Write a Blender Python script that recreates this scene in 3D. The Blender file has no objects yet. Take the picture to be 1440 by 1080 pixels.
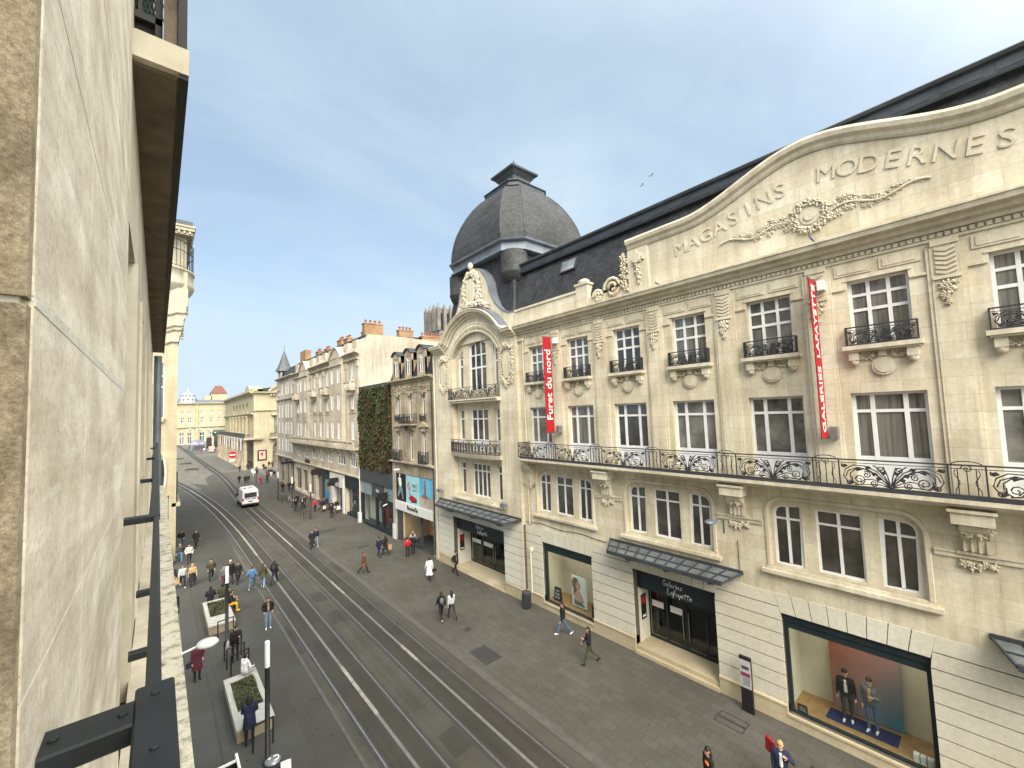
import bpy, bmesh, math, random
import numpy as np
from mathutils import Vector, Matrix
from mathutils.geometry import tessellate_polygon
random.seed(7)
R = math.radians
SC = bpy.context.scene
COL = SC.collection

# ---------------------------------------------------------------- camera
cam = bpy.data.cameras.new('camera')
cam.sensor_width = 36.0
cam.lens = 36.0 * 585.0 / 1440.0
cam.clip_start = 0.02
cam.clip_end = 3000
camo = bpy.data.objects.new('camera', cam)
COL.objects.link(camo)
_rt = Vector((0.7619571668, -0.6464343106, -0.0392932311))
_up = Vector((-0.0111314455, -0.0737360464, 0.9972156669))
_fw = Vector((0.6475317496, 0.7593982338, 0.0633794573))
camo.matrix_world = Matrix(((_rt.x, _up.x, -_fw.x, 0), (_rt.y, _up.y, -_fw.y, 0), (_rt.z, _up.z, -_fw.z, 12.0), (0, 0, 0, 1)))
SC.camera = camo

# ---------------------------------------------------------------- light
SUN_EL, SUN_AZ = R(42), math.atan2(-0.50, -0.86)
sun = bpy.data.lights.new('sun', 'SUN')
sun.energy = 2.0
sun.angle = R(34)
sun.color = (1.0, 0.90, 0.74)
suno = bpy.data.objects.new('sun', sun)
COL.objects.link(suno)
_sd = Vector((math.sin(SUN_AZ) * math.cos(SUN_EL), math.cos(SUN_AZ) * math.cos(SUN_EL), math.sin(SUN_EL)))
suno.rotation_euler = _sd.to_track_quat('Z', 'Y').to_euler()
suno.location = (-40, -60, 80)

W = bpy.data.worlds.new('World')
SC.world = W
W.use_nodes = True
nt = W.node_tree
nt.nodes.clear()
N = nt.nodes.new
wo = N('ShaderNodeOutputWorld'); bg = N('ShaderNodeBackground')
sky = N('ShaderNodeTexSky'); sky.sky_type = 'NISHITA'; sky.sun_disc = False
sky.sun_elevation = SUN_EL; sky.sun_rotation = SUN_AZ
sky.air_density = 1.0; sky.dust_density = 1.6; sky.ozone_density = 1.4
tc = N('ShaderNodeTexCoord'); sep = N('ShaderNodeSeparateXYZ')
nt.links.new(tc.outputs['Generated'], sep.inputs[0])
def wmath(op, a, b):
    m = N('ShaderNodeMath'); m.operation = op
    for i, v in enumerate((a, b)):
        if hasattr(v, 'links'): nt.links.new(v, m.inputs[i])
        else: m.inputs[i].default_value = v
    return m.outputs[0]
zz = wmath('ADD', wmath('MAXIMUM', sep.outputs['Z'], 0.0), 0.22)
cmb = N('ShaderNodeCombineXYZ')
nt.links.new(wmath('DIVIDE', sep.outputs['X'], zz), cmb.inputs[0])
nt.links.new(wmath('DIVIDE', sep.outputs['Y'], zz), cmb.inputs[1])
mp = N('ShaderNodeMapping'); mp.inputs['Scale'].default_value = (0.75, 1.25, 1); mp.inputs['Rotation'].default_value = (0, 0, R(28)); mp.inputs['Location'].default_value = (3.1, 1.7, 0)
nt.links.new(cmb.outputs[0], mp.inputs[0])
n1 = N('ShaderNodeTexNoise'); n1.inputs['Scale'].default_value = 1.1; n1.inputs['Detail'].default_value = 7; n1.inputs['Roughness'].default_value = .55; n1.inputs['Distortion'].default_value = .35
nt.links.new(mp.outputs[0], n1.inputs['Vector'])
rp = N('ShaderNodeValToRGB'); rp.color_ramp.elements[0].position = .34; rp.color_ramp.elements[0].color = (.50,) * 3 + (1,); rp.color_ramp.elements[1].position = .68; rp.color_ramp.elements[1].color = (.97,) * 3 + (1,)
nt.links.new(n1.outputs['Fac'], rp.inputs[0])
mx = N('ShaderNodeMix'); mx.data_type = 'RGBA'
lowc = wmath('MULTIPLY', wmath('SUBTRACT', 0.24, wmath('MAXIMUM', sep.outputs['Z'], 0.0)), 2.6)
nt.links.new(wmath('MINIMUM', wmath('ADD', rp.outputs['Color'], wmath('MAXIMUM', lowc, 0.0)), 0.97), mx.inputs[0])
skm = N('ShaderNodeMix'); skm.data_type = 'RGBA'; skm.blend_type = 'MULTIPLY'; skm.inputs[0].default_value = 1
nt.links.new(sky.outputs[0], skm.inputs[6]); skm.inputs[7].default_value = (0.78, 0.94, 1.06, 1)
nt.links.new(skm.outputs[2], mx.inputs[6])
mx.inputs[7].default_value = (3.65, 4.5, 5.1, 1)
# added glow in the thin cloud behind the camera, aimed to light walls and pier
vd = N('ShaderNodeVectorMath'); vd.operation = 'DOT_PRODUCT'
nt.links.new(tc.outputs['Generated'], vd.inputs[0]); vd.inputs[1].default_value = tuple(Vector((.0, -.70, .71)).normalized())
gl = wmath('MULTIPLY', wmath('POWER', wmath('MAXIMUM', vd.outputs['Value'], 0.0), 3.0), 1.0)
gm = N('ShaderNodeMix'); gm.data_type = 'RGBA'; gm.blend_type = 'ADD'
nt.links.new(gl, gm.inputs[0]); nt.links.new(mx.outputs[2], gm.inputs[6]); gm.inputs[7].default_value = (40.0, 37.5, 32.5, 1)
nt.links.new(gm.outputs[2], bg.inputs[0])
bg.inputs[1].default_value = 0.10
nt.links.new(bg.outputs[0], wo.inputs[0])
SC.view_settings.view_transform = 'Standard'
SC.view_settings.look = 'None'
SC.view_settings.exposure = 0.95
SC.view_settings.gamma = 1.0
SC.render.engine = 'CYCLES'
SC.cycles.max_bounces = 6
SC.cycles.transparent_max_bounces = 8

# ---------------------------------------------------------------- materials
def _mk(name):
    m = bpy.data.materials.new(name); m.use_nodes = True
    t = m.node_tree; b = t.nodes['Principled BSDF']
    return m, t, b
def _noise(t, scale, detail=5, vec=None, rough=.6):
    n = t.nodes.new('ShaderNodeTexNoise'); n.inputs['Scale'].default_value = scale; n.inputs['Detail'].default_value = detail; n.inputs['Roughness'].default_value = rough
    if vec is None:
        g = t.nodes.new('ShaderNodeNewGeometry'); vec = g.outputs['Position']
    t.links.new(vec, n.inputs['Vector'])
    return n.outputs['Fac']
def _ramp(t, fac, p0, c0, p1, c1):
    r = t.nodes.new('ShaderNodeValToRGB'); e = r.color_ramp.elements
    e[0].position = p0; e[0].color = tuple(c0) + (1,); e[1].position = p1; e[1].color = tuple(c1) + (1,)
    t.links.new(fac, r.inputs[0]); return r.outputs[0]
def _mul(t, a, b, f=1.0):
    m = t.nodes.new('ShaderNodeMix'); m.data_type = 'RGBA'; m.blend_type = 'MULTIPLY'; m.inputs[0].default_value = f
    t.links.new(a, m.inputs[6]); t.links.new(b, m.inputs[7]); return m.outputs[2]
def _bump(t, b, fac, s, d=.02):
    n = t.nodes.new('ShaderNodeBump'); n.inputs['Strength'].default_value = s; n.inputs['Distance'].default_value = d
    t.links.new(fac, n.inputs['Height']); t.links.new(n.outputs[0], b.inputs['Normal'])
def plain(name, col, rough=.7, var=.15, scale=2.0, metal=0.0, bump=0, bscale=30, spec=.4):
    m, t, b = _mk(name)
    c0 = [max(0, c * (1 - var)) for c in col]; c1 = [c * (1 + var) for c in col]
    t.links.new(_ramp(t, _noise(t, scale), .3, c0, .7, c1), b.inputs['Base Color'])
    b.inputs['Roughness'].default_value = rough; b.inputs['Metallic'].default_value = metal; b.inputs['Specular IOR Level'].default_value = spec
    if bump: _bump(t, b, _noise(t, bscale), bump)
    return m
def masonry(name, col, bw, rh, var=.10, sgn=1, mort=.72, msize=.012, stain=.75, bump=.25, rough=.88, flat=False, off=.5, sc2=.35, streak=0):
    """stone / slate / paving: joints, block to block variation and large stains, all in world position"""
    m, t, b = _mk(name)
    g = t.nodes.new('ShaderNodeNewGeometry'); s = t.nodes.new('ShaderNodeSeparateXYZ'); t.links.new(g.outputs['Position'], s.inputs[0])
    cb = t.nodes.new('ShaderNodeCombineXYZ')
    if flat:
        t.links.new(s.outputs['Y'], cb.inputs[0]); t.links.new(s.outputs['X'], cb.inputs[1])
    else:
        ad = t.nodes.new('ShaderNodeMath'); ad.operation = 'ADD' if sgn > 0 else 'SUBTRACT'; t.links.new(s.outputs['X'], ad.inputs[0]); t.links.new(s.outputs['Y'], ad.inputs[1])
        t.links.new(ad.outputs[0], cb.inputs[0]); t.links.new(s.outputs['Z'], cb.inputs[1])
    br = t.nodes.new('ShaderNodeTexBrick'); br.offset = off; br.inputs['Scale'].default_value = 1
    br.inputs['Brick Width'].default_value = bw; br.inputs['Row Height'].default_value = rh; br.inputs['Mortar Size'].default_value = msize; br.inputs['Mortar Smooth'].default_value = .3
    t.links.new(cb.outputs[0], br.inputs['Vector'])
    br.inputs['Color1'].default_value = tuple(c * (1 - var) * k for c, k in zip(col, (1.005, .99, .965))) + (1,)
    br.inputs['Color2'].default_value = tuple(min(1, c * (1 + var) * k) for c, k in zip(col, (.985, 1.0, 1.03))) + (1,)
    br.inputs['Mortar'].default_value = tuple(c * mort for c in col) + (1,)
    c = br.outputs['Color']
    c = _mul(t, c, _ramp(t, _noise(t, sc2, 6), .3, (stain, stain * .98, stain * .94), .62, (1, 1, 1)))
    c = _mul(t, c, _ramp(t, _noise(t, 9.0, 4), .25, (.86, .85, .83), .75, (1.06, 1.06, 1.06)))
    if streak:
        mpn = t.nodes.new('ShaderNodeMapping'); mpn.inputs['Scale'].default_value = (3.0, 3.0, .22); t.links.new(g.outputs['Position'], mpn.inputs[0])
        c = _mul(t, c, _ramp(t, _noise(t, 1.0, 6, mpn.outputs[0]), .35, (streak, streak * .97, streak * .93), .6, (1, 1, 1)))
    t.links.new(c, b.inputs['Base Color'])
    b.inputs['Roughness'].default_value = rough; b.inputs['Specular IOR Level'].default_value = .25
    if bump: _bump(t, b, br.outputs['Fac'], -bump, .01)
    return m
def glass(name, tint=(.02, .022, .024), rough=.04, wav=.03):
    m, t, b = _mk(name)
    t.links.new(_ramp(t, _noise(t, .9, 3), .38, tint, .68, tuple(c * 3.2 + .008 for c in tint)), b.inputs['Base Color'])
    b.inputs['Roughness'].default_value = rough; b.inputs['Specular IOR Level'].default_value = .9
    _bump(t, b, _noise(t, 1.3, 2), wav, .2)
    return m
def clear_glass(name):
    m, t, b = _mk(name); t.nodes.remove(b)
    out = t.nodes['Material Output']; tr = t.nodes.new('ShaderNodeBsdfTransparent'); gl = t.nodes.new('ShaderNodeBsdfGlossy'); gl.inputs['Roughness'].default_value = .02
    tr.inputs[0].default_value = (.88, .92, .91, 1); fr = t.nodes.new('ShaderNodeFresnel'); gb = t.nodes.new('ShaderNodeNewGeometry'); mr = t.nodes.new('ShaderNodeMapRange'); mr.inputs[3].default_value = 1.45; mr.inputs[4].default_value = 1 / 1.45; t.links.new(gb.outputs['Backfacing'], mr.inputs[0]); t.links.new(mr.outputs[0], fr.inputs[0])
    mi = t.nodes.new('ShaderNodeMixShader'); t.links.new(fr.outputs[0], mi.inputs[0]); t.links.new(tr.outputs[0], mi.inputs[1]); t.links.new(gl.outputs[0], mi.inputs[2]); t.links.new(mi.outputs[0], out.inputs[0])
    return m
def emit(name, col, s):
    m, t, b = _mk(name); b.inputs['Base Color'].default_value = tuple(col) + (1,); b.inputs['Emission Color'].default_value = tuple(col) + (1,); b.inputs['Emission Strength'].default_value = s
    return m

M = {}
M['stone'] = masonry('facade_limestone', (.66, .605, .475), 1.05, .52, var=.075, mort=.74, msize=.008, stain=.74, streak=.82, sc2=.5)
M['stone_plain'] = masonry('carved_limestone', (.635, .588, .475), 1.9, 9.0, var=.06, mort=.85, msize=.006, stain=.74, streak=.82, bump=.05)
M['stone_white'] = masonry('rusticated_stone', (.59, .57, .49), 1.3, 40., var=.05, mort=.95, msize=.003, stain=.88, bump=0)
M['plinth'] = masonry('plinth_stone', (.50, .43, .30), 1.4, 30., var=.06, mort=.8, msize=.006, stain=.72)
M['groove'] = plain('joint_shadow_stone', (.10, .08, .06), .95)
M['slate'] = masonry('roof_slate', (.042, .045, .050), .24, .16, var=.30, mort=.45, msize=.012, stain=.6, bump=.8, rough=.55, streak=.65)
M['slate_dome'] = masonry('dome_slate', (.050, .053, .057), .22, .15, sgn=-1, var=.30, mort=.5, msize=.012, stain=.6, bump=.8, rough=.6, sc2=.5)
M['zinc'] = plain('zinc_sheet', (.15, .17, .20), .45, .25, .9, .35, spec=.5)
M['zinc_dark'] = plain('weathered_zinc', (.050, .058, .068), .5, .3, 1.2, .3)
M['iron'] = plain('black_painted_iron', (.030, .033, .037), .45, .2)
M['rail_paint'] = plain('anthracite_rail_paint', (.013, .016, .018), .5, .25, 6, bump=.05, bscale=60, spec=.3)
M['white'] = plain('white_window_paint', (.66, .67, .68), .5, .07, 3)
M['glass'] = glass('window_glass')
M['glass_grey'] = glass('curtained_glass', (.022, .021, .019), .22, .02)
M['glass_pale'] = glass('pale_reflecting_glass', (.10, .11, .12), .05)
M['glass_room'] = glass('glass_over_grey_room', (.058, .058, .054), .03, .05)
def curtain_glass():
    m, t, b = _mk('glass_with_net_curtain'); g = t.nodes.new('ShaderNodeNewGeometry'); mpn = t.nodes.new('ShaderNodeMapping'); mpn.inputs['Scale'].default_value = (9, 9, .25); t.links.new(g.outputs['Position'], mpn.inputs[0])
    t.links.new(_ramp(t, _noise(t, 1.0, 3, mpn.outputs[0]), .35, (.06, .06, .055), .65, (.17, .165, .15)), b.inputs['Base Color']); b.inputs['Roughness'].default_value = .05; b.inputs['Specular IOR Level'].default_value = .9; _bump(t, b, _noise(t, 1.3, 2), .04, .2); return m
M['glass_curtain'] = curtain_glass()
M['clear'] = clear_glass('shop_glass')
M['navy'] = plain('dark_teal_fascia', (.012, .022, .028), .5, .2)
M['black'] = plain('black_plastic', (.012, .012, .013), .5)
M['red'] = plain('red_banner_cloth', (.33, .005, .012), .75, .10, 1.5)
M['paper'] = plain('white_paper', (.72, .72, .70), .7, .05)
M['lead'] = plain('steel_grey', (.25, .26, .27), .4, .15, 3, .6)
M['unlit_inside'] = plain('dark_interior', (.02, .019, .018), .9)  # near-black colour stands in for the darkness of unlit interiors
M['wood'] = plain('oak_floor', (.32, .19, .085), .5, .2, 5)
M['cream'] = plain('cream_interior', (.62, .56, .45), .8, .05)

# ---------------------------------------------------------------- mesh builder
class F:
    """a facade frame: a along u, b up, w out of the wall"""
    def __init__(s, o, u, n): s.o = Vector(o); s.u = Vector(u); s.n = Vector(n)
    def p(s, a, b, w=0.0):
        v = s.o + s.u * a + s.n * w; return Vector((v.x, v.y, v.z + b))
Z = Vector((0, 0, 1))
class MB:
    def __init__(s): s.v = []; s.f = []; s.m = []; s.s = []; s.cm = 0
    def mat(s, i): s.cm = i; return s
    def add(s, vs, fs, sm=False):
        k = len(s.v); s.v += [tuple(x) for x in vs]; s.f += [tuple(i + k for i in f) for f in fs]; s.m += [s.cm] * len(fs); s.s += [sm] * len(fs); return s
    def poly(s, pts): return s.add(pts, [tuple(range(len(pts)))])
    def hexa(s, p): return s.add(p, [(0, 3, 2, 1), (4, 5, 6, 7), (0, 1, 5, 4), (1, 2, 6, 5), (2, 3, 7, 6), (3, 0, 4, 7)])
    def box(s, x0, x1, y0, y1, z0, z1):
        return s.hexa([(x0, y0, z0), (x1, y0, z0), (x1, y1, z0), (x0, y1, z0), (x0, y0, z1), (x1, y0, z1), (x1, y1, z1), (x0, y1, z1)])
    def fbox(s, f, a0, a1, b0, b1, w0, w1):
        return s.hexa([f.p(a0, b0, w0), f.p(a1, b0, w0), f.p(a1, b0, w1), f.p(a0, b0, w1), f.p(a0, b1, w0), f.p(a1, b1, w0), f.p(a1, b1, w1), f.p(a0, b1, w1)])
    def bar(s, p, q, wd, ht=None, up=Z):
        """box beam between two points"""
        p = Vector(p); q = Vector(q); ht = wd if ht is None else ht; d = (q - p).normalized()
        x = d.cross(up)
        if x.length < 1e-4: x = d.cross(Vector((1, 0, 0)))
        x.normalize(); y = x.cross(d) * (ht / 2); x = x * (wd / 2)
        return s.hexa([p - x - y, p + x - y, q + x - y, q - x - y, p - x + y, p + x + y, q + x + y, q - x + y])
    def fwall(s, f, outer, holes, depth, edges=True, w=0.0):
        """flat wall with openings; the reveals of the openings go back by depth"""
        loops = [outer] + list(holes)
        tri = tessellate_polygon([[Vector((a, b, 0)) for a, b in l] for l in loops])
        flat = [q for l in loops for q in l]
        s.add([f.p(a, b, w) for a, b in flat], [tuple(t) for t in tri])
        for l in (loops if edges else loops[1:]):
            n = len(l)
            for i in range(n):
                (a, b), (c, d) = l[i], l[(i + 1) % n]
                s.poly([f.p(a, b, w), f.p(c, d, w), f.p(c, d, w - depth), f.p(a, b, w - depth)])
        return s
    def fprism(s, f, poly, w0, w1):
        tri = tessellate_polygon([[Vector((a, b, 0)) for a, b in poly]]); n = len(poly)
        s.add([f.p(a, b, w1) for a, b in poly], [tuple(t) for t in tri])
        s.add([f.p(a, b, w0) for a, b in poly], [tuple(reversed(t)) for t in tri])
        for i in range(n):
            (a, b), (c, d) = poly[i], poly[(i + 1) % n]
            s.poly([f.p(a, b, w0), f.p(c, d, w0), f.p(c, d, w1), f.p(a, b, w1)])
        return s
    def fsweep(s, f, path, prof, closed=False):
        """sweep a closed profile [(w, h)] along a path [(a, b)] in the wall plane; h along the path's left normal"""
        n = len(path); k = len(prof); vs = []
        for i, (a, b) in enumerate(path):
            if closed: p, q = path[i - 1], path[(i + 1) % n]
            else: p, q = path[max(i - 1, 0)], path[min(i + 1, n - 1)]
            dx, dy = q[0] - p[0], q[1] - p[1]; L = math.hypot(dx, dy) or 1
            nx, ny = -dy / L, dx / L
            if 0 < i < n - 1 or closed:
                e = (path[(i + 1) % n][0] - a, path[(i + 1) % n][1] - b); l2 = math.hypot(*e) or 1
                c = abs(nx * -e[1] / l2 + ny * e[0] / l2); c = max(c, .5)
                nx /= c; ny /= c
            vs += [f.p(a + nx * h, b + ny * h, w) for w, h in prof]
        fs = []
        for i in range(n if closed else n - 1):
            j = (i + 1) % n
            for q in range(k): fs.append((i * k + q, i * k + (q + 1) % k, j * k + (q + 1) % k, j * k + q))
        if not closed: fs += [tuple(range(k)), tuple(range((n - 1) * k, n * k))]
        return s.add(vs, fs)
    def tube(s, pts, r, n=5, cap=True):
        pts = [Vector(p) for p in pts]; L = len(pts); vs = []
        rs = r if isinstance(r, (list, tuple)) else [r] * L
        for i, p in enumerate(pts):
            d = (pts[min(i + 1, L - 1)] - pts[max(i - 1, 0)])
            d = d.normalized() if d.length > 1e-9 else Z
            x = d.cross(Z)
            if x.length < .05: x = d.cross(Vector((0, 1, 0)))
            x.normalize(); y = x.cross(d)
            vs += [p + (x * math.cos(2 * math.pi * k / n) + y * math.sin(2 * math.pi * k / n)) * rs[i] for k in range(n)]
        fs = [(i * n + k, i * n + (k + 1) % n, (i + 1) * n + (k + 1) % n, (i + 1) * n + k) for i in range(L - 1) for k in range(n)]
        s.add(vs, fs, True)
        if cap: s.poly(vs[:n]); s.poly(vs[(L - 1) * n:])
        return s
    def lathe(s, c, prof, n=16, ax=None):
        """rings of (radius, height) about a vertical axis through c"""
        c = Vector(c); vs = []; fs = []
        for r, h in prof:
            vs += [c + Vector((r * math.cos(2 * math.pi * k / n), r * math.sin(2 * math.pi * k / n), h)) for k in range(n)]
        for i in range(len(prof) - 1):
            fs += [(i * n + k, i * n + (k + 1) % n, (i + 1) * n + (k + 1) % n, (i + 1) * n + k) for k in range(n)]
        s.add(vs, fs, n >= 12); s.poly(vs[:n]); s.poly(vs[(len(prof) - 1) * n:])
        return s
    def sph(s, c, r, n=8, m=5):
        c = Vector(c); r = (r, r, r) if not isinstance(r, (list, tuple)) else r; vs = []; fs = []
        for i in range(m + 1):
            t = math.pi * i / m
            vs += [c + Vector((r[0] * math.sin(t) * math.cos(2 * math.pi * k / n), r[1] * math.sin(t) * math.sin(2 * math.pi * k / n), r[2] * math.cos(t))) for k in range(n)]
        fs = [(i * n + k, (i + 1) * n + k, (i + 1) * n + (k + 1) % n, i * n + (k + 1) % n) for i in range(m) for k in range(n)]
        return s.add(vs, fs, True)
    def build(s, name, mats, parent=None, smooth=False):
        mats = mats if isinstance(mats, (list, tuple)) else [mats]
        me = bpy.data.meshes.new(name)
        off = Vector((0, 0, 0)); q = parent
        while q is not None: off += q.location; q = q.parent
        me.from_pydata([(x - off.x, y - off.y, z - off.z) for x, y, z in s.v], [], s.f)
        for m in mats: me.materials.append(M[m] if isinstance(m, str) else m)
        if len(mats) > 1: me.polygons.foreach_set('material_index', s.m)
        me.polygons.foreach_set('use_smooth', s.s if len(s.s) == len(me.polygons) else [smooth] * len(me.polygons))
        me.update()
        o = bpy.data.objects.new(name, me); COL.objects.link(o)
        if parent is not None: o.parent = parent
        return o
def tag(o, label=None, cat=None, group=None, kind=None):
    if label: o['label'] = label
    if cat: o['category'] = cat
    if group: o['group'] = group
    if kind: o['kind'] = kind
    return o
def thing(name, loc, label, cat, group=None):
    o = bpy.data.objects.new(name, None); COL.objects.link(o); o.location = loc; o.empty_display_size = .2
    return tag(o, label, cat, group)
def copy_tree(o, parent=None):
    c = o.copy(); COL.objects.link(c)
    if parent is not None: c.parent = parent
    for ch in list(o.children): copy_tree(ch, c)
    return c
def arc(cx, cy, r, t0, t1, n=16): return [(cx + r * math.cos(t0 + (t1 - t0) * i / n), cy + r * math.sin(t0 + (t1 - t0) * i / n)) for i in range(n + 1)]
def seg_arc(a0, a1, b, rise, n=16):
    """segmental arch from a0 to a1 springing at b"""
    h = (a1 - a0) / 2; r = (h * h + rise * rise) / (2 * rise); t = math.asin(min(1, h / r)); cy = b + rise - r
    if rise > h: t = math.pi - t
    return [((a0 + a1) / 2 + r * math.sin(-t + 2 * t * i / n), cy + r * math.cos(-t + 2 * t * i / n)) for i in range(n + 1)]
def spiral(cx, cy, r0, t0, turns, n=16, end=.15): return [(cx + r0 * (1 - (1 - end) * i / n) * math.cos(t0 + turns * 2 * math.pi * i / n), cy + r0 * (1 - (1 - end) * i / n) * math.sin(t0 + turns * 2 * math.pi * i / n)) for i in range(n + 1)]
def text_obj(name, s, mat, u, v, at, height=None, length=None, ext=.02, parent=None, shear=0, center=True, bold=0):
    """letters as real relief: u is the reading direction, v the letters' up"""
    c = bpy.data.curves.new(name, 'FONT'); c.body = s; c.extrude = .5; c.shear = shear; c.resolution_u = 3; c.offset = bold
    t = bpy.data.objects.new('t', c); COL.objects.link(t)
    me = bpy.data.meshes.new_from_object(t.evaluated_get(bpy.context.evaluated_depsgraph_get()))
    COL.objects.unlink(t); bpy.data.objects.remove(t)
    co = np.empty(len(me.vertices) * 3); me.vertices.foreach_get('co', co); co = co.reshape(-1, 3)
    lo, hi = co.min(0), co.max(0); w, h = hi[0] - lo[0], hi[1] - lo[1]
    sx = length / w if length else height / h; sy = height / h if height else sx
    u = Vector(u).normalized(); v = Vector(v).normalized(); n = u.cross(v)
    x = (co[:, 0] - (lo[0] + w / 2 if center else lo[0])) * sx; y = (co[:, 1] - (lo[1] + h / 2 if center else 0)) * sy; z = (co[:, 2] + .5) * ext
    off = Vector((0, 0, 0)); q = parent
    while q is not None: off += q.location; q = q.parent
    at = Vector(at) - off
    P = np.outer(x, u) + np.outer(y, v) + np.outer(z, n) + np.array(at)
    me.vertices.foreach_set('co', P.ravel()); me.materials.clear(); me.materials.append(M[mat]); me.update()
    o = bpy.data.objects.new(name, me); COL.objects.link(o)
    if parent is not None: o.parent = parent
    return o

PRND = random.Random(3)
def leaves(mb, f, a, b, w, r, n, rnd, full=True):
    """a carved leaf rosette: pointed petals with a raised mid rib"""
    t0 = rnd.uniform(0, 6.28)
    for k in range(n):
        t = t0 + k * (6.28318 / n if full else .5) + rnd.uniform(-.2, .2); L = r * rnd.uniform(.8, 1.2); c, s_ = math.cos(t), math.sin(t)
        P = lambda x, y, h: f.p(a + (x * c - y * s_) * L, b + (x * s_ + y * c) * L, w + h * r)
        mb.add([P(0, 0, .1), P(.42, .30, .10), P(1, 0, .16), P(.42, -.30, .10), P(.45, 0, .42), P(.42, .30, -.6), P(1, 0, -.6), P(.42, -.30, -.6), P(0, 0, -.6)], [(0, 1, 4), (1, 2, 4), (2, 3, 4), (3, 0, 4), (0, 8, 5, 1), (1, 5, 6, 2), (2, 6, 7, 3), (3, 7, 8, 0)])
    mb.sph(f.p(a, b, w + .22 * r), (r * .2, r * .2, r * .2), 6, 4)
def window(f, parent, a0, a1, b0, b1, cols=2, trans=(), w=-.22, fr=.07, top=None, panel=0.0, pane='glass', frame='white', mul=.06, name='window', th=.07, cb=None):
    """a framed window: frame mesh with its pane as child. top = list of (a, b) for an arched head (a1 -> a0)"""
    if pane == 'glass': pane = PRND.choice(['glass', 'glass_room', 'glass_room', 'glass_curtain'])
    mb = MB()
    ol = [(a0, b0), (a1, b0)] + (list(top) if top else [(a1, b1), (a0, b1)])
    cx, cy = (a0 + a1) / 2, (b0 + b1) / 2
    def topat(a):
        if not top: return b1
        for (p, q), (r, t) in zip(top, top[1:]):
            if min(p, r) - 1e-6 <= a <= max(p, r) + 1e-6: return q if abs(r - p) < 1e-6 else q + (t - q) * (a - p) / (r - p)
        return b1
    if top:
        mb.fsweep(f, ol, [(w, 0), (w + th, 0), (w + th, fr), (w, fr)], closed=True)
    else:
        mb.fbox(f, a0, a1, b0, b0 + fr, w, w + th); mb.fbox(f, a0, a1, b1 - fr, b1, w, w + th)
        mb.fbox(f, a0, a0 + fr, b0 + fr, b1 - fr, w, w + th); mb.fbox(f, a1 - fr, a1, b0 + fr, b1 - fr, w, w + th)
    xs = [a0 + (a1 - a0) * k / cols for k in range(1, cols)] if isinstance(cols, int) else [a0 + (a1 - a0) * k for k in cols]
    for x in xs: mb.fbox(f, x - mul / 2, x + mul / 2, b0 + fr, topat(x) - fr * .9, w + .004, w + th - .004)
    for tr in trans:
        t_, tw = tr if isinstance(tr, tuple) else (tr, mul)
        y = b0 + (b1 - b0) * t_
        mb.fbox(f, a0 + fr, a1 - fr, y - tw / 2, y + tw / 2, w + .008, w + th - .008)
    if panel: mb.fbox(f, a0 + fr, a1 - fr, b0 + fr, b0 + panel, w + .01, w + th - .012)
    o = mb.build(name, frame, parent)
    g = MB().mat(0); g.fprism(f, ol, w + .012, w + .02)
    if cb: cb(g)
    g.build('pane', pane, o)
    return o
def worn_paint():
    m, t, b = _mk('worn_anthracite_paint'); c = _ramp(t, _noise(t, 5, 5), .35, (.011, .014, .016), .7, (.020, .024, .026))
    c2 = t.nodes.new('ShaderNodeMix'); c2.data_type = 'RGBA'; t.links.new(_ramp(t, _noise(t, 130, 6, rough=.8), .69, (0, 0, 0), .73, (.7, .7, .7)), c2.inputs[0]); t.links.new(c, c2.inputs[6]); c2.inputs[7].default_value = (.10, .095, .085, 1)
    t.links.new(c2.outputs[2], b.inputs['Base Color']); b.inputs['Roughness'].default_value = .48; b.inputs['Specular IOR Level'].default_value = .3; _bump(t, b, _noise(t, 90, 4), .12, .002); return m
M['rail_paint'] = worn_paint()
# ================================================================ ground
def sheet(name, pts, z, mat, kind='structure'):
    mb = MB(); tri = tessellate_polygon([[Vector((x, y, 0)) for x, y in pts]]); mb.add([(x, y, z) for x, y in pts], [tuple(t) for t in tri])
    return tag(mb.build(name, mat), kind=kind)
M['pavers'] = masonry('street_pavers', (.092, .088, .076), .62, .38, var=.09, mort=.70, msize=.012, stain=.74, flat=True, rough=.8, bump=.2, sc2=.25)
def gum(name):
    """trodden gum and droppings on the paving"""
    t = M[name].node_tree; b = t.nodes['Principled BSDF']; l = b.inputs['Base Color'].links[0]; src = l.from_socket
    g = t.nodes.new('ShaderNodeNewGeometry'); v = t.nodes.new('ShaderNodeTexVoronoi'); v.inputs['Scale'].default_value = 2.1; t.links.new(g.outputs['Position'], v.inputs['Vector'])
    r = _ramp(t, v.outputs['Distance'], .045, (1.55, 1.55, 1.5), .06, (1, 1, 1)); v2 = t.nodes.new('ShaderNodeTexVoronoi'); v2.inputs['Scale'].default_value = 1.3; t.links.new(g.outputs['Position'], v2.inputs['Vector'])
    c = _mul(t, _mul(t, src, r), _ramp(t, v2.outputs['Distance'], .04, (.55, .55, .55), .09, (1, 1, 1))); t.links.new(c, b.inputs['Base Color'])
gum('pavers')
M['left_paving'] = masonry('left_slabs', (.066, .067, .061), 1.6, 1.1, var=.07, mort=.72, msize=.010, stain=.75, flat=True, rough=.8, bump=.1, sc2=.3)
gum('left_paving')
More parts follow.
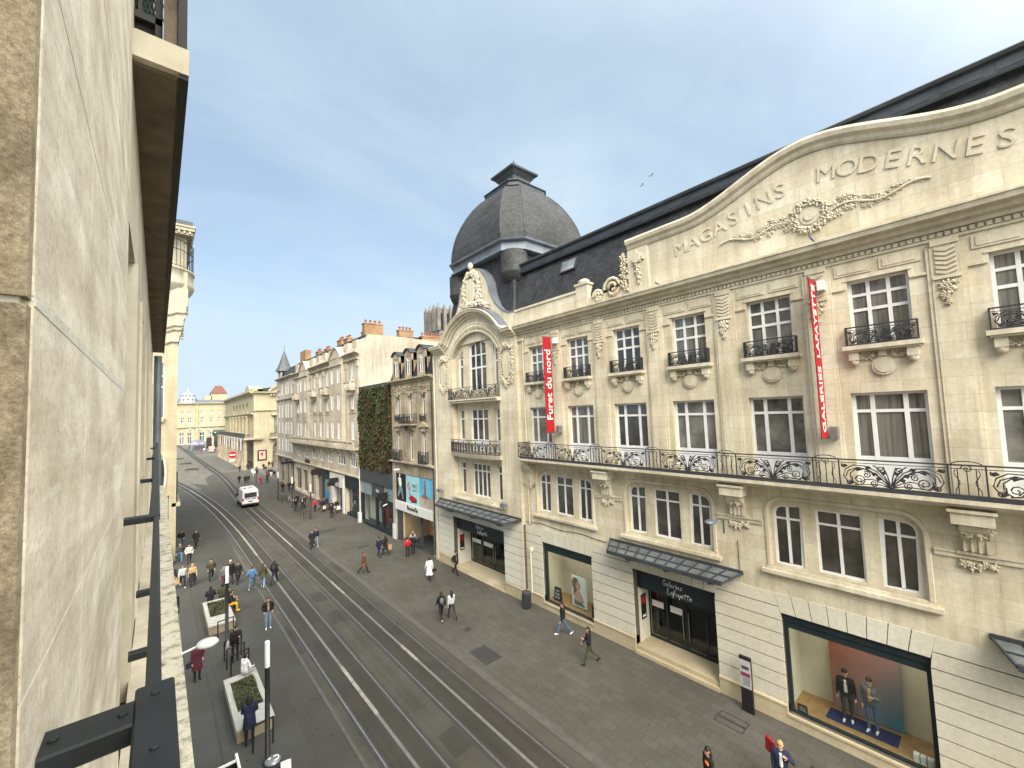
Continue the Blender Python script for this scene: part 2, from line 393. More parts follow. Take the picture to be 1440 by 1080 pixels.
def concrete(name, col, sc=60):
    m, t, b = _mk(name)
    c = _ramp(t, _noise(t, sc, 3, rough=.8), .30, [x * .72 for x in col], .70, [x * 1.28 for x in col])
    c = _mul(t, c, _ramp(t, _noise(t, .5, 6), .32, (.74, .73, .70), .66, (1.05, 1.05, 1.05)))
    mpn = t.nodes.new('ShaderNodeMapping'); mpn.inputs['Scale'].default_value = (3.5, .10, 1); g = t.nodes.new('ShaderNodeNewGeometry'); t.links.new(g.outputs['Position'], mpn.inputs[0])
    c = _mul(t, c, _ramp(t, _noise(t, 1.0, 4, mpn.outputs[0]), .35, (.80, .79, .76), .6, (1.03, 1.03, 1.03)))
    t.links.new(c, b.inputs['Base Color']); b.inputs['Roughness'].default_value = .85; b.inputs['Specular IOR Level'].default_value = .3
    return m
M['lane'] = concrete('tram_lane_concrete', (.072, .069, .058))
M['trackbed'] = concrete('track_bed', (.050, .047, .039))
M['plaza'] = concrete('far_plaza', (.135, .13, .115), 20)
M['railsteel'] = plain('polished_rail', (.33, .325, .31), .36, .25, 5, .85)
M['strip'] = plain('power_strip', (.15, .155, .155), .5, .2, 4)
M['strip_bright'] = plain('power_strip_worn', (.25, .24, .21), .6, .45, 3)
M['cast'] = plain('cast_iron_cover', (.040, .040, .040), .7, .3, 8)
M['kerb'] = plain('kerb_granite', (.085, .083, .075), .8, .2, 3)
sheet('ground', [(-900, -400), (900, -400), (900, 1500), (-900, 1500)], -.006, 'plaza')
def curveA(y): # centre line of the left track: straight, then bending into the side street
    return 6.86 if y < 48 else 6.86 - 0.00105 * (y - 48) ** 2 * (1 if y < 110 else 1)
def curveB(y): return 9.79 if y < 62 else 9.79 + 1.05 * (1 - math.cos(min(1, (y - 62) / 55) * math.pi)) / 2 - (max(0, y - 117) * .013)
ys = [-15, 0, 15, 30, 45, 50, 55, 60, 65, 70, 75, 80, 85, 90, 95, 100, 105, 110, 118, 126, 135]
sheet('left_pavement', [(-.4, -15), (5.57, -15), (5.57, 48)] + [(curveA(y) - 1.30, y) for y in ys if y > 48 and y < 106] + [(-2, 106), (-.4, 18)], .004, 'left_paving')
sheet('right_pavement', [(11.45, -15), (17.95, -15), (17.95, 20), (18.3, 30), (18.3, 120), (11.45, 120)], .004, 'pavers')
sheet('road', [(5.57, -15), (11.45, -15), (11.45, 92)] + [(11.45 + (y - 92) * .03, y) for y in (100, 118)] + [(9.3, 118)] + [(7.9, 112), (7.5, 100)] + [(curveA(y) + 1.6, y) for y in (105, 100, 95)] + [(curveA(y) - 1.30, y) for y in ys[::-1] if 48 < y < 106] + [(5.57, 48)], .008, 'lane')
def ribbon(fn, off0, off1, y0, y1, z0, z1, name, mat, step=4):
    mb = MB(); n = max(1, int((y1 - y0) / step)); yy = [y0 + (y1 - y0) * i / n for i in range(n + 1)]
    for y, q in zip(yy, yy[1:]):
        a, b, c, d = fn(y) + off0, fn(y) + off1, fn(q) + off0, fn(q) + off1
        mb.hexa([(a, y, z0), (b, y, z0), (d, q, z0), (c, q, z0), (a, y, z1), (b, y, z1), (d, q, z1), (c, q, z1)])
    return tag(mb.build(name, mat), kind='structure')
for fn, ye in ((curveA, 118), (curveB, 330)):
    ribbon(fn, -.72, .72, -15, ye, .0, .014, 'track_bed', 'trackbed')
    for s in (-1, 1):
        ribbon(fn, s * .775 - .035, s * .775 + .035, -15, ye, .0, .020, 'tram_rail', 'railsteel')
        ribbon(fn, s * .775 - .12, s * .775 + .12, -15, ye, .0, .0165, 'rail_seal', 'cast')
    ribbon(fn, -.06, .06, -15, ye, .0, .022, 'power_strip', 'strip')
for fn, y0, y1 in ((curveA, 17.2, 21.5), (curveA, 44, 95), (curveB, 19.4, 21.2), (curveB, 30, 33), (curveB, 44, 58), (curveB, 70, 76)):
    ribbon(fn, -.075, .075, y0, y1, .0, .026, 'power_strip_section', 'strip_bright')
ribbon(lambda y: 11.45, -.16, .16, -15, 118, 0, .013, 'kerb_strip', 'kerb')
ribbon(lambda y: 5.57, -.06, .06, -15, 48, 0, .013, 'kerb_strip', 'kerb')
ribbon(lambda y: 1.9, -.03, .03, 14, 70, 0, .012, 'drain_slot', 'cast')
def cover(name, x0, x1, y0, y1, label, rot=0, z=.018, cat='drain cover', rim=None):
    mb = MB(); mb.box(x0, x1, y0, y1, 0, z)
    n = 5
    for i in range(n): mb.box(x0 + (x1 - x0) * (i + .15) / n, x0 + (x1 - x0) * (i + .85) / n, y0 + .04, y1 - .04, z, z + .004)
    return tag(mb.build(name, 'cast'), label, cat)
cover('tree_pit_grate', 12.0, 12.95, 16.75, 18.2, 'large dark square grate sunk in the right hand pavers', cat='grate')
cover('drain_cover', 13.0, 13.4, 19.9, 20.3, 'small dark square drain cover in the pavers near two girls')
cover('drain_cover', 8.0, 8.7, 29.9, 31.5, 'dark rectangular cover between the two tram tracks')
cover('drain_cover', 14.1, 15.0, 38.9, 39.4, 'narrow dark drain cover in the pavers near the couple')
for k, (x, y) in enumerate(((4.46, 32.3), (4.4, 40.6))):
    mb = MB(); mb.lathe((x, y, 0), [(.42, 0), (.42, .016), (.36, .018)], 20); tag(mb.build('manhole_cover', 'cast'), ['round dark manhole cover beside the nearer of the seated people in yellow trousers', 'round dark manhole cover beyond the man walking alone on the left pavement'][k], 'manhole cover')
mb = MB()
for x0, x1 in ((16.2, 16.55), (16.57, 16.92)): 
    for a0, a1, b0, b1 in ((x0, x1, 6.95, 7.0), (x0, x1, 7.95, 8.0), (x0, x0 + .05, 7.0, 7.95), (x1 - .05, x1, 7.0, 7.95)): mb.box(a0, a1, b0, b1, 0, .016)
tag(mb.build('access_hatch', 'cast'), 'pair of paved access hatches with dark frames near the information post', 'access hatch')

for k, y in enumerate((9.2, 16.4, 23.5, 31.0, 38.6, 46.0, 54.0)):
    for x0, x1 in ((5.6, 5.96), (7.76, 8.90), (10.68, 11.28)):
        mb = MB(); mb.box(x0, x1, y - .015, y + .015, 0, .0115); tag(mb.build('lane_joint', 'cast'), kind='structure')
M['patch'] = concrete('asphalt_repair', (.052, .050, .045), 90)
for x0, x1, y0, y1 in ((8.0, 8.85, 13.2, 14.6), (7.9, 8.8, 26.0, 27.9), (3.9, 5.2, 44.0, 46.2), (10.75, 11.25, 34.0, 37.0), (5.62, 5.95, 24.0, 28.0), (12.2, 14.8, 47.0, 47.9)):
    sheet('road_patch', [(x0, y0), (x1, y0 + .08), (x1 - .05, y1), (x0 + .06, y1 - .1)], .0105, 'patch')
# ================================================================ department store
FX = F((17.95, 0, 0), (0, 1, 0), (-1, 0, 0))
FP = F((17.70, 0, 0), (0, 1, 0), (-1, 0, 0))
store = thing('department_store', (17.95, 10.0, 0), 'cream limestone department store with a domed slate corner pavilion and raised letters on its gable', 'department store')
YC = [18.50 - 3.22 * i for i in range(9)]
GC = [16.90 - 6.44 * i for i in range(4)]
Y_END = -10.0
def scroll_lines(f, a0, a1, b0, b1, w, mb, r=.017, fan=True):
    """wrought iron scrollwork of one railing bay"""
    c = (a0 + a1) / 2; hw = (a1 - a0) / 2; h = b1 - b0
    P = lambda pts: [f.p(c + x * hw, b0 + y * h, w) for x, y in pts]
    for sx in (1, -1):
        S = lambda pts: [(sx * x, y) for x, y in pts]
        k = h / hw
        def sp(cx, cy, rr, t0, tn): return S([(cx + (x - cx) * k, y) for x, y in spiral(cx, cy, rr, t0, tn, 14)])
        mb.tube(P(S([(0, .02), (.10, .35), (.25, .68), (.48, .90), (.72, .92), (.90, .72), (.95, .42), (.86, .15)])), r, 4)
        mb.tube(P(S([(0, .02), (.14, .30), (.30, .58), (.50, .76), (.68, .74), (.80, .55), (.80, .32)])), r, 4)
        mb.tube(P(S([(0, .02), (.18, .22), (.36, .34), (.52, .30), (.60, .14)])), r, 4)
        mb.tube(P(S([(0, .02), (.05, .5), (.12, .9)])), r, 4); mb.tube(P(S([(0, .02), (.20, .45), (.40, .72), (.62, .83), (.84, .66), (.90, .40)])), r, 4); mb.tube(P(S([(0, .02), (.22, .12), (.48, .10), (.72, .06)])), r, 4); mb.tube(P(S([(0, .02), (.09, .42), (.20, .78), (.32, .95)])), r, 4); mb.tube(P(sp(.46, .52, .15, 1.0, 1.5)), r, 4); mb.tube(P(sp(.93, .88, .09, 1.0, -1.3)), r, 4)
        mb.tube(P(sp(.62, .30, .27, .4, -1.8)), r, 4); mb.tube(P(sp(.33, .16, .14, 2.6, 1.6)), r, 4)
        mb.tube(P(sp(.17, .80, .15, 3.4, 1.5)), r, 4); mb.tube(P(sp(.84, .16, .14, 2, 1.5)), r, 4)
        for x, y in ((.30, .55), (.42, .82), (.62, .72), (.22, .36), (.90, .86), (.12, .62), (.80, .12)):
            q = [(x - .07, y), (x - .01, y + .10), (x + .07, y + .04), (x + .03, y - .08)]
            mb.fprism(f, [(c + sx * p * hw, b0 + t * h) for p, t in q], w - .012, w + .012)
    mb.sph(f.p(c, b0 + .05 * h, w), .05, 6, 4)
def railing(f, bays, b0, b1, w, parent, name='railing', narrow=(), ends=()):
    mb = MB()
    lo = min(x[0] for x in bays); hi = max(x[1] for x in bays)
    for (p, q) in narrow: lo = min(lo, p); hi = max(hi, q)
    mb.fbox(f, lo, hi, b1 - .04, b1, w - .03, w + .03); mb.fbox(f, lo, hi, b0, b0 + .05, w - .03, w + .03); mb.fbox(f, lo, hi, b1 - .13, b1 - .11, w - .01, w + .01)
    for p, q in bays:
        scroll_lines(f, p + .04, q - .04, b0 + .05, b1 - .13, w, mb)
        for x in (p, q): mb.fbox(f, x - .018, x + .018, b0, b1, w - .02, w + .02)
    for p, q in narrow:
        for k in range(3): 
            x = p + (q - p) * (k + 1) / 4; mb.fbox(f, x - .012, x + .012, b0, b1 - .12, w - .012, w + .012)
        mb.tube([f.p(a, b, w) for a, b in [((p + q) / 2 + (q - p) * .42 * math.cos(t), b1 - .02 + .11 * math.sin(t)) for t in np.linspace(0, math.pi, 10)]], .014, 4)
        mb.tube([f.p(a, b, w) for a, b in spiral((p + q) / 2, b1 - .12, .12, 0, 1.5)], .012, 4)
        for sg in (-1, 1): mb.tube([f.p((p + q) / 2 + sg * (.20 + .05 * math.sin(t * 9)), b0 + (b1 - b0 - .15) * t, w) for t in np.linspace(0, 1, 14)], .011, 4)
    for x in ends: # returns to the wall
        mb.fbox(f, x - .02, x + .02, b1 - .04, b1, .0, w); mb.fbox(f, x - .02, x + .02, b0, b0 + .05, .0, w)
        for k in range(5): mb.fbox(f, x - .01, x + .01, b0, b1, w * k / 5, w * k / 5 + .02)
    return mb.build(name, 'iron', parent)
def garland(mb, f, pts, w, r=.07, n=14, seed=1):
    """carved fruit and leaf swag along a path of (a, b)"""
    rnd = random.Random(seed); L = len(pts)
    for i in range(n):
        t = i / (n - 1) * (L - 1); k = min(int(t), L - 2); u = t - k
        a = pts[k][0] * (1 - u) + pts[k + 1][0] * u; b = pts[k][1] * (1 - u) + pts[k + 1][1] * u
        rr = r * rnd.uniform(.6, 1.15); a += rnd.uniform(-.4, .4) * r; b += rnd.uniform(-.4, .4) * r
        if i % 3 == 1: mb.sph(f.p(a, b, w), (rr * .7, rr * .75, rr * .75), 7, 5)
        else: leaves(mb, f, a, b, w, rr * 1.35, 5, rnd)

# --- upper wall with its openings
holes = []
for y in YC:
    holes.append([(y - .77, 13.70), (y + .77, 13.70), (y + .77, 15.95), (y - .77, 15.95)])
    holes.append([(y - .93, 9.05), (y + .93, 9.05), (y + .93, 12.13), (y - .93, 12.13)])
def mezz_outline(g, e=0): 
    a0, a1, b0, b1, r = g - 2.12 + e, g + 2.12 - e, 5.72 + e, 8.22 - e, .55
    return [(a0, b0), (a1, b0)] + arc(a1 - r, b1 - r, r, 0, math.pi / 2, 6) + arc(a0 + r, b1 - r, r, math.pi / 2, math.pi, 6)
for g in GC: holes.append(mezz_outline(g))
mb = MB(); mb.fwall(FX, [(Y_END, 4.70), (20.3, 4.70), (20.3, 16.9), (Y_END, 16.9)], holes, .30)
for g in GC:  # set back panel of each window group
    hs = []
    for d0, d1 in ((-2.02, -1.08), (-.66, .66), (1.08, 2.02)): hs.append([(g + d0, 5.80), (g + d1, 5.80), (g + d1, 8.02), (g + d0, 8.02)])
    hs[0][3:] = [(g - 2.02, 7.70), (g - 1.95, 7.88), (g - 1.80, 8.00)][::-1]; hs[2][2:3] = [(g + 2.02, 7.70), (g + 1.95, 7.88), (g + 1.80, 8.00)]
    mb.fwall(FX, mezz_outline(g), hs, .16, edges=False, w=-.13)
mb.build('upper_wall', 'stone', store)
mb = MB()
for g in GC:
    o = mezz_outline(g)
    mb.fsweep(FX, o[1:] + o[:1], [(0, -.16), (.05, -.14), (.05, -.04), (0, -.01)])
    mb.fbox(FX, g - 2.45, g + 2.45, 5.47, 5.60, 0, .20); mb.fbox(FX, g - 2.40, g + 2.40, 5.40, 5.47, 0, .12)
    mb.fbox(FX, g - 2.30, g + 2.30, 5.60, 5.70, -.1, .06)
    for d in (2.35,):
        mb.fbox(FX, g + d, g + d + 1.74, 7.20, 7.34, 0, .07); mb.fbox(FX, g + d, g + d + 1.74, 7.342, 7.385, 0, .11)
mb.build('mezzanine_trim', 'stone_plain', store)
for g in GC:
    for d0, d1 in ((-2.02, -1.08), (-.66, .66), (1.08, 2.02)):
        top = None
        if d0 < -1: top = [(g + d1, 8.02), (g - 1.80, 8.0), (g - 1.95, 7.88), (g - 2.02, 7.70)]
        if d0 > 1: top = [(g + 2.02, 7.70), (g + 1.95, 7.88), (g + 1.80, 8.0), (g + d0, 8.02)]
        window(FX, store, g + d0, g + d1, 5.80, 8.02, 2, ((.77, .07),), w=-.27, top=top, pane='glass_grey', fr=.07, mul=.09)
for i, y in enumerate(YC):
    window(FX, store, y - .77, y + .77, 13.70, 15.95, 3, ((.775, .09), .55), w=-.26, fr=.085, mul=.10)
    window(FX, store, y - .93, y + .93, 9.06, 12.13, (.28, .72), ((.80, .10),), w=-.26, fr=.09, mul=.12, panel=.95)
# --- pilasters, panels, cornice
mb = MB()
PY = [20.0 - .05] + [16.89 - 3.22 * i for i in range(8)]
for k, y in enumerate(PY):
    if k: mb.fbox(FX, y - .42, y + .42, 9.05, 16.45, 0, .07); mb.fbox(FX, y - .33, y + .33, 9.05, 16.45, .07, .10)
    mb.fbox(FX, y - .30, y + .30, 16.45, 16.62, 0, .14)
for y in YC:
    for s in (-1, 1):
        a0, a1 = sorted((y + s * .10, y + s * 1.08)); mb.fbox(FX, a0, a1, 16.14, 16.52, 0, .035); mb.fbox(FX, a0 + .09, a1 - .09, 16.21, 16.46, .035, .055)
        a0, a1 = sorted((y + s * .80, y + s * 1.19)); mb.fbox(FX, a0, a1, 15.66, 15.74, 0, .06)
    mb.fbox(FX, y - .86, y + .86, 15.95, 16.00, 0, .03)
mb.build('pilasters', 'stone', store)
mb = MB()
CORN = [(-.05, 0), (.10, 0), (.13, .12), (.28, .17), (.32, .30), (.52, .34), (.56, .48), (.60, .50), (.60, .57), (-.05, .62)]
mb.fsweep(FX, [(Y_END, 16.88), (20.35, 16.88)], CORN)
y = 20.0
while y > Y_END: mb.fbox(FX, y - .055, y + .055, 16.72, 16.84, 0, .07); y -= .165
mb.fbox(FX, Y_END, 20.2, 16.62, 16.70, 0, .05)
mb.build('cornice', 'stone_plain', store)
# carved drops on the pilasters
mb = MB()
y = PY[1]
for j in range(6): mb.fprism(FX, [(y - .22, 15.62 + j * .14), (y, 15.54 + j * .14), (y + .22, 15.62 + j * .14), (y + .22, 15.70 + j * .14), (y, 15.62 + j * .14), (y - .22, 15.70 + j * .14)], .10, .15)
mb.fbox(FX, y - .30, y + .30, 15.42, 15.52, .07, .17)
garland(mb, FX, [(y - .18, 15.30), (y + .16, 15.22), (y - .10, 15.08), (y + .08, 14.95), (y, 14.72)], .14, .09, 16, 3)
drop = mb.build('pilaster_carving', 'stone_plain', store, True)
for y2 in PY[2:]:
    c = drop.copy(); COL.objects.link(c); c.location.y += y2 - y
# balconettes of the upper windows
y = YC[0]
mb = MB(); mb.fbox(FX, y - .98, y + .98, 13.56, 13.70, -.05, .34); mb.fbox(FX, y - .92, y + .92, 13.50, 13.56, 0, .28)
for s in (-1, 1):
    mb.fbox(FX, y + s * .72 - .13, y + s * .72 + .13, 13.22, 13.50, 0, .22); mb.sph(FX.p(y + s * .72, 13.18, .10), (.12, .13, .16), 8, 5)
garland(mb, FX, [(y - .62, 13.40), (y - .42, 13.25), (y - .25, 13.34)], .05, .075, 9, 5); garland(mb, FX, [(y + .62, 13.40), (y + .42, 13.25), (y + .25, 13.34)], .05, .075, 9, 6)
mb.fbox(FX, y - .10, y + .10, 13.30, 13.50, 0, .13)
mb.fprism(FX, arc(y, 12.98, .30, 0, 2 * math.pi, 18)[:-1], 0, .09); mb.fprism(FX, arc(y, 12.98, .22, 0, 2 * math.pi, 18)[:-1], .09, .12)
bal = mb.build('balconette', 'stone_plain', store)
mb = MB()
r1 = railing(FX, [(y - .88, y + .88)], 13.71, 14.34, .22, bal, 'balconette_railing', ends=(y - .88, y + .88))
for y2 in YC[1:]:
    c = bal.copy(); COL.objects.link(c); c.location.y += y2 - y
    d = r1.copy(); COL.objects.link(d); d.parent = c
# long balcony
mb = MB(); mb.fsweep(FX, [(Y_END, 8.72), (19.62, 8.72)], [(0, 0), (.55, 0), (.62, .06), (.80, .10), (.88, .18), (.88, .30), (0, .30)])
balc = mb.build('balcony', 'stone_plain', store)
mb = MB(); mb.fbox(FX, Y_END, 19.60, 9.022, 9.10, .76, .86); mb.fbox(FX, Y_END, 19.60, 9.022, 9.05, .10, .76); mb.build('balcony_gutter', 'zinc_dark', balc)
rb = railing(FX, [(YC[0] - 1.25, YC[0] + 1.25)], 9.10, 10.0, .81, balc, 'railing', narrow=[(YC[0] - 1.25 - .72, YC[0] - 1.25)])
for y2 in YC[1:]:
    c = rb.copy(); COL.objects.link(c); c.location.y += y2 - YC[0]
mb = MB(); x0 = YC[0] + 1.06
for k in range(9): mb.fbox(FX, 19.58 - .012, 19.58 + .012, 9.05, 10.0, k * .1, k * .1 + .02)
mb.fbox(FX, 19.55, 19.60, 9.96, 10.0, 0, .84); mb.build('railing_return', 'iron', balc)
mb = MB()
y = 13.67
mb.fbox(FX, y - .42, y + .42, 8.30, 8.72, 0, .72); mb.fbox(FX, y - .48, y + .48, 8.64, 8.72, 0, .78)
mb.fprism(F((17.95, 0, 0), (-1, 0, 0), (0, 1, 0)), [(0, 8.30), (.55, 8.30), (.50, 8.10), (.34, 7.95), (.20, 7.80), (.16, 7.45), (0, 7.42)], y - .28, y + .28)
for j in range(4): mb.fbox(FX, y - .26 + j * .15, y - .20 + j * .15, 7.45, 7.85, .16, .22)
garland(mb, FX, [(y - .36, 8.14), (y - .15, 7.98), (y + .15, 7.98), (y + .36, 8.14)], .40, .10, 10, 8)
mb.fbox(FX, y - .40, y + .40, 7.34, 7.42, 0, .14); garland(mb, FX, [(y - .30, 7.12), (y, 7.02), (y + .30, 7.12)], .07, .12, 10, 9)
cb = mb.build('balcony_corbel', 'stone_plain', balc, True)
for y2 in (7.23, .79, -5.65):
    c = cb.copy(); COL.objects.link(c); c.location.y += y2 - y
mb = MB(); mb.fprism(F((17.95, 0, 0), (-1, 0, 0), (0, 1, 0)), [(0, 8.72), (.55, 8.72), (.45, 8.35), (.2, 8.0), (.14, 7.3), (0, 7.2)], 19.25, 19.6)
garland(mb, FX, [(19.4, 8.2), (19.42, 7.2)], .2, .1, 10, 10); mb.build('balcony_corbel', 'stone_plain', balc, True)

# --- rusticated ground floor
OPEN = [(15.0, 18.80, .42, 3.95), (8.45, 12.45, .0, 4.0), (2.0, 5.98, .42, 4.02), (-4.5, -.5, 0, 4.0), (-9.0, -6.0, .42, 4.0)]
mb = MB().mat(0)
mb.fwall(FX, [(Y_END, 0), (20.3, 0), (20.3, 4.72), (Y_END, 4.72)], [[(a, b if b else -.0), (c, b), (c, d), (a, d)] for a, c, b, d in [(o[0], o[1], max(o[2], .002), o[3]) for o in OPEN]], .45, w=-.035)
mb.mat(1)
ed = sorted([20.3] + [v for o in OPEN for v in (o[1], o[0])] + [Y_END], reverse=True)
for k in range(0, len(ed), 2):
    hi, lo = ed[k], ed[k + 1]
    e0 = .14 if hi < 20 else 0; e1 = .14 if lo > Y_END else 0
    for j in range(8):
        b0 = .76 + j * .496; b1 = b0 + .456
        if j == 7: b1 = 4.71
        sl = lambda b: .012 + .17 * max(0, (b - 4.0) / .71) if b > 4.0 else 0
        mb.fprism(FX, [(lo + bool(e1) * sl(b0), b0), (hi - bool(e0) * sl(b0), b0), (hi - bool(e0) * sl(b1), b1), (lo + bool(e1) * sl(b1), b1)], -.04, .015)
for a, c, b, d in OPEN:  # flat arch stones
    n = 8; q0, q1 = a - .02, c + .02
    for i in range(n):
        t0, t1 = i / n, (i + 1) / n; sp = .17
        x0, x1 = q0 + (q1 - q0) * t0 + .012, q0 + (q1 - q0) * t1 - .012
        f0, f1 = (t0 - .5) * 2 * sp, (t1 - .5) * 2 * sp
        mb.fprism(FX, [(x0, d), (x1, d), (x1 + f1, 4.71), (x0 + f0, 4.71)], -.04, .02)
mb.build('ground_floor_wall', ['groove', 'stone_white'], store)
for k in range(0, len(ed), 2):
    hi, lo = ed[k], ed[k + 1]; mb = MB()
    mb.fbox(FX, lo, hi, 0, .62, -.30, .06); mb.fprism(F((17.95, 0, 0), (-1, 0, 0), (0, 1, 0)), [(-.3, .62), (.09, .62), (.09, .69), (.02, .745), (-.3, .745)], lo, hi)
    mb.build('plinth', 'plinth', store)
mb = MB()
for a, c, b, d in OPEN:
    if b: mb.fbox(FX, a, c, 0, .34, -.35, .05); mb.fbox(FX, a, c, .34, .415, -.35, .09); mb.build('window_sill', 'plinth', store); mb = MB()
mb = MB()
mb.tube([FX.p(19.75, 16.5, .09), FX.p(19.75, 4.9, .09)], .055, 8); mb.build('downpipe', 'stone_plain', store)
mb = MB(); mb.tube([FX.p(19.70, 3.2, .16), FX.p(19.70, .7, .16)], .05, 8); mb.fbox(FX, 19.6, 19.8, 3.2, 3.4, .02, .22); mb.build('downpipe', 'cream', store)
mb = MB(); mb.tube([FX.p(a, 4.98 + .05 * math.sin(a * 2.1), .03) for a in np.linspace(20.2, 13.9, 14)], .014, 4); mb.tube([FX.p(7.35, b, .03) for b in (5.2, 5.7, 6.4)], .012, 4); mb.build('facade_cable', 'black', store)

LAMPC = emit('warm_shop_lamp', (1.0, .88, .70), 9.0); M['shoplamp'] = LAMPC
def shopfront(a0, a1, b0, b1, depth=1.7):
    mb = MB().mat(0); mb.fbox(FX, a0, a1, b1 - .55, b1, -.28, -.16); mb.fbox(FX, a0, a1, b1 - .28, b1, -.16, -.10)
    mb.fbox(FX, a0, a0 + .13, b0, b1 - .55, -.28, -.16); mb.fbox(FX, a1 - .13, a1, b0, b1 - .55, -.28, -.16); mb.fbox(FX, a0 + .13, a1 - .13, b0, b0 + .07, -.28, -.16)
    o = mb.build('shop_window', 'navy', store)
    mb = MB(); mb.fbox(FX, a0 + .13, a1 - .13, b0 + .07, b1 - .55, -.225, -.215); mb.build('pane', 'clear', o)
    mb = MB().mat(0)
    mb.fbox(FX, a0, a1, b0 - .02, b0 + .04, -depth, -.29)
    mb.mat(1); mb.fbox(FX, a0 - .05, a1 + .05, b0, b1 + .05, -depth - .1, -depth); mb.fbox(FX, a0 - .1, a0 + .0, b0, b1, -depth, -.46); mb.fbox(FX, a1, a1 + .1, b0, b1, -depth, -.46)
    mb.mat(2); mb.fbox(FX, a0, a1, b1 - .1, b1 + .02, -depth, -.30)
    mb.build('display_box', ['wood', 'cream', 'unlit_inside'], o)
    mb = MB()
    for k in range(3): mb.lathe(FX.p(a0 + (a1 - a0) * (k + .6) / 3.4, b1 - .16, -depth + .30), [(.10, 0), (.10, .05)], 10)
    mb.fbox(FX, a0 + .3, a1 - .3, b1 - .14, b1 - .11, -.62, -.42)
    mb.build('shop_lighting', 'shoplamp', o)
    return o
sh1 = shopfront(15.0, 18.80, .42, 3.95)
sh2 = shopfront(2.0, 5.98, .42, 4.02)
sh3 = shopfront(-9.0, -6.0, .42, 4.0)

def script_strokes(mb, f, word, a, b, size, w, r, adv=-1):
    """handwritten letters as thin strokes; a falls along the reading direction"""
    G = {'G': [[(.55, .85), (.3, 1.0), (.08, .7), (.05, .3), (.3, .02), (.55, .2), (.56, .42), (.3, .42)]], 'a': [[(.4, .42), (.18, .48), (.05, .22), (.2, 0), (.38, .2), (.42, .45), (.44, .02)]], 'l': [[(.1, .3), (.28, .95), (.12, .9), (.12, .1), (.28, 0)]], 'e': [[(.06, .22), (.34, .3), (.26, .5), (.06, .3), (.14, 0), (.38, .08)]], 'r': [[(.06, 0), (.12, .48), (.14, .3), (.36, .48)]], 'i': [[(.1, .48), (.1, 0)], [(.12, .7), (.14, .76)]], 's': [[(.34, .48), (.1, .4), (.32, .14), (.05, 0)]], 'L': [[(.2, 1.0), (.1, .1), (.1, 0), (.55, .05)]], 'f': [[(.4, .9), (.22, .95), (.18, .4), (.1, -.3)], [(.02, .45), (.42, .5)]], 'y': [[(.05, .48), (.15, .1), (.36, .3)], [(.42, .48), (.2, -.3)]], 't': [[(.22, .85), (.16, .05), (.3, 0)], [(0, .6), (.46, .66)]]}
    for ch in word:
        for st in G[ch]: mb.tube([f.p(a + adv * (x + .12 * y) * size, b + y * size, w) for x, y in st], r, 4)
        a += adv * (.62 if ch in 'GL' else .3 if ch in 'li' else .47) * size
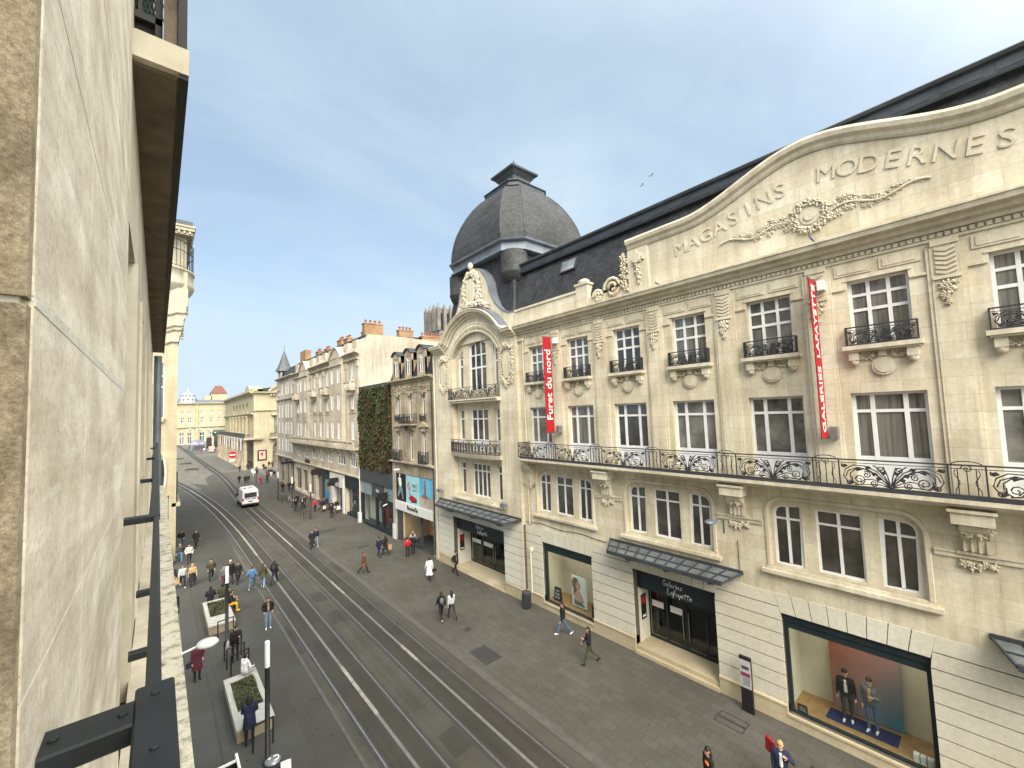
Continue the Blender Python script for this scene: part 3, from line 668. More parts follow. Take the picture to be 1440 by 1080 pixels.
def entrance(f, a0, a1, b1, wf, wd, step, parent, poster=True):
    """recessed glazed entrance: fascia, side walls, glass doors, dark hall"""
    root = MB().mat(0)
    root.fbox(f, a0, a1, b1 - 1.0, b1, wf - .08, wf)
    fas = root.build('door_fascia', 'navy', parent)
    mb = MB(); script_strokes(mb, f, 'Galeries', (a0 + a1) / 2 + .62, b1 - .53, .28, wf + .012, .019); script_strokes(mb, f, 'Lafayette', (a0 + a1) / 2 + .42, b1 - .87, .28, wf + .012, .019); mb.build('fascia_lettering', 'paper', fas)
    mb = MB().mat(0)
    mb.fbox(f, a1 - .02, a1 + .35, 0, b1, wd - .2, -.36); mb.fbox(f, a0 - .35, a0 + .02, 0, b1, wd - .2, -.36)
    mb.mat(1); mb.fbox(f, a0, a1, 0, step, wd - .3, -.02); mb.fbox(f, a0, a1, 0, step * .45, -.02, .12)
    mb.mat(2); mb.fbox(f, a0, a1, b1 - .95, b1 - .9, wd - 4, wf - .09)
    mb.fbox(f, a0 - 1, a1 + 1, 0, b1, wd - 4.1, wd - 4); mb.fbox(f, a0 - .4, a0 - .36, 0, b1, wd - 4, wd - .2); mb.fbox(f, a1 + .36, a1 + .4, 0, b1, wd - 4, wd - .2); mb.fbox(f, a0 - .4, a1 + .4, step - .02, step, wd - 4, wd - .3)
    mb.build('entrance_porch', ['stone_white', 'plinth', 'unlit_inside'], parent)
    n = 4
    for i in range(n):
        x0 = a0 + .04 + (a1 - a0 - .08) * i / n; x1 = x0 + (a1 - a0 - .08) / n
        mb = MB(); mb.fbox(f, x0, x0 + .05, step, b1 - .95, wd - .03, wd + .03); mb.fbox(f, x1 - .05, x1, step, b1 - .95, wd - .03, wd + .03); mb.fbox(f, x0 + .05, x1 - .05, step, step + .12, wd - .03, wd + .03); mb.fbox(f, x0 + .05, x1 - .05, b1 - 1.05, b1 - .95, wd - .03, wd + .03)
        d = mb.build('door', 'navy', parent)
        mb = MB(); mb.fbox(f, x0 + .05, x1 - .05, step + .12, b1 - 1.05, wd - .006, wd + .006); mb.build('pane', 'clear', d)
        if i in (1, 2):
            xx = x1 - .14 if i == 1 else x0 + .14
            mb = MB(); mb.tube([f.p(xx, step + .5, wd + .03), f.p(xx, step + .55, wd + .08), f.p(xx, step + 1.75, wd + .08), f.p(xx, step + 1.8, wd + .03)], .022, 6); mb.build('handle', 'lead', d)
        if i >= 2:
            mb = MB(); mb.fbox(f, x0 + .18, x1 - .18, step + 1.55, step + 1.85, wd + .008, wd + .014); mb.build('notice', 'paper', d)
    if poster:
        mb = MB().mat(0); mb.box(f.p(a1, 0, 0).x + .55, f.p(a1, 0, 0).x + .95, a1 - .05, a1 - .02, step + 1.0, step + 2.2); mb.mat(1); mb.box(f.p(a1, 0, 0).x + .6, f.p(a1, 0, 0).x + .9, a1 - .054, a1 - .05, step + 1.75, step + 2.1)
        mb.mat(2); mb.box(f.p(a1, 0, 0).x + .62, f.p(a1, 0, 0).x + .88, a1 - .054, a1 - .05, step + 1.1, step + 1.2)
        mb.build('wall_poster', ['black', 'red', 'paper'], parent)
entrance(FX, 8.45, 12.45, 4.0, -.36, -1.25, .34, store)
entrance(FX, -4.5, -.5, 4.0, -.36, -1.25, .34, store)

def canopy(f, c, hw_in, hw_out, z_in, z_out, proj, parent):
    """iron and glass marquise: ribs, glazing, gutter rim, brackets"""
    mb = MB(); n = 11
    pi = [f.p(c + hw_in * (2 * i / n - 1), z_in, .02) for i in range(n + 1)]; po = [f.p(c + hw_out * (2 * i / n - 1), z_out, proj) for i in range(n + 1)]
    for p, q in zip(pi, po): mb.bar(p, q, .05, .07)
    for a, b in ((pi[0], pi[-1]), (po[0], po[-1])): mb.bar(a, b, .12, .16)
    mb.bar((pi[0] + po[0]) / 2, (pi[-1] + po[-1]) / 2, .05)
    for s in (-.72, 0, .72):
        p = f.p(c + hw_out * s, z_in - .75, .02); q = f.p(c + hw_out * s, z_out - .08, proj * .8); mb.tube([p, p + (q - p) * .5 - Z * .12, q], .035, 5); mb.tube([f.p(c + hw_out * s, b, w) for w, b in spiral(.28, z_out - .28, .17, 0, 1.6)], .022, 4)
        mb.fbox(f, c + hw_out * s - .05, c + hw_out * s + .05, z_in - .8, z_in - .1, 0, .06)
    o = mb.build('canopy', 'zinc_dark', parent)
    mb = MB(); v = [p - Z * .012 for p in (pi[0], pi[-1], po[-1], po[0])]; mb.poly(v); mb.build('canopy_glazing', 'canopyglass', o)
M['canopyglass'] = plain('dusty_canopy_glass', (.11, .12, .125), .3, .35, 1.5, spec=.5)
canopy(FX, 10.45, 3.22, 2.75, 5.14, 4.86, .95, store)
canopy(FX, -2.50, 3.22, 2.75, 5.14, 4.86, .95, store)

# --- gable with the raised letters
def gtop(d):
    d = abs(d)
    if d > 4.6: return 20.10
    t = (4.6 - d) / 4.6; return 20.10 + 1.16 * (3 * t * t - 2 * t ** 3)
top = [(4.0 + d, gtop(d)) for d in np.linspace(7.55, -7.55, 60)]
FG = F((17.80, 0, 0), (0, 1, 0), (-1, 0, 0))
mb = MB(); mb.fprism(FG, [(-3.55, 17.46), (11.55, 17.46)] + [(a, b - .12) for a, b in top], -.55, 0)
mb.build('gable_wall', 'stone', store)
mb = MB(); mb.fsweep(FG, top[::-1], [(-.60, -.10), (.04, -.42), (.10, -.34), (.12, -.22), (.24, -.14), (.28, .0), (.24, .10), (-.60, .10)])
for s in (-1, 1):
    e = 4.0 + s * 7.0
    mb.fbox(FG, e - .55, e + .55, 17.46, 19.66, 0, .10)
    garland(mb, FG, [(e, 19.4), (e - .2, 19.1), (e + .2, 19.0), (e, 18.6), (e, 18.0)], .13, .14, 22, 21 + s)
    mb.fprism(FG, arc(e, 19.15, .24, 0, 2 * math.pi, 12)[:-1], .1, .24)
    # scroll buttress beside the gable and the low parapet pedestals
    for k in range(8): leaves(mb, FG, 4.0 + s * (7.72 + .16 * (k % 2)), 17.9 + k * .22, .05, .26, 5, random.Random(k))
    for cx, rr in ((8.55, .55), (9.5, .33)):
        mb.tube([FG.p(4.0 + s * a, b, .02) for a, b in spiral(cx, 17.46 + rr + .1, rr, 0, 1.8, 20, .2)], .10, 6)
    mb.fbox(FG, min(4 + s * 7.5, 4 + s * 10.2), max(4 + s * 7.5, 4 + s * 10.2), 17.46, 17.95, -.5, 0)
    mb.fbox(FG, 4 + s * 10.6 - .4, 4 + s * 10.6 + .4, 17.46, 18.75, -.5, .06); mb.fbox(FG, 4 + s * 10.6 - .46, 4 + s * 10.6 + .46, 18.75, 18.87, -.5, .12); mb.sph(FG.p(4 + s * 10.6, 18.95, -.2), (.3, .38, .2), 10, 5)
mb.fbox(FG, 14.9, 20.3, 17.46, 18.42, -.5, 0); mb.fbox(FG, 14.9, 20.3, 18.42, 18.55, -.55, .07)
mb.build('gable_coping', 'stone_plain', store)
mb = MB(); c = 4.0
for r, w_, t in ((.42, .03, 0), (.30, .06, 0), (.16, .10, 0)): mb.fprism(FG, arc(c, 18.55, r, 0, 2 * math.pi, 20)[:-1], 0, w_)
rnd = random.Random(4)
for k in range(12): leaves(mb, FG, c + .50 * math.cos(k * .5236), 18.55 + .50 * math.sin(k * .5236), .03, .20, 5, rnd)
for s in (-1, 1):
    for k in range(46):
        t = k / 45; a = c + s * (.6 + 2.3 * t); b = 18.55 + .10 * math.sin(t * 9) - .02
        sp_ = .26 * (1 - t) + .05; rr = .13 * (1 - .6 * t)
        leaves(mb, FG, a, b + rnd.uniform(-sp_, sp_), .01, rr * 1.1, 5, rnd)
        if k % 4 == 0: mb.sph(FG.p(a, b + rnd.uniform(-sp_, sp_), .01), (.05, rr * .6, rr * .6), 7, 5)
    mb.tube([FG.p(c + s * (.6 + 2.5 * t), 18.5 + .12 * math.sin(t * 9), .03) for t in np.linspace(0, 1, 20)], .04, 5)
mb.build('gable_rosette', 'stone_plain', store, True)
def letters(word, y0, y1, base, hgt):
    n = len(word)
    for i, ch in enumerate(word):
        y = y0 + (y1 - y0) * i / (n - 1); d = abs(y - 4.0)
        t = max(0, (5.2 - d) / 5.2); b = 18.62 + .98 * (3 * t * t - 2 * t ** 3)
        h2 = .01; t2 = max(0, (5.2 - abs(y - h2 - 4.0)) / 5.2); b2 = 18.62 + .98 * (3 * t2 * t2 - 2 * t2 ** 3)
        sl = max(-.28, min(.28, (b2 - b) / h2)); u = Vector((0, -1, sl * .9)); sh = Vector((0, -.12 - sl * .0, 1))
        v = Vector((0, sl * .9, 1)).normalized()
        text_obj('raised_letter', ch, 'stone_plain', u, v, FG.p(y, b + hgt / 2 + .06, -.01), height=hgt, ext=.045, parent=store)
letters('MAGASINS', 8.85, 4.85, 18.6, .56)
letters('MODERNES', 3.42, -.62, 18.6, .56)

# --- roof and dome
mb = MB().mat(0)
mb.poly([(18.05, 22.0, 16.8), (18.05, Y_END, 16.8), (18.05, Y_END, 18.2), (18.05, 22.0, 18.2)])
mb.poly([(18.05, 22.0, 18.2), (18.05, Y_END, 18.2), (19.2, Y_END, 21.4), (19.2, 22.0, 21.4)])
mb.mat(1)
FR = F((19.05, 0, 0), (0, 1, 0), (-1, 0, 0))
mb.fsweep(FR, [(Y_END, 21.38), (21.6, 21.38)], [(-.3, 0), (.10, 0), (.13, .08), (.04, .12), (.04, .50), (.16, .54), (.20, .64), (.14, .70), (-.3, .72)])
for k in range(27): mb.fbox(FR, Y_END + .3 + k * 1.17, Y_END + 1.2 + k * 1.17, 21.56, 21.82, .04, .055)
mb.poly([(19.3, 22, 22.08), (19.3, Y_END, 22.08), (27, Y_END, 22.9), (27, 22, 22.9)])
mb.poly([(18.05, Y_END, 0), (27, Y_END, 0), (27, Y_END, 22.9), (19.2, Y_END, 22.0), (18.05, Y_END, 18.2)])
mb.build('mansard_roof', ['slate', 'zinc_dark'], store)
mb = MB(); nrm = Vector((-3.2, 0, 1.15)).normalized()
def rf(y, z, o=0): 
    return Vector((18.05 + (z - 18.2) * 1.15 / 3.2, y, z)) + nrm * o
mb.hexa([rf(15.75, 20.2), rf(17.0, 20.2), rf(17.0, 20.2, .14), rf(15.75, 20.2, .14), rf(15.75, 20.98), rf(17.0, 20.98), rf(17.0, 20.98, .14), rf(15.75, 20.98, .14)])
sk = mb.build('skylight', 'zinc_dark', store)
mb = MB(); mb.poly([rf(15.85, 20.28, .145), rf(16.9, 20.28, .145), rf(16.9, 20.9, .145), rf(15.85, 20.9, .145)]); mb.build('pane', 'glass_pale', sk)

DC = Vector((22.6, 25.15, 0))
def ring(s, c, z): return [(DC.x + x, DC.y + y, z) for x, y in ((-s, -s + c), (-s, s - c), (-s + c, s), (s - c, s), (s, s - c), (s, -s + c), (s - c, -s), (-s + c, -s))]
def rings(mb, prof):
    vs = []; 
    for s, c, z in prof: vs += ring(s, c, z)
    fs = [(i * 8 + k, i * 8 + (k + 1) % 8, (i + 1) * 8 + (k + 1) % 8, (i + 1) * 8 + k) for i in range(len(prof) - 1) for k in range(8)]
    fs += [tuple(range(8)), tuple(range((len(prof) - 1) * 8, len(prof) * 8))]
    return mb.add(vs, fs)
dome = MB()
rings(dome, [(4.42 * q, 1.25 * (.78 + .22 * q) * (.45 + .55 * q), z) for q, z in ((1, 24.05), (1.0, 24.5), (.985, 25.1), (.955, 25.8), (.91, 26.5), (.845, 27.2), (.765, 27.9), (.665, 28.6), (.56, 29.15), (.40, 29.75))])
dm = dome.build('dome', 'slate_dome', store)
mb = MB(); prof = [(1, 24.05), (1.0, 24.5), (.985, 25.1), (.955, 25.8), (.91, 26.5), (.845, 27.2), (.765, 27.9), (.665, 28.6), (.56, 29.15), (.40, 29.75)]
for k in range(8): mb.tube([ring(4.42 * q + .01, 1.25 * (.78 + .22 * q) * (.45 + .55 * q), z)[k] for q, z in prof], .035, 5)
mb.build('dome_ridge', 'zinc_dark', dm)
mb = MB(); rings(mb, [(4.25, 1.15, 23.15), (4.45, 1.2, 23.2), (4.45, 1.2, 23.32), (4.3, 1.2, 23.36), (4.3, 1.2, 23.86), (4.55, 1.25, 23.92), (4.6, 1.25, 24.05), (4.3, 1.2, 24.10)]); mb.build('dome_band', 'zinc', dm)
mb = MB(); rings(mb, [(1.72, .5, 29.5), (2.0, .55, 29.55), (2.0, .55, 29.8), (2.1, .55, 29.9), (2.05, .5, 29.98), (1.0, .3, 30.12), (.92, .1, 30.5), (.98, .08, 31.0), (1.25, .06, 31.35), (1.42, .05, 31.45), (1.45, .05, 31.58), (.7, .05, 32.0), (.1, .02, 32.5)])
mb.lathe((DC.x, DC.y, 32.3), [(.05, 0), (.05, .35), (.12, .45), (.05, .55), (.02, .8)], 8); mb.build('dome_lantern', 'zinc_dark', dm)
mb = MB(); rings(mb, [(4.62, .2, 18.0), (4.45, .15, 18.8), (4.12, .1, 19.8), (3.95, .08, 21.0), (3.90, .06, 22.0), (3.9, .06, 23.2)]); mb.build('dome_drum', 'slate', dm)
for sx, sy in ((-1, -1), (-1, 1)):
    mb = MB(); mb.lathe((DC.x + sx * 3.38, DC.y + sy * 3.38, 0), [(.05, 20.7), (.55, 20.85), (.85, 21.15), (1.0, 21.6), (1.02, 21.7), (.98, 21.75), (.98, 23.2)], 20)
    mb.build('dome_bowl_bracket', 'slate_dome', dm, True)

# --- corner pavilion
PC = 25.1
ARCH = seg_arch = seg_arc(22.15, 28.05, 16.25, 1.62, 24)
mb = MB()
outer = [(20.25, 4.72), (30.5, 4.72), (30.5, 17.1)] + seg_arc(21.55, 28.65, 17.1, 2.0, 24)[::-1] + [(20.25, 17.1)]
hole = [(22.15, 5.72), (28.05, 5.72)] + ARCH[::-1]
mb.fwall(FP, outer, [hole], .40)
mb.build('pavilion_wall', 'stone', store)
hs = []
UPC = seg_arc(24.0, 26.15, 16.98, .36, 12); RS = [(23.15, 13.6), (23.15, 16.78), (22.85, 16.55), (22.52, 16.2), (22.52, 13.6)]
hs.append([(24.0, 13.6), (26.15, 13.6)] + UPC[::-1]); hs.append(RS[::-1]); hs.append([(50.15 - a, b) for a, b in RS])
for b0, b1 in ((9.05, 12.2), (5.80, 8.20)):
    for a0, a1 in ((22.52, 23.15), (24.0, 26.15), (27.05, 27.7)): hs.append([(a0, b0), (a1, b0), (a1, b1), (a0, b1)])
mb = MB(); mb.fwall(FP, hole, hs, .25, edges=False, w=-.38); mb.build('pavilion_recess_wall', 'stone', store)
window(FP, store, 24.0, 26.15, 13.6, 16.98, 3, ((.50, .13), .78), w=-.55, fr=.10, mul=.10, top=UPC[::-1])
for mir in (0, 1):
    t = RS[1:4]; t = t if not mir else [(50.15 - a, b) for a, b in t][::-1]
    a0, a1 = (22.52, 23.15) if not mir else (27.0, 27.63)
    window(FP, store, a0, a1, 13.6, 16.78, 1, ((.62, .13), .8), w=-.55, fr=.10, top=t, panel=.3)
for b0, b1 in ((9.05, 12.2), (5.80, 8.20)):
    for a0, a1, n in ((22.52, 23.15, 1), (24.0, 26.15, 4 if b0 < 6 else 3), (27.05, 27.7, 1)):
        window(FP, store, a0, a1, b0, b1, n, ((.77, .09),), w=-.55, fr=.08, mul=.10, panel=.9 if b0 > 6 else 0, pane='glass' if b0 > 6 else 'glass_grey')
mb = MB()
big = seg_arc(21.6, 28.6, 17.15, 1.98, 28)
mb.fsweep(FP, [(20.2, 16.88), (21.2, 16.88)], CORN); mb.fsweep(FP, [(29.0, 16.88), (30.75, 16.88)], CORN)
mb.fsweep(FP, [(21.05, 16.88)] + [(a, b - .15) for a, b in big[1:-1]] + [(29.15, 16.88)], CORN)
mb.fsweep(FP, ARCH, [(0, .02), (.06, .04), (.06, .14), (0, .2)])
mb.fsweep(FP, ARCH, [(0, .66), (.05, .68), (.05, .74), (0, .78)])
for k, (a, b) in enumerate(seg_arc(21.85, 28.35, 16.45, 1.86, 44)):
    mb.sph(FP.p(a, b, .03), (.10, .085, .16), 6, 4); mb.sph(FP.p(a + .05, b + .22, .02), (.09, .06, .12), 6, 4); mb.sph(FP.p(a - .04, b - .16, .02), (.08, .05, .07), 5, 3)
for c in (21.2, 29.25):   # carved cartouches of the pilasters
    mb.fprism(FP, [(c + .42 * math.cos(t), 15.0 + .85 * math.sin(t)) for t in np.linspace(0, 2 * math.pi, 20)[:-1]], 0, .09)
    garland(mb, FP, [(c - .55, 16.2), (c, 16.45), (c + .55, 16.2)], .10, .18, 16, 31); garland(mb, FP, [(c - .60, 16.1), (c - .62, 15.0), (c - .5, 13.9)], .07, .12, 16, 32); garland(mb, FP, [(c + .60, 16.1), (c + .62, 15.0), (c + .5, 13.9)], .07, .12, 16, 33)
    garland(mb, FP, [(c - .3, 14.1), (c, 13.7), (c + .3, 14.1)], .09, .14, 12, 34)
mb.build('pavilion_trim', 'stone_plain', store); mb = MB(); mb.fbox(FP, 21.9, 28.3, 5.47, 5.60, -.1, .18); mb.fbox(FP, 22.0, 28.2, 5.60, 5.71, -.3, .05)
mb.build('pavilion_sill', 'stone_plain', store)
# curved gable over the arch with its cartouche
half = [(20.25, 18.55), (21.1, 18.6), (21.7, 18.85), (22.3, 19.3), (22.8, 19.9), (23.15, 20.6), (23.35, 21.3), (23.7, 21.9), (24.3, 22.5), (25.1, 22.75)]
crest = half + [(50.2 - a, b) for a, b in half[:-1]][::-1]
mb = MB(); mb.fprism(FP, crest[::-1] + [(20.25, 17.2), (29.95, 17.2)], -1.5, -.25); mb.build('pavilion_gable', 'stone_plain', store)
mb = MB(); mb.fsweep(FP, crest, [(-1.6, 0), (-.2, 0), (-.2, .07), (-1.6, .09)]); 
mb.fsweep(FP, seg_arc(21.4, 28.8, 17.5, 1.98, 24), [(-.3, .15), (.45, .15), (.45, .19), (-.3, .22)]); mb.build('gable_flashing', 'zinc', store)
mb = MB(); rnd = random.Random(11)
mb.fprism(FP, [(PC + .62 * math.cos(t), 21.0 + .95 * math.sin(t)) for t in np.linspace(0, 2 * math.pi, 20)[:-1]], -.3, .05)
mb.sph(FP.p(PC, 22.9, -.05), (.2, .24, .3), 8, 5)
for s in (-1, 1):
    garland(mb, FP, [(PC, 22.4), (PC + s * .7, 22.0), (PC + s * .95, 21.0), (PC + s * .8, 20.2), (PC + s * 1.5, 19.75), (PC + s * 1.9, 19.5)], .0, .22, 34, 40 + s); garland(mb, FP, [(PC, 20.0), (PC + s * .6, 19.9)], .05, .2, 6, 44 + s)
    mb.tube([FP.p(PC + s * a, b, .02) for a, b in spiral(.9, 20.2, .45, 0, 1.6, 18)], .09, 6); mb.tube([FP.p(PC + s * a, b, .02) for a, b in spiral(.72, 21.9, .34, 2, 1.6, 18)], .08, 6)
mb.build('gable_cartouche', 'stone_plain', store, True)
mb = MB(); mb.fbox(FP, 22.0, 28.2, 12.72, 12.88, -.4, .30); mb.fbox(FP, 22.05, 28.15, 12.88, 12.98, -.4, .40); pb = mb.build('pavilion_balcony', 'stone_plain', store)
railing(FP, [(22.1, 23.9), (23.9, 26.3), (26.3, 28.1)], 12.99, 13.85, .34, pb, ends=(22.1, 28.1))
def bow(a): return .25 + .42 * max(0, math.cos((a - PC) / 3.05 * math.pi / 2)) ** .6
fpts = [(a, bow(a)) for a in np.linspace(22.05, 28.15, 25)]
mb = MB()
for (a, w1), (c, w2) in zip(fpts, fpts[1:]):
    mb.hexa([FP.p(a, 8.70, -.4), FP.p(c, 8.70, -.4), FP.p(c, 8.70, w2 - .12), FP.p(a, 8.70, w1 - .12), FP.p(a, 8.98, -.4), FP.p(c, 8.98, -.4), FP.p(c, 8.98, w2), FP.p(a, 8.98, w1)])
pb = mb.build('pavilion_balcony', 'stone_plain', store)
mb = MB()
for hz, rr in ((9.97, .03), (9.04, .035), (9.86, .012)): mb.tube([FP.p(a, hz, w_ - .06) for a, w_ in fpts], rr, 6)
for i in range(0, 25, 3): a, w_ = fpts[i]; mb.fbox(FP, a - .015, a + .015, 9.0, 9.97, w_ - .08, w_ - .05)
for i in range(0, 24, 3):
    (a, w_), (c, w2) = fpts[i], fpts[i + 3]; f2 = F(FP.p(a, 0, w_ - .06), (FP.p(c, 0, w2) - FP.p(a, 0, w_)).normalized(), FP.n)
    scroll_lines(f2, .03, (FP.p(c, 0, w2) - FP.p(a, 0, w_)).length - .03, 9.05, 9.86, 0, mb, .012)
mb.build('railing', 'iron', pb)
# pavilion ground floor
OP = [(22.2, 28.5, .002, 3.95)]
mb = MB().mat(0); mb.fwall(FP, [(20.25, 0), (31.2, 0), (31.2, 4.72), (20.25, 4.72)], [[(22.2, .002), (28.5, .002), (28.5, 3.95), (22.2, 3.95)]], .45, w=-.035)
mb.mat(1)
for lo, hi in ((20.25, 22.2), (28.5, 31.2)):
    for j in range(8):
        b0 = .76 + j * .496; mb.fbox(FP, lo, hi, b0, b0 + .456 if j < 7 else 4.71, -.04, .015)
for i in range(12):
    x0 = 22.2 + 6.3 * i / 12 + .012; x1 = 22.2 + 6.3 * (i + 1) / 12 - .012; f0 = (i / 12 - .5) * .2; f1 = ((i + 1) / 12 - .5) * .2
    mb.fprism(FP, [(x0, 3.95), (x1, 3.95), (x1 + f1, 4.71), (x0 + f0, 4.71)], -.04, .02)
mb.fbox(FP, 30.5, 31.2, 4.72, 16.9, -.6, -.1)
mb.build('pavilion_ground_floor', ['groove', 'stone_white'], store)
for lo, hi in ((20.2, 22.2), (28.5, 31.2)):
    mb = MB(); mb.fbox(FP, lo, hi, 0, .62, -.30, .06); mb.fbox(FP, lo, hi, .62, .72, -.30, .09); mb.build('plinth', 'plinth', store)
entrance(FP, 22.2, 28.5, 3.95, -.36, -1.6, .16, store)
canopy(FP, 25.35, 5.0, 4.2, 5.05, 4.80, .95, store)
mb = MB(); mb.tube([FP.p(30.75, b, .06) for b in (16.6, 5.0)], .07, 8); mb.tube([FP.p(30.75, b, .10) for b in (4.7, .2)], .08, 8); mb.fbox(FP, 30.6, 30.9, 4.7, 4.95, -.05, .2); mb.build('downpipe', 'stone_plain', store)
mb = MB(); mb.poly([(17.75, 20.28, 16.9), (17.95, 20.28, 16.9), (17.95, 20.28, 0), (17.7, 20.28, 0), (17.7, 20.28, 16.9)][0:1] + [(18.0, 20.27, 17.3), (18.0, 20.27, 0), (17.68, 20.27, 0), (17.68, 20.27, 17.3)][0:4]); mb.build('pavilion_return', 'stone', store)
# plain rear mass so that the block reads as solid from the side
mb = MB(); mb.box(18.6, 27, Y_END + .05, 20.2, 4.8, 18.1); mb.box(18.7, 27, 20.2, 30.4, 4.8, 18.3); mb.build('rear_block', 'stone', store)
# ================================================================ the other buildings
M['old_stone'] = masonry('weathered_house_stone', (.42, .36, .27), .9, .45, var=.08, mort=.8, msize=.006, stain=.55, streak=.72, sc2=.6)
M['grey_stone'] = masonry('grey_beige_stone', (.52, .475, .40), 1.0, .5, var=.06, mort=.85, msize=.006, stain=.72, streak=.88, sc2=.4)
M['ash_stone'] = masonry('ash_grey_stone', (.42, .39, .34), 1.0, .5, var=.06, mort=.85, msize=.006, stain=.70, streak=.85)
M['yellow_stone'] = masonry('yellow_limestone', (.385, .35, .25), 1.2, .6, var=.05, mort=.85, msize=.006, stain=.85, streak=.88)
M['render'] = masonry('stained_party_wall_render', (.47, .445, .38), 30, 30, var=.02, mort=1, msize=.0, stain=.62, streak=.80, bump=0, sc2=.20)
M['brick'] = masonry('orange_chimney_brick', (.34, .215, .125), .22, .08, var=.2, mort=.9, msize=.012, stain=.6)
M['terracotta'] = plain('terracotta_pot', (.24, .095, .06), .8, .25, 4)
M['red_tile'] = plain('red_roof_tile', (.13, .055, .042), .8, .25, 2)
M['dark_grey'] = plain('anthracite_panel', (.045, .050, .058), .5, .15)
M['blue_glass'] = plain('blue_grey_panel', (.16, .22, .24), .35, .2)
M['sky_poster'] = plain('pale_blue_poster', (.28, .52, .58), .6, .1)
M['blue_poster'] = plain('blue_poster', (.10, .34, .52), .6, .25, .8)
M['brown'] = plain('brown_print', (.20, .12, .075), .7, .3)
M['skin_print'] = plain('rosy_print', (.52, .28, .22), .6, .3, 4)
M['warm_interior'] = plain('warm_shop_wall', (.55, .36, .22), .8, .15)
M['fascia_white'] = plain('off_white_panel', (.58, .58, .56), .55, .06)
M['blue'] = plain('bright_blue_panel', (.03, .20, .42), .5, .2)
def cornice(mb, f, a0, a1, b, h=.4, d=.35): mb.fsweep(f, [(a0, b), (a1, b)], [(-.02, 0), (d * .2, 0), (d * .3, h * .35), (d * .8, h * .5), (d, h * .65), (d, h), (-.02, h)])
def pots(parent, f, a0, a1, b0, b1, d=.7, n=4, w=0):
    mb = MB(); mb.fbox(f, a0, a1, b0, b1, w - d, w); mb.fbox(f, a0 - .06, a1 + .06, b1, b1 + .12, w - d - .06, w + .06)
    o = mb.build('chimney', 'brick', parent)
    for k in range(n):
        mb = MB(); mb.lathe(f.p(a0 + (a1 - a0) * (k + .5) / n, b1 + .12, w - d / 2), [(.14, 0), (.12, .32), (.17, .36), (.17, .45), (.11, .46)], 8); mb.build('chimney_pot', 'terracotta', o)
def wallholes(f, outer, wins, depth, mat, parent, name='wall', extra=()):
    hs = [[(a0, b0), (a1, b0), (a1, b1), (a0, b1)] if not rise else [(a0, b0), (a1, b0)] + _arch(a0, a1, b1, rise) for a0, a1, b0, b1, rise in wins] + list(extra)
    mb = MB(); mb.fwall(f, outer, hs, depth); return mb.build(name, mat, parent)
def _arch(a0, a1, b1, rise, n=8):
    h = (a1 - a0) / 2; r = (h * h + rise * rise) / (2 * rise); t = math.asin(min(1, h / r)); cy = b1 - r
    return [((a0 + a1) / 2 - r * math.sin(-t + 2 * t * i / n), cy + r * math.cos(-t + 2 * t * i / n)) for i in range(n + 1)]

# ---- narrow weathered house
f = F((17.80, 0, 0), (0, 1, 0), (-1, 0, 0))
nh = thing('narrow_house', (17.8, 35.4, 0), 'narrow weathered stone house with three rounded slate dormers above a poster clad shop', 'house')
w2 = [(33.0, 1.0), (35.5, 1.0), (38.1, 1.0)]
wins = [(y - .45, y + .45, 7.75, 10.35, 0) for y, _ in w2] + [(y - .45, y + .45, 11.45, 13.85, 0) for y, _ in w2]
wallholes(f, [(31.3, 6.4), (39.55, 6.4), (39.55, 15.0), (31.3, 15.0)], wins, .28, 'old_stone', nh)
for a0, a1, b0, b1, _ in wins: window(f, nh, a0, a1, b0, b1, 2, ((.78, .07),), w=-.24, fr=.09, mul=.10)
mb = MB(); cornice(mb, f, 31.2, 39.6, 14.98, .38, .45); cornice(mb, f, 31.3, 39.55, 7.30, .34, .40); mb.fbox(f, 31.3, 39.55, 14.05, 14.12, 0, .08)
for y, _ in w2:
    mb.fbox(f, y - .62, y - .47, 7.7, 10.4, 0, .06); mb.fbox(f, y + .47, y + .62, 7.7, 10.4, 0, .06); mb.fbox(f, y - .62, y - .47, 11.4, 13.9, 0, .06); mb.fbox(f, y + .47, y + .62, 11.4, 13.9, 0, .06)
    mb.fbox(f, y - .68, y + .68, 13.9, 14.04, 0, .12); mb.fbox(f, y - .14, y + .14, 13.75, 14.1, 0, .16)
for y in (33.0, 38.1):
    mb.fbox(f, y - .85, y + .85, 10.85, 10.95, 0, .22); mb.fprism(f, [(y - .85, 10.95), (y + .85, 10.95), (y, 11.34)], 0, .2); garland(mb, f, [(y - .5, 10.65), (y, 10.55), (y + .5, 10.65)], .06, .17, 12, 60)
mb.fbox(f, 34.3, 36.9, 11.02, 11.16, 0, .7); mb.fprism(F((17.8, 0, 0), (-1, 0, 0), (0, 1, 0)), [(0, 11.02), (.6, 11.02), (.1, 10.5), (0, 10.5)], 34.7, 34.95); mb.fprism(F((17.8, 0, 0), (-1, 0, 0), (0, 1, 0)), [(0, 11.02), (.6, 11.02), (.1, 10.5), (0, 10.5)], 36.2, 36.45)
for y in np.arange(32.0, 39.3, .55): garland(mb, f, [(y - .2, 14.4), (y, 14.75), (y + .2, 14.4)], .05, .13, 6, int(y * 7))
mb.build('carved_trim', 'old_stone', nh)
railing(f, [(34.35, 35.6), (35.6, 36.85)], 11.17, 12.05, .64, nh, 'balcony_railing', ends=(34.35, 36.85))
for y in (33.0, 38.1):
    railing(f, [(y - .55, y + .55)], 11.47, 12.0, .12, nh, 'balcony_railing'); railing(f, [(y - .7, y + .7)], 7.66, 8.7, .30, nh, 'balcony_railing', ends=(y - .7, y + .7))
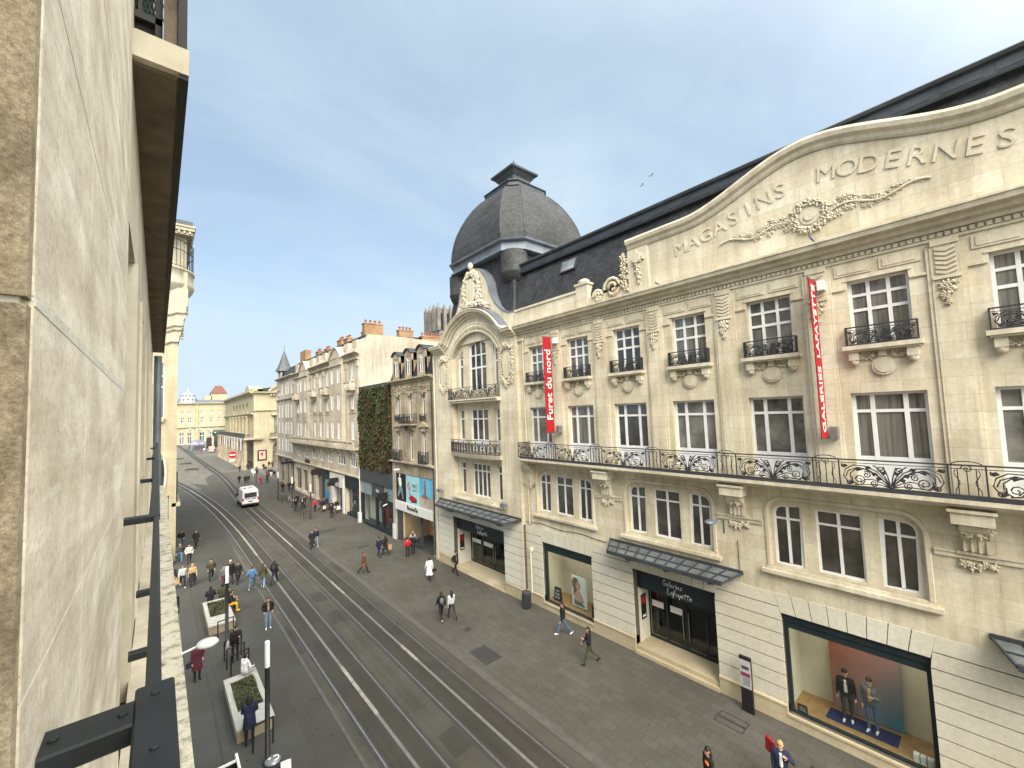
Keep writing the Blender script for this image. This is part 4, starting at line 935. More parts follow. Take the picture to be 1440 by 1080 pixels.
mb = MB(); mb.poly([f.p(31.3, 15.36, .1), f.p(39.55, 15.36, .1), f.p(39.55, 17.9, -.75), f.p(31.3, 17.9, -.75)]); mb.poly([f.p(31.3, 17.9, -.75), f.p(39.55, 17.9, -.75), f.p(39.55, 18.6, -8), f.p(31.3, 18.6, -8)]); mb.poly([f.p(39.55, 15.3, .1), f.p(39.55, 17.9, -.75), f.p(39.55, 18.6, -8), f.p(39.55, 15.3, -8)]); mb.build('roof', 'slate', nh)
for y, _ in w2:
    mb = MB().mat(0); top = _arch(y - .72, y + .72, 18.05, .42, 10)
    mb.fwall(f, [(y - .72, 15.36), (y + .72, 15.36)] + top, [[(y - .38, 15.7), (y + .38, 15.7), (y + .38, 17.45), (y - .38, 17.45)]], .2, w=.14)
    mb.fprism(f, [(y - .72, 15.36), (y - .38, 15.36), (y - .38, 17.0), (y - .72, 17.0)], -.9, .13); mb.fprism(f, [(y + .38, 15.36), (y + .72, 15.36), (y + .72, 17.0), (y + .38, 17.0)], -.9, .13)
    mb.mat(1); mb.fsweep(f, [(a, b + .02) for a, b in top[::-1]], [(-.95, 0), (.30, 0), (.30, .10), (-.95, .10)])
    d = mb.build('dormer', ['old_stone', 'zinc_dark'], nh); window(f, d, y - .38, y + .38, 15.7, 17.45, 2, (.75,), w=-.02, fr=.08, mul=.09, name='dormer_window')
mb = MB().mat(0); mb.fbox(f, 39.0, 39.55, 0, 7.3, -.5, .06); mb.fbox(f, 31.3, 31.75, 0, 7.3, -.5, .02); mb.mat(1); mb.fbox(f, 39.0, 39.6, 0, 1.4, .06, .14); mb.build('shop_pier', ['ash_stone', 'fascia_white'], nh)
mb = MB(); mb.fbox(f, 31.75, 39.0, 6.38, 7.3, -.5, -.02); mb.build('lintel_panel', 'old_stone', nh)
mb = MB(); mb.fbox(f, 31.75, 39.0, 2.95, 3.74, -.4, .10); sf = mb.build('shop_fascia', 'fascia_white', nh)
mb = MB()
for k, (dy, dz, ww, hh) in enumerate(((.95, .12, .16, .34), (.72, .02, .20, .20), (.47, .02, .18, .20), (.22, .03, .18, .22), (-.02, .02, .18, .20), (-.27, .02, .2, .20), (-.55, .10, .2, .36), (-.85, .02, .18, .2))):
    mb.tube([f.p(35.4 + dy, 3.32 + dz - hh / 2, .11), f.p(35.4 + dy - .02, 3.32 + dz + hh / 2, .11), f.p(35.4 + dy - ww, 3.32 + dz + hh / 2 - .05, .11), f.p(35.4 + dy - ww, 3.32 + dz - hh / 2, .11)], .045, 5)
mb.build('fascia_lettering', 'black', sf)
# three printed posters
mb = MB().mat(0); mb.fbox(f, 36.95, 39.0, 3.78, 6.36, -.2, -.06)
mb.mat(1); mb.fprism(f, [(38.35, 5.2), (38.55, 5.9), (38.2, 6.05), (37.9, 5.9), (37.8, 5.3), (38.0, 5.05)], -.06, -.055); mb.fprism(f, arc(38.2, 6.2, .13, 0, 6.283, 10)[:-1], -.06, -.054)
mb.mat(2); mb.fprism(f, [(38.35, 5.15), (37.75, 5.1), (37.55, 4.5), (37.5, 4.0), (37.7, 4.0), (37.95, 4.7), (38.4, 4.3), (38.6, 4.05), (38.72, 4.2)], -.06, -.055)
mb.build('poster', ['black', 'paper', 'blue_glass'], nh)
mb = MB().mat(0); mb.fbox(f, 34.3, 36.9, 3.78, 6.36, -.2, -.06)
mb.mat(1); mb.fprism(f, [(36.3, 4.25), (36.0, 4.62), (35.4, 4.5), (34.8, 4.35), (34.75, 4.1), (35.3, 4.0), (36.2, 4.05)], -.06, -.054); mb.tube([f.p(36.2, 4.6, -.05), f.p(36.05, 5.2, -.05), f.p(36.4, 5.7, -.05)], .05, 5); mb.tube([f.p(36.6, 5.5, -.05), f.p(36.3, 5.0, -.05)], .04, 5)
mb.mat(2); mb.fprism(f, [(35.9, 4.05), (34.8, 4.12), (34.8, 3.98), (35.9, 3.92)], -.053, -.05)
mb.build('poster', ['sky_poster', 'red', 'black'], nh)
text_obj('poster_lettering', 'MERCI', 'black', (0, -1, 0), Z, f.p(35.15, 5.45, -.058), height=.36, length=1.0, ext=.006, parent=nh); text_obj('poster_lettering', 'summer', 'black', (0, -1, 0), Z, f.p(35.15, 5.05, -.058), height=.14, length=.8, ext=.006, parent=nh)
mb = MB().mat(0); mb.fbox(f, 31.75, 34.25, 4.7, 6.36, -.2, -.06); mb.mat(1); mb.fbox(f, 31.75, 34.25, 3.78, 4.7, -.2, -.06)
mb.mat(2); mb.fprism(f, [(33.35, 4.9), (33.4, 5.6), (33.3, 6.2), (33.05, 6.2), (33.0, 5.5), (33.08, 4.9)], -.06, -.054); mb.fprism(f, [(34.0, 4.7), (33.4, 5.0), (32.7, 4.8), (32.4, 4.62), (33.6, 4.55)], -.06, -.053); mb.fprism(f, [(33.28, 4.45), (33.12, 4.45), (33.16, 4.05), (33.26, 4.05)], -.06, -.053)
mb.build('poster', ['blue_poster', 'ash_stone', 'brown'], nh)
mb = MB().mat(0); mb.fbox(f, 37.7, 39.0, 0, 2.95, -.3, -.1); mb.mat(1); mb.fbox(f, 31.75, 37.7, .02, 2.95, -3.0, -2.9); mb.fbox(f, 37.66, 37.7, 0, 2.95, -2.9, -.1); mb.mat(2); mb.fbox(f, 31.75, 37.7, 0, .02, -2.9, -.05); mb.fbox(f, 34.15, 34.3, 0, 2.95, -.3, -.1); mb.fbox(f, 31.75, 31.85, 0, 2.95, -.3, -.1); mb.fbox(f, 31.75, 37.7, 2.9, 2.95, -2.9, -.4)
mb.build('shop_front', ['dark_grey', 'warm_interior', 'dark_grey'], nh)
mb = MB(); mb.fbox(f, 34.3, 37.66, .35, 2.94, -.22, -.20); mb.build('shop_pane', 'clear', nh)
mb = MB(); mb.fbox(f, 34.3, 37.66, .0, .35, -.3, -.12); mb.build('shop_sill', 'dark_grey', nh)
for k in range(3): mb = MB(); mb.lathe(f.p(35 + k * .9, 2.85, -.9), [(.12, 0), (.12, .05)], 10); mb.build('ceiling_lamp', 'shoplamp', nh)
mb = MB(); mb.fbox(f, 32.0, 32.06, .1, 2.6, -1.5, -.6); mb.fbox(f, 33.2, 34.0, .0, 1.6, -2.0, -1.4); 
for k in range(4): mb.fbox(f, 32.1, 33.9, .5 + k * .5, .55 + k * .5, -2.7, -2.3); mb.sph(f.p(32.6 + .3 * k, 2.4 - .2 * k, -1.0), (.2, .3, .09), 8, 4)
mb.build('shop_shelf', 'brown', nh)
mb = MB(); mb.tube([f.p(31.42, b, .10) for b in (14.9, .3)], .06, 7); mb.build('downpipe', 'zinc_dark', nh)
mb = MB(); mb.tube([f.p(37.9, 6.95, .05), f.p(37.2, 7.05, .5), f.p(36.6, 7.0, .9)], .03, 5); mb.build('lamp_arm', 'lead', nh); mb = MB(); mb.sph(f.p(36.5, 6.98, 1.0), (.34, .28, .10), 10, 5); mb.build('lamp_head', 'fascia_white', nh)

# ---- house with the planted wall
f = F((17.80, 0, 0), (0, 1, 0), (-1, 0, 0))
gh = thing('planted_wall_building', (17.8, 43.8, 0), 'dark grey shop building whose upper front is a planted green wall', 'building')
mb = MB().mat(0); mb.fbox(f, 39.62, 48.2, 15.15, 15.38, -8, .12); mb.fbox(f, 39.62, 48.2, 4.85, 6.3, -.5, .12); mb.fbox(f, 39.62, 48.2, 4.78, 4.86, -.5, .16); mb.fbox(f, 41.9, 44.9, 3.35, 4.8, -.3, .05); mb.fbox(f, 39.62, 48.2, 6.2, 15.3, -8, -.1)
mb.build('dark_cladding', 'dark_grey', gh)
mb = MB()
for a0, a1 in ((39.75, 41.9), (44.9, 48.0)):
    n = int((a1 - a0) / .34)
    for k in range(n): mb.fbox(f, a0 + k * .34 + .03, a0 + k * .34 + .28, 3.4, 4.78, -.15, .02)
mb.build('glass_fin', 'blue_glass', gh)
mb = MB(); mb.fbox(f, 39.62, 41.9, 3.35, 4.78, -.3, -.15); mb.fbox(f, 44.9, 48.2, 3.35, 4.78, -.3, -.15); mb.fbox(f, 39.62, 48.2, .0, .35, -.4, .02); mb.fbox(f, 39.62, 39.8, .3, 3.4, -.3, .02); mb.fbox(f, 48.0, 48.2, .3, 3.4, -.3, .02); mb.fbox(f, 43.9, 44.05, .3, 3.4, -.3, .02); mb.fbox(f, 42.3, 42.4, .3, 3.4, -.3, .02); mb.build('shopfront_frame', 'navy', gh)
mb = MB().mat(0); mb.fbox(f, 39.6, 48.2, .3, 3.4, -2.6, -2.5); mb.mat(1); mb.fbox(f, 44.2, 47.9, .4, 3.2, -1.0, -.9); mb.build('shop_interior', ['unlit_inside', 'cream'], gh)
mb = MB(); mb.fbox(f, 39.8, 48.0, .35, 3.35, -.2, -.18); mb.build('shop_pane', 'clear', gh)
mb = MB(); 
for k in range(5): mb.fprism(f, [(43.75 - k * .27, .5), (43.5 - k * .27, .5), (43.55 - k * .27, 3.1), (43.72 - k * .27, 3.1)], -.9 + .04 * k, -.8 + .04 * k)
mb.build('hanging_clothes', 'red', gh)
M['leaf_dark'] = plain('dark_green_leaf', (.030, .043, .014), .6, .5, 3); M['leaf_mid'] = plain('mid_green_leaf', (.066, .080, .024), .6, .45, 3); M['leaf_brown'] = plain('brown_moss_leaf', (.060, .044, .020), .8, .4, 3)
rnd = random.Random(5); mb = MB()
def leafpatch(t): return math.sin(t[0] * 1.1 + 2) * math.sin(t[1] * .8 + .5) + .6 * math.sin(t[0] * 2.7) * math.sin(t[1] * 2.1)
for k in range(15000):
    a = rnd.uniform(39.75, 48.1); b = rnd.uniform(6.25, 15.12); v = leafpatch((a, b)) + rnd.gauss(0, .5) + (b - 11) * .13
    mb.mat(1 if v > .85 else 0 if v > .0 else 2)
    w_ = rnd.uniform(0, .28) * (1 + .4 * math.sin(a * 2 + b)); s = rnd.uniform(.08, .20); c = f.p(a, b, w_)
    x = Vector((rnd.uniform(-1, .3), rnd.uniform(-1, 1), rnd.uniform(-1, 1))).normalized(); y = x.cross(Vector((rnd.uniform(-1, 1), rnd.uniform(-1, 1), rnd.uniform(-.3, 1)))).normalized()
    mb.add([c - x * s, c + y * s * .5, c + x * s + Vector((0, 0, -s * .5)), c - y * s * .5], [(0, 1, 2, 3)])
tag(mb.build('wall_foliage', ['leaf_dark', 'leaf_mid', 'leaf_brown'], gh), kind='stuff')
mb = MB(); mb.fbox(f, 39.62, 48.2, 6.3, 15.15, -.1, .02); mb.build('planting_felt', 'leaf_brown', gh)
mb = MB(); mb.tube([f.p(48.25, b, .12) for b in (15.2, .3)], .07, 7); mb.fbox(f, 48.05, 48.55, 0, 1.1, 0, .3); mb.build('downpipe', 'fascia_white', gh)
text_obj('fascia_lettering', 'Lola', 'paper', (0, -1, 0), Z, f.p(43.4, 4.1, .055), height=.3, ext=.01, parent=gh, shear=.3)

# ---- long art deco block
f = F((17.85, 0, 0), (0, 1, 0), (-1, 0, 0))
ad = thing('apartment_block', (17.85, 63.5, 0), 'long grey beige stone apartment block with bay balconies, arched mezzanine and brick chimneys', 'apartment block')
A0, A1 = 48.35, 79.2
wy = [50.6, 54.4, 56.9, 60.4, 63.6, 66.4, 70.0, 72.6, 76.2]
wins = []
for i, y in enumerate(wy):
    wins += [(y - .52, y + .52, 9.25, 11.45, 0), (y - .52, y + .52, 12.95, 14.95, 0), (y - .55, y + .55, 16.35, 18.35, .4)]
mz = [(50.6, 2.2), (54.9, 2.8), (59.4, 2.0), (63.4, 2.0), (67.0, 2.4), (71.2, 2.8), (75.8, 2.0)]
for y, ww in mz: wins.append((y - ww / 2, y + ww / 2, 5.95, 7.55, .7))
wallholes(f, [(A0, 4.7), (A1, 4.7), (A1, 19.5), (A0, 19.5)], wins, .35, 'grey_stone', ad)
for a0, a1, b0, b1, r in wins:
    window(f, ad, a0, a1, b0, b1, 2 if b0 > 6 else 3, ((.74, .08),), w=(.31 if b0 > 9 and (53.2 < a0 < 58 or 68.9 < a0 < 73.7) else -.10), fr=.11, mul=.12, top=_arch(a0, a1, b1, r) if r else None, pane='glass_pale' if b0 > 6 and random.random() < .5 else 'glass')
mb = MB(); cornice(mb, f, A0, A1, 18.62, .30, .30); cornice(mb, f, A0, A1, 19.35, .35, .5); cornice(mb, f, A0, A1, 4.78, .3, .35)
mb.fbox(f, A0, A1, 8.12, 8.32, 0, .85); mb.fbox(f, A0, A1, 12.4, 12.5, 0, .06); mb.fbox(f, A0, A1, 15.5, 15.58, 0, .06); mb.fbox(f, A0, A1, 16.0, 16.06, 0, .05)
for y in np.arange(A0 + .8, A1, 2.6):
    mb.fprism(F((17.85, 0, 0), (-1, 0, 0), (0, 1, 0)), [(0, 8.12), (.8, 8.12), (.65, 7.85), (.25, 7.5), (0, 6.9)], y - .22, y + .22)
for y in (48.7, 52.5, 58.6, 62.0, 65.0, 68.2, 74.5, 78.7): mb.fbox(f, y - .3, y + .3, 8.9, 18.6, 0, .10); mb.fbox(f, y - .36, y + .36, 17.9, 18.6, 0, .18)
for a0, a1, b0, b1, r in wins:
    if b0 > 9: mb.fbox(f, a0 - .14, a1 + .14, b0 - .16, b0 - .02, 0, .16)
    if 12 < b0 < 13: mb.fbox(f, a0 + .1, a1 - .1, 12.55, 12.75, 0, .08)
mb.build('stone_trim', 'grey_stone', ad)
mb = MB()
for k in range(int((A1 - A0) / 1.5)):
    y = A0 + .1 + k * 1.5
    mb.fbox(f, y, y + .22, 8.32, 9.12, .62, .86); mb.fbox(f, y + .22, y + 1.5, 8.98, 9.12, .60, .88); mb.fbox(f, y + .22, y + 1.5, 8.32, 8.42, .64, .84)
    for j in range(4): mb.lathe(f.p(y + .40 + j * .29, 8.42, .74), [(.05, 0), (.085, .15), (.085, .3), (.05, .56)], 6)
mb.build('balustrade', 'grey_stone', ad)
for y in (50.6, 60.4, 66.4, 76.2):   # small bowed balconies of the top floor
    mb = MB(); mb.fbox(f, y - 1.0, y + 1.0, 15.15, 15.35, 0, .75); mb.fprism(f, [(y - .7, 15.15), (y + .7, 15.15), (y + .3, 14.6), (y - .3, 14.6)], 0, .5)
    mb.fbox(f, y - 1.0, y + 1.0, 16.08, 16.2, .58, .78); mb.fbox(f, y - 1.0, y - .8, 15.35, 16.08, 0, .75); mb.fbox(f, y + .8, y + 1.0, 15.35, 16.08, 0, .75)
    for j in range(6): mb.lathe(f.p(y - .65 + j * .26, 15.35, .68), [(.05, 0), (.085, .2), (.085, .4), (.05, .73)], 6)
    mb.build('small_balcony', 'grey_stone', ad)
for c in (55.6, 71.3):   # two projecting bays with curved gablets
    mb = MB(); mb.fwall(f, [(c - 2.4, 8.9), (c + 2.4, 8.9), (c + 2.4, 19.4)] + [(c + d, 19.4 + 1.5 * math.cos(d / 2.4 * math.pi / 2)) for d in np.linspace(2.4, -2.4, 15)][1:-1] + [(c - 2.4, 19.4)], [[(y + e0, b0), (y + e1, b0), (y + e1, b1), (y + e0, b1)] for y in (wy[1:3] if c < 60 else wy[6:8]) for e0, e1, b0, b1 in ((-.52, .52, 9.25, 11.45), (-.52, .52, 12.95, 14.95), (-.55, .55, 16.35, 18.35))], .45, w=.45)
    mb.fsweep(f, [(c + d, 19.4 + 1.5 * math.cos(d / 2.4 * math.pi / 2)) for d in np.linspace(-2.4, 2.4, 15)], [(-.1, -.02), (.6, -.02), (.65, .16), (-.1, .18)]); mb.fbox(f, c - 2.5, c + 2.5, 18.6, 18.8, .45, .6); mb.build('projecting_bay', 'grey_stone', ad)
mb = MB(); mb.poly([f.p(A0, 19.7, -.1), f.p(A1, 19.7, -.1), f.p(A1, 21.55, -.9), f.p(A0, 21.55, -.9)])
for k in range(10): y_ = A0 + 1.6 + k * 3.1; mb.fbox(f, y_, y_ + 1.5, 19.9, 21.3, -1.0, -.35)
mb.build('attic_wall', 'grey_stone', ad); mb = MB(); mb.poly([f.p(A0, 21.6, -1.0), f.p(A1, 21.6, -1.0), f.p(A1, 22.0, -10), f.p(A0, 22.0, -10)]); mb.fbox(f, A0, A1, 21.5, 21.68, -1.1, -.75); mb.build('roof', 'zinc_dark', ad)
g = F((0, 48.30, 0), (1, 0, 0), (0, -1, 0))
mb = MB(); mb.fprism(g, [(17.86, 4.7), (29, 4.7), (29, 21.5), (24, 21.75), (18.9, 21.75), (17.86, 19.6)], -.4, 0); mb.build('party_wall', 'render', ad)
pots(ad, g, 18.6, 20.9, 21.7, 23.0, .8, 4, -.1); pots(ad, g, 23.0, 24.9, 21.5, 22.6, .8, 4, -.1); pots(ad, g, 26.2, 29.2, 21.3, 22.1, .8, 7, -.1)
for y, b in ((51.0, 22.5), (57.5, 22.6), (60.3, 22.8), (66.5, 22.4), (71.0, 22.6)): pots(ad, f, y - .8, y + .8, 21.5, b, .8, 3, -1.6)
mb = MB(); mb.fbox(f, 75.5, 79.0, 20.5, 23.6, -1.9, -1.0); mb.build('chimney', 'brick', ad)
# its shops
mb = MB().mat(0); mb.fbox(f, A0, A1, 0, 4.78, -.9, -.6)
for a0, a1 in ((48.35, 48.9), (53.5, 54.0), (58.8, 59.9), (66.3, 67.3), (70.2, 70.8), (74.0, 74.6), (78.6, 79.2)): mb.fbox(f, a0, a1, 0, 4.78, -.6, .0)
mb.mat(1)
for a0, a1 in ((67.4, 70.2), (70.9, 74.0), (74.7, 78.6)): mb.fbox(f, a0, a1, 3.9, 4.7, -.5, -.1); mb.fbox(f, a0, a1, 0, .4, -.5, -.1)
mb.mat(2); mb.fbox(f, 48.95, 53.5, 3.35, 4.75, -.5, .08); mb.fbox(f, 60.0, 66.2, 3.9, 4.75, -.5, .06); mb.fbox(f, 49, 53.4, 0, .3, -.5, -.1)
mb.mat(3); mb.fbox(f, 54.0, 59.2, 3.1, 4.75, -.5, .16); mb.fbox(f, 58.3, 58.8, 0, 3.1, -.5, .1); mb.fbox(f, 54.0, 54.5, 0, 3.1, -.5, .1)
mb.build('shopfront', ['grey_stone', 'cream', 'navy', 'fascia_white'], ad)
mb = MB()
for a0, a1 in ((49, 53.4), (54.6, 58.2), (60, 66.2), (67.4, 70.1), (71, 73.9), (74.8, 78.5)): mb.fbox(f, a0, a1, .4, 3.2 if a0 < 60 else 3.9, -.45, -.4)
mb.build('shop_pane', 'glass', ad)
mb = MB(); mb.fbox(f, 60.2, 62.6, .3, 3.4, -.39, -.2); mb.build('window_backing', 'blue_glass', ad); mb = MB(); mb.fbox(f, 60.2, 62.4, .3, 1.7, -.19, -.15); mb.build('window_backing', 'blue', ad)
text_obj('wall_lettering', 'ETNA', 'iron', (0, -1, 0), Z, f.p(70.5, 5.35, .0), height=.62, length=2.6, ext=.12, parent=ad, bold=.02)
def hang_sign(x, y, z, w_, h_, label, mats=('black',), name='hanging_sign'):
    r = thing(name, (x, y, z), label, 'shop sign')
    mb = MB(); mb.box(x - w_, x, y - .06, y + .06, z - h_ / 2, z + h_ / 2); mb.build('sign_panel', mats[0], r)
    mb = MB(); mb.box(x, x + .3, y - .02, y + .02, z - .03, z + .03); mb.build('bracket', 'iron', r); return r
hang_sign(17.5, 55.2, 4.1, 1.1, .62, 'black rectangular sign sticking out in front of the white shop panel'); hang_sign(17.5, 56.6, 3.5, .9, .5, 'smaller black sign just below and behind the white shop panel sign')
hang_sign(17.5, 40.3, 4.0, 1.0, .75, 'black square shop sign sticking out beside the planted wall'); hang_sign(17.4, 62.0, 4.6, 1.3, .8, 'black sign over the shop with a blue panel'); hang_sign(17.4, 78.9, 4.7, 1.6, .4, 'long flat black sign at the far end of the grey beige block')
r = thing('round_sign', (17.4, 40.1, 3.3), 'round black shop sign with a pale mark, hung below a square one', 'shop sign'); mb = MB(); fr_ = F((0, 40.1, 0), (1, 0, 0), (0, -1, 0)); mb.fprism(fr_, arc(17.1, 3.2, .42, 0, 6.283, 20)[:-1], -.06, .06); mb.build('sign_panel', 'black', r); mb = MB(); mb.fprism(fr_, [(16.85, 3.1), (17.3, 3.2), (17.38, 3.32), (17.0, 3.25)], .06, .07); mb.build('sign_mark', 'paper', r); mb = MB(); mb.box(17.4, 17.8, 40.08, 40.12, 3.2, 3.24); mb.build('bracket', 'iron', r)

# ---- corner house with the slate turret
f = F((17.95, 0, 0), (0, 1, 0), (-1, 0, 0))
M['slate_mid'] = plain('grey_slate', (.075, .08, .088), .6, .2)
th = thing('turret_house', (17.95, 86.2, 0), 'tall grey corner house with an open turret under a pointed slate roof', 'house')
wins = []
for y in (81.2, 83.6, 85.4, 88.2, 90.8):
    for b0, b1 in ((6.2, 8.6), (9.4, 11.6), (12.3, 14.9), (16.6, 18.9)): wins.append((y - .65, y + .65, b0, b1, 0))
wallholes(f, [(79.2, 5.0), (92.8, 5.0), (92.8, 19.5), (79.2, 19.5)], wins, .3, 'ash_stone', th)
for a0, a1, b0, b1, r in wins: window(f, th, a0, a1, b0, b1, 2, ((.74, .08),), w=-.10, fr=.09, mul=.1)
mb = MB(); cornice(mb, f, 79.2, 92.9, 19.4, .5, .5); cornice(mb, f, 79.2, 92.9, 15.5, .3, .3); cornice(mb, f, 79.2, 92.9, 5.0, .35, .5)
for y in (79.6, 82.4, 86.8, 89.5, 92.4): mb.fbox(f, y - .25, y + .25, 5.3, 19.4, 0, .12)
mb.build('stone_trim', 'ash_stone', th)
mb = MB().mat(0); mb.fbox(f, 79.2, 92.8, 0, 5.0, -.9, -.5); 
for y in (79.5, 83.0, 87.0, 92.4): mb.fbox(f, y - .3, y + .3, 0, 5.0, -.5, 0)
mb.mat(1); 
for y in (81.25, 85.0, 89.7): mb.fbox(f, y - 1.3, y + 1.3, .5, 4.3, -.5, -.45)
mb.box(18, 27, 92.6, 92.8, 0, 19.5); mb.build('ground_floor', ['ash_stone', 'glass'], th)
g = F((0, 92.8, 0), (1, 0, 0), (0, 1, 0)); mb = MB(); mb.poly([(17.9, 79.2, 19.9), (17.9, 92.8, 19.9), (19.8, 91, 22.2), (19.8, 79.2, 22.2)]); mb.poly([(19.8, 79.2, 22.2), (19.8, 91, 22.2), (27, 91, 23), (27, 79.2, 23)]); mb.poly([(17.9, 92.8, 19.9), (27, 92.8, 19.9), (27, 91, 23), (19.8, 91, 22.2)]); mb.poly([(17.9, 79.25, 19.5), (19.8, 79.25, 22.2), (27, 79.25, 23), (27, 79.25, 19)]); mb.build('roof', 'slate', th)
mb = MB(); tc_ = (18.9, 91.2, 0)
mb.lathe(tc_, [(1.25, 17.5), (1.25, 19.9), (1.35, 19.95), (1.35, 20.1), (.9, 20.12)], 8)
for k in range(8): t = k * math.pi / 4; mb.box(tc_[0] + 1.05 * math.cos(t) - .12, tc_[0] + 1.05 * math.cos(t) + .12, tc_[1] + 1.05 * math.sin(t) - .12, tc_[1] + 1.05 * math.sin(t) + .12, 20.1, 21.5)
mb.build('turret', 'ash_stone', th); mb = MB(); mb.lathe(tc_, [(1.1, 21.45), (1.62, 21.4), (1.55, 21.55), (1.15, 22.3), (.6, 23.9), (.05, 25.6), (.03, 26.8)], 8); mb.build('turret_roof', 'slate_mid', th)

# ---- theatre with the arcade
th2 = thing('theatre', (18.2, 150, 0), 'warm yellow theatre with a columned arcade, a flag hung terrace and a curved gable', 'theatre')
f = F((18.2, 0, 0), (0, 1, 0), (-1, 0, 0)); Y0, Y1 = 121.0, 179.0
ay = [131.5 + 6.3 * k for k in range(5)]
wins = [(y - 1.7, y + 1.7, 14.2, 16.9, 1.6) for y in ay] + [(y - 2.2, y + 2.2, 8.9, 13.2, 0) for y in ay] + [(y - 1.1, y + 1.1, 8.9, 13.0, 0) for y in (124.8, 166, 173)]
wallholes(f, [(Y0 + .83, 7.6), (Y1, 7.6), (Y1, 18.6), (Y0 + .83, 18.6)], wins, 1.6, 'yellow_stone', th2, 'side_wall')
mb = MB(); mb.fbox(f, Y0 + 1, Y1, 7.6, 18.5, -2.0, -1.55); mb.build('loggia_back', 'brown', th2)
for a0, a1, b0, b1, r in wins[10:]: window(f, th2, a0, a1, b0, b1, 2, ((.7, .15),), w=-1.0, fr=.15, mul=.15)
mb = MB(); cornice(mb, f, Y0, Y1, 18.5, .9, 1.0); cornice(mb, f, Y0, Y1, 13.3, .6, .6); mb.fbox(f, Y0, Y1, 19.4, 19.9, -.8, .2)
for y in [128.4 + 6.3 * k for k in range(6)]:
    mb.lathe(f.p(y, 8.6, .35), [(.55, 0), (.45, .3), (.42, 4.0), (.62, 4.5), (.62, 4.7)], 10)
for y in ay: mb.fbox(f, y - 1.8, y + 1.8, 13.9, 14.6, -.3, .3)
mb.fprism(f, [(127.5, 19.4), (134, 19.4), (134, 20.4), (132.5, 21.2), (129, 21.2), (127.5, 20.4)], -3, .1)
mb.build('stone_trim', 'yellow_stone', th2)
mb = MB(); mb.fbox(f, Y0 - 1, Y1, 7.3, 7.75, -2, 2.2); mb.fbox(f, Y0 + 1, Y1, 0, 7.3, -3, -2.6)
for k in range(19): y = Y0 + .6 + k * 3.2; mb.lathe(f.p(y, 0, 1.7), [(.55, 0), (.42, .4), (.42, 6.6), (.6, 7.3)], 8)
mb.build('arcade', 'old_stone', th2)
mb = MB(); mb.fbox(f, Y0 - 1, Y1, 8.75, 8.9, 2.05, 2.15)
for k in range(150): y = Y0 - .9 + k * .39; mb.fbox(f, y, y + .22, 7.75, 8.75, 2.05, 2.12)
mb.build('terrace_railing', 'iron', th2)
for k in range(9):
    mb = MB(); y = Y0 + 3 + k * 5.6; mb.fprism(f, [(y, 4.6), (y + 1.3, 4.9), (y + 1.3, 7.6), (y, 7.6)], 2.2, 2.28); mb.build('hanging_flag', 'fascia_white' if k != 7 else 'skin_print', th2)
g = F((0, Y0, 0), (1, 0, 0), (0, -1, 0))
wallholes(g, [(18.2, 0), (38, 0), (38, 18.6), (18.2, 18.6)], [(22.6, 25.6, 8.4, 13.0, 0), (27.4, 30.4, 8.4, 13.0, 0), (22.3, 26.5, .05, 6.8, 2.0), (28.5, 32.5, .05, 6.8, 2.0)], .8, 'yellow_stone', th2, 'front_wall')
for a0, a1 in ((22.6, 25.6), (27.4, 30.4)): window(g, th2, a0, a1, 8.4, 13.0, 2, ((.68, .3),), w=-.7, fr=.3, mul=.3, frame='yellow_stone')
for a0, a1 in ((22.3, 26.5), (28.5, 32.5)): window(g, th2, a0, a1, .05, 6.8, 4, ((.5, .2), .75), w=-.7, fr=.25, mul=.2, frame='brown', top=_arch(a0, a1, 6.8, 2.0))
mb = MB(); cornice(mb, g, 18.0, 38, 18.5, .7, .8); cornice(mb, g, 18.0, 38, 14.2, .4, .4); mb.fbox(g, 22.0, 31, 13.2, 13.7, 0, .8)
mb.fprism(g, [(21.5, 19.2), (32.5, 19.2)] + _arch(21.5, 32.5, 21.6, 2.4, 14), -1.5, .1); mb.fsweep(g, _arch(21.5, 32.5, 21.6, 2.4, 14)[::-1], [(-1, 0), (.7, 0), (.7, .4), (-1, .4)])
for k in range(16): mb.fbox(g, 21.7 + k * .68, 22.1 + k * .68, 18.2, 18.6, .1, .7)
garland(mb, g, [(27.2 + 1.4 * math.cos(t), 16.2 + 1.4 * math.sin(t)) for t in np.linspace(0, 6.28, 18)], .15, .5, 26, 71)
mb.fbox(g, 21.5, 33, 7.3, 7.75, 0, 1.5)
mb.build('front_trim', 'yellow_stone', th2); mb = MB(); mb.fbox(g, 21.5, 33, 8.6, 8.75, 1.35, 1.45)
for k in range(38): mb.fbox(g, 21.5 + k * .3, 21.65 + k * .3, 7.75, 8.6, 1.35, 1.42)
mb.build('front_balcony_railing', 'iron', th2)
mb = MB(); mb.poly([f.p(Y0, 19.8, -.5), f.p(Y1, 19.8, -.5), f.p(Y1, 21, -8), f.p(Y0, 21, -8)]); mb.build('roof', 'zinc', th2)
mb = MB().mat(0); mb.fbox(g, 19.0, 21.0, 2.0, 4.6, 0, .15); mb.mat(1); mb.fbox(g, 19.3, 20.7, 2.3, 4.3, .15, .18); mb.mat(2); mb.fbox(g, 19.7, 20.2, 3.2, 3.9, .18, .19); mb.build('poster_case', ['black', 'skin_print', 'red'], th2)

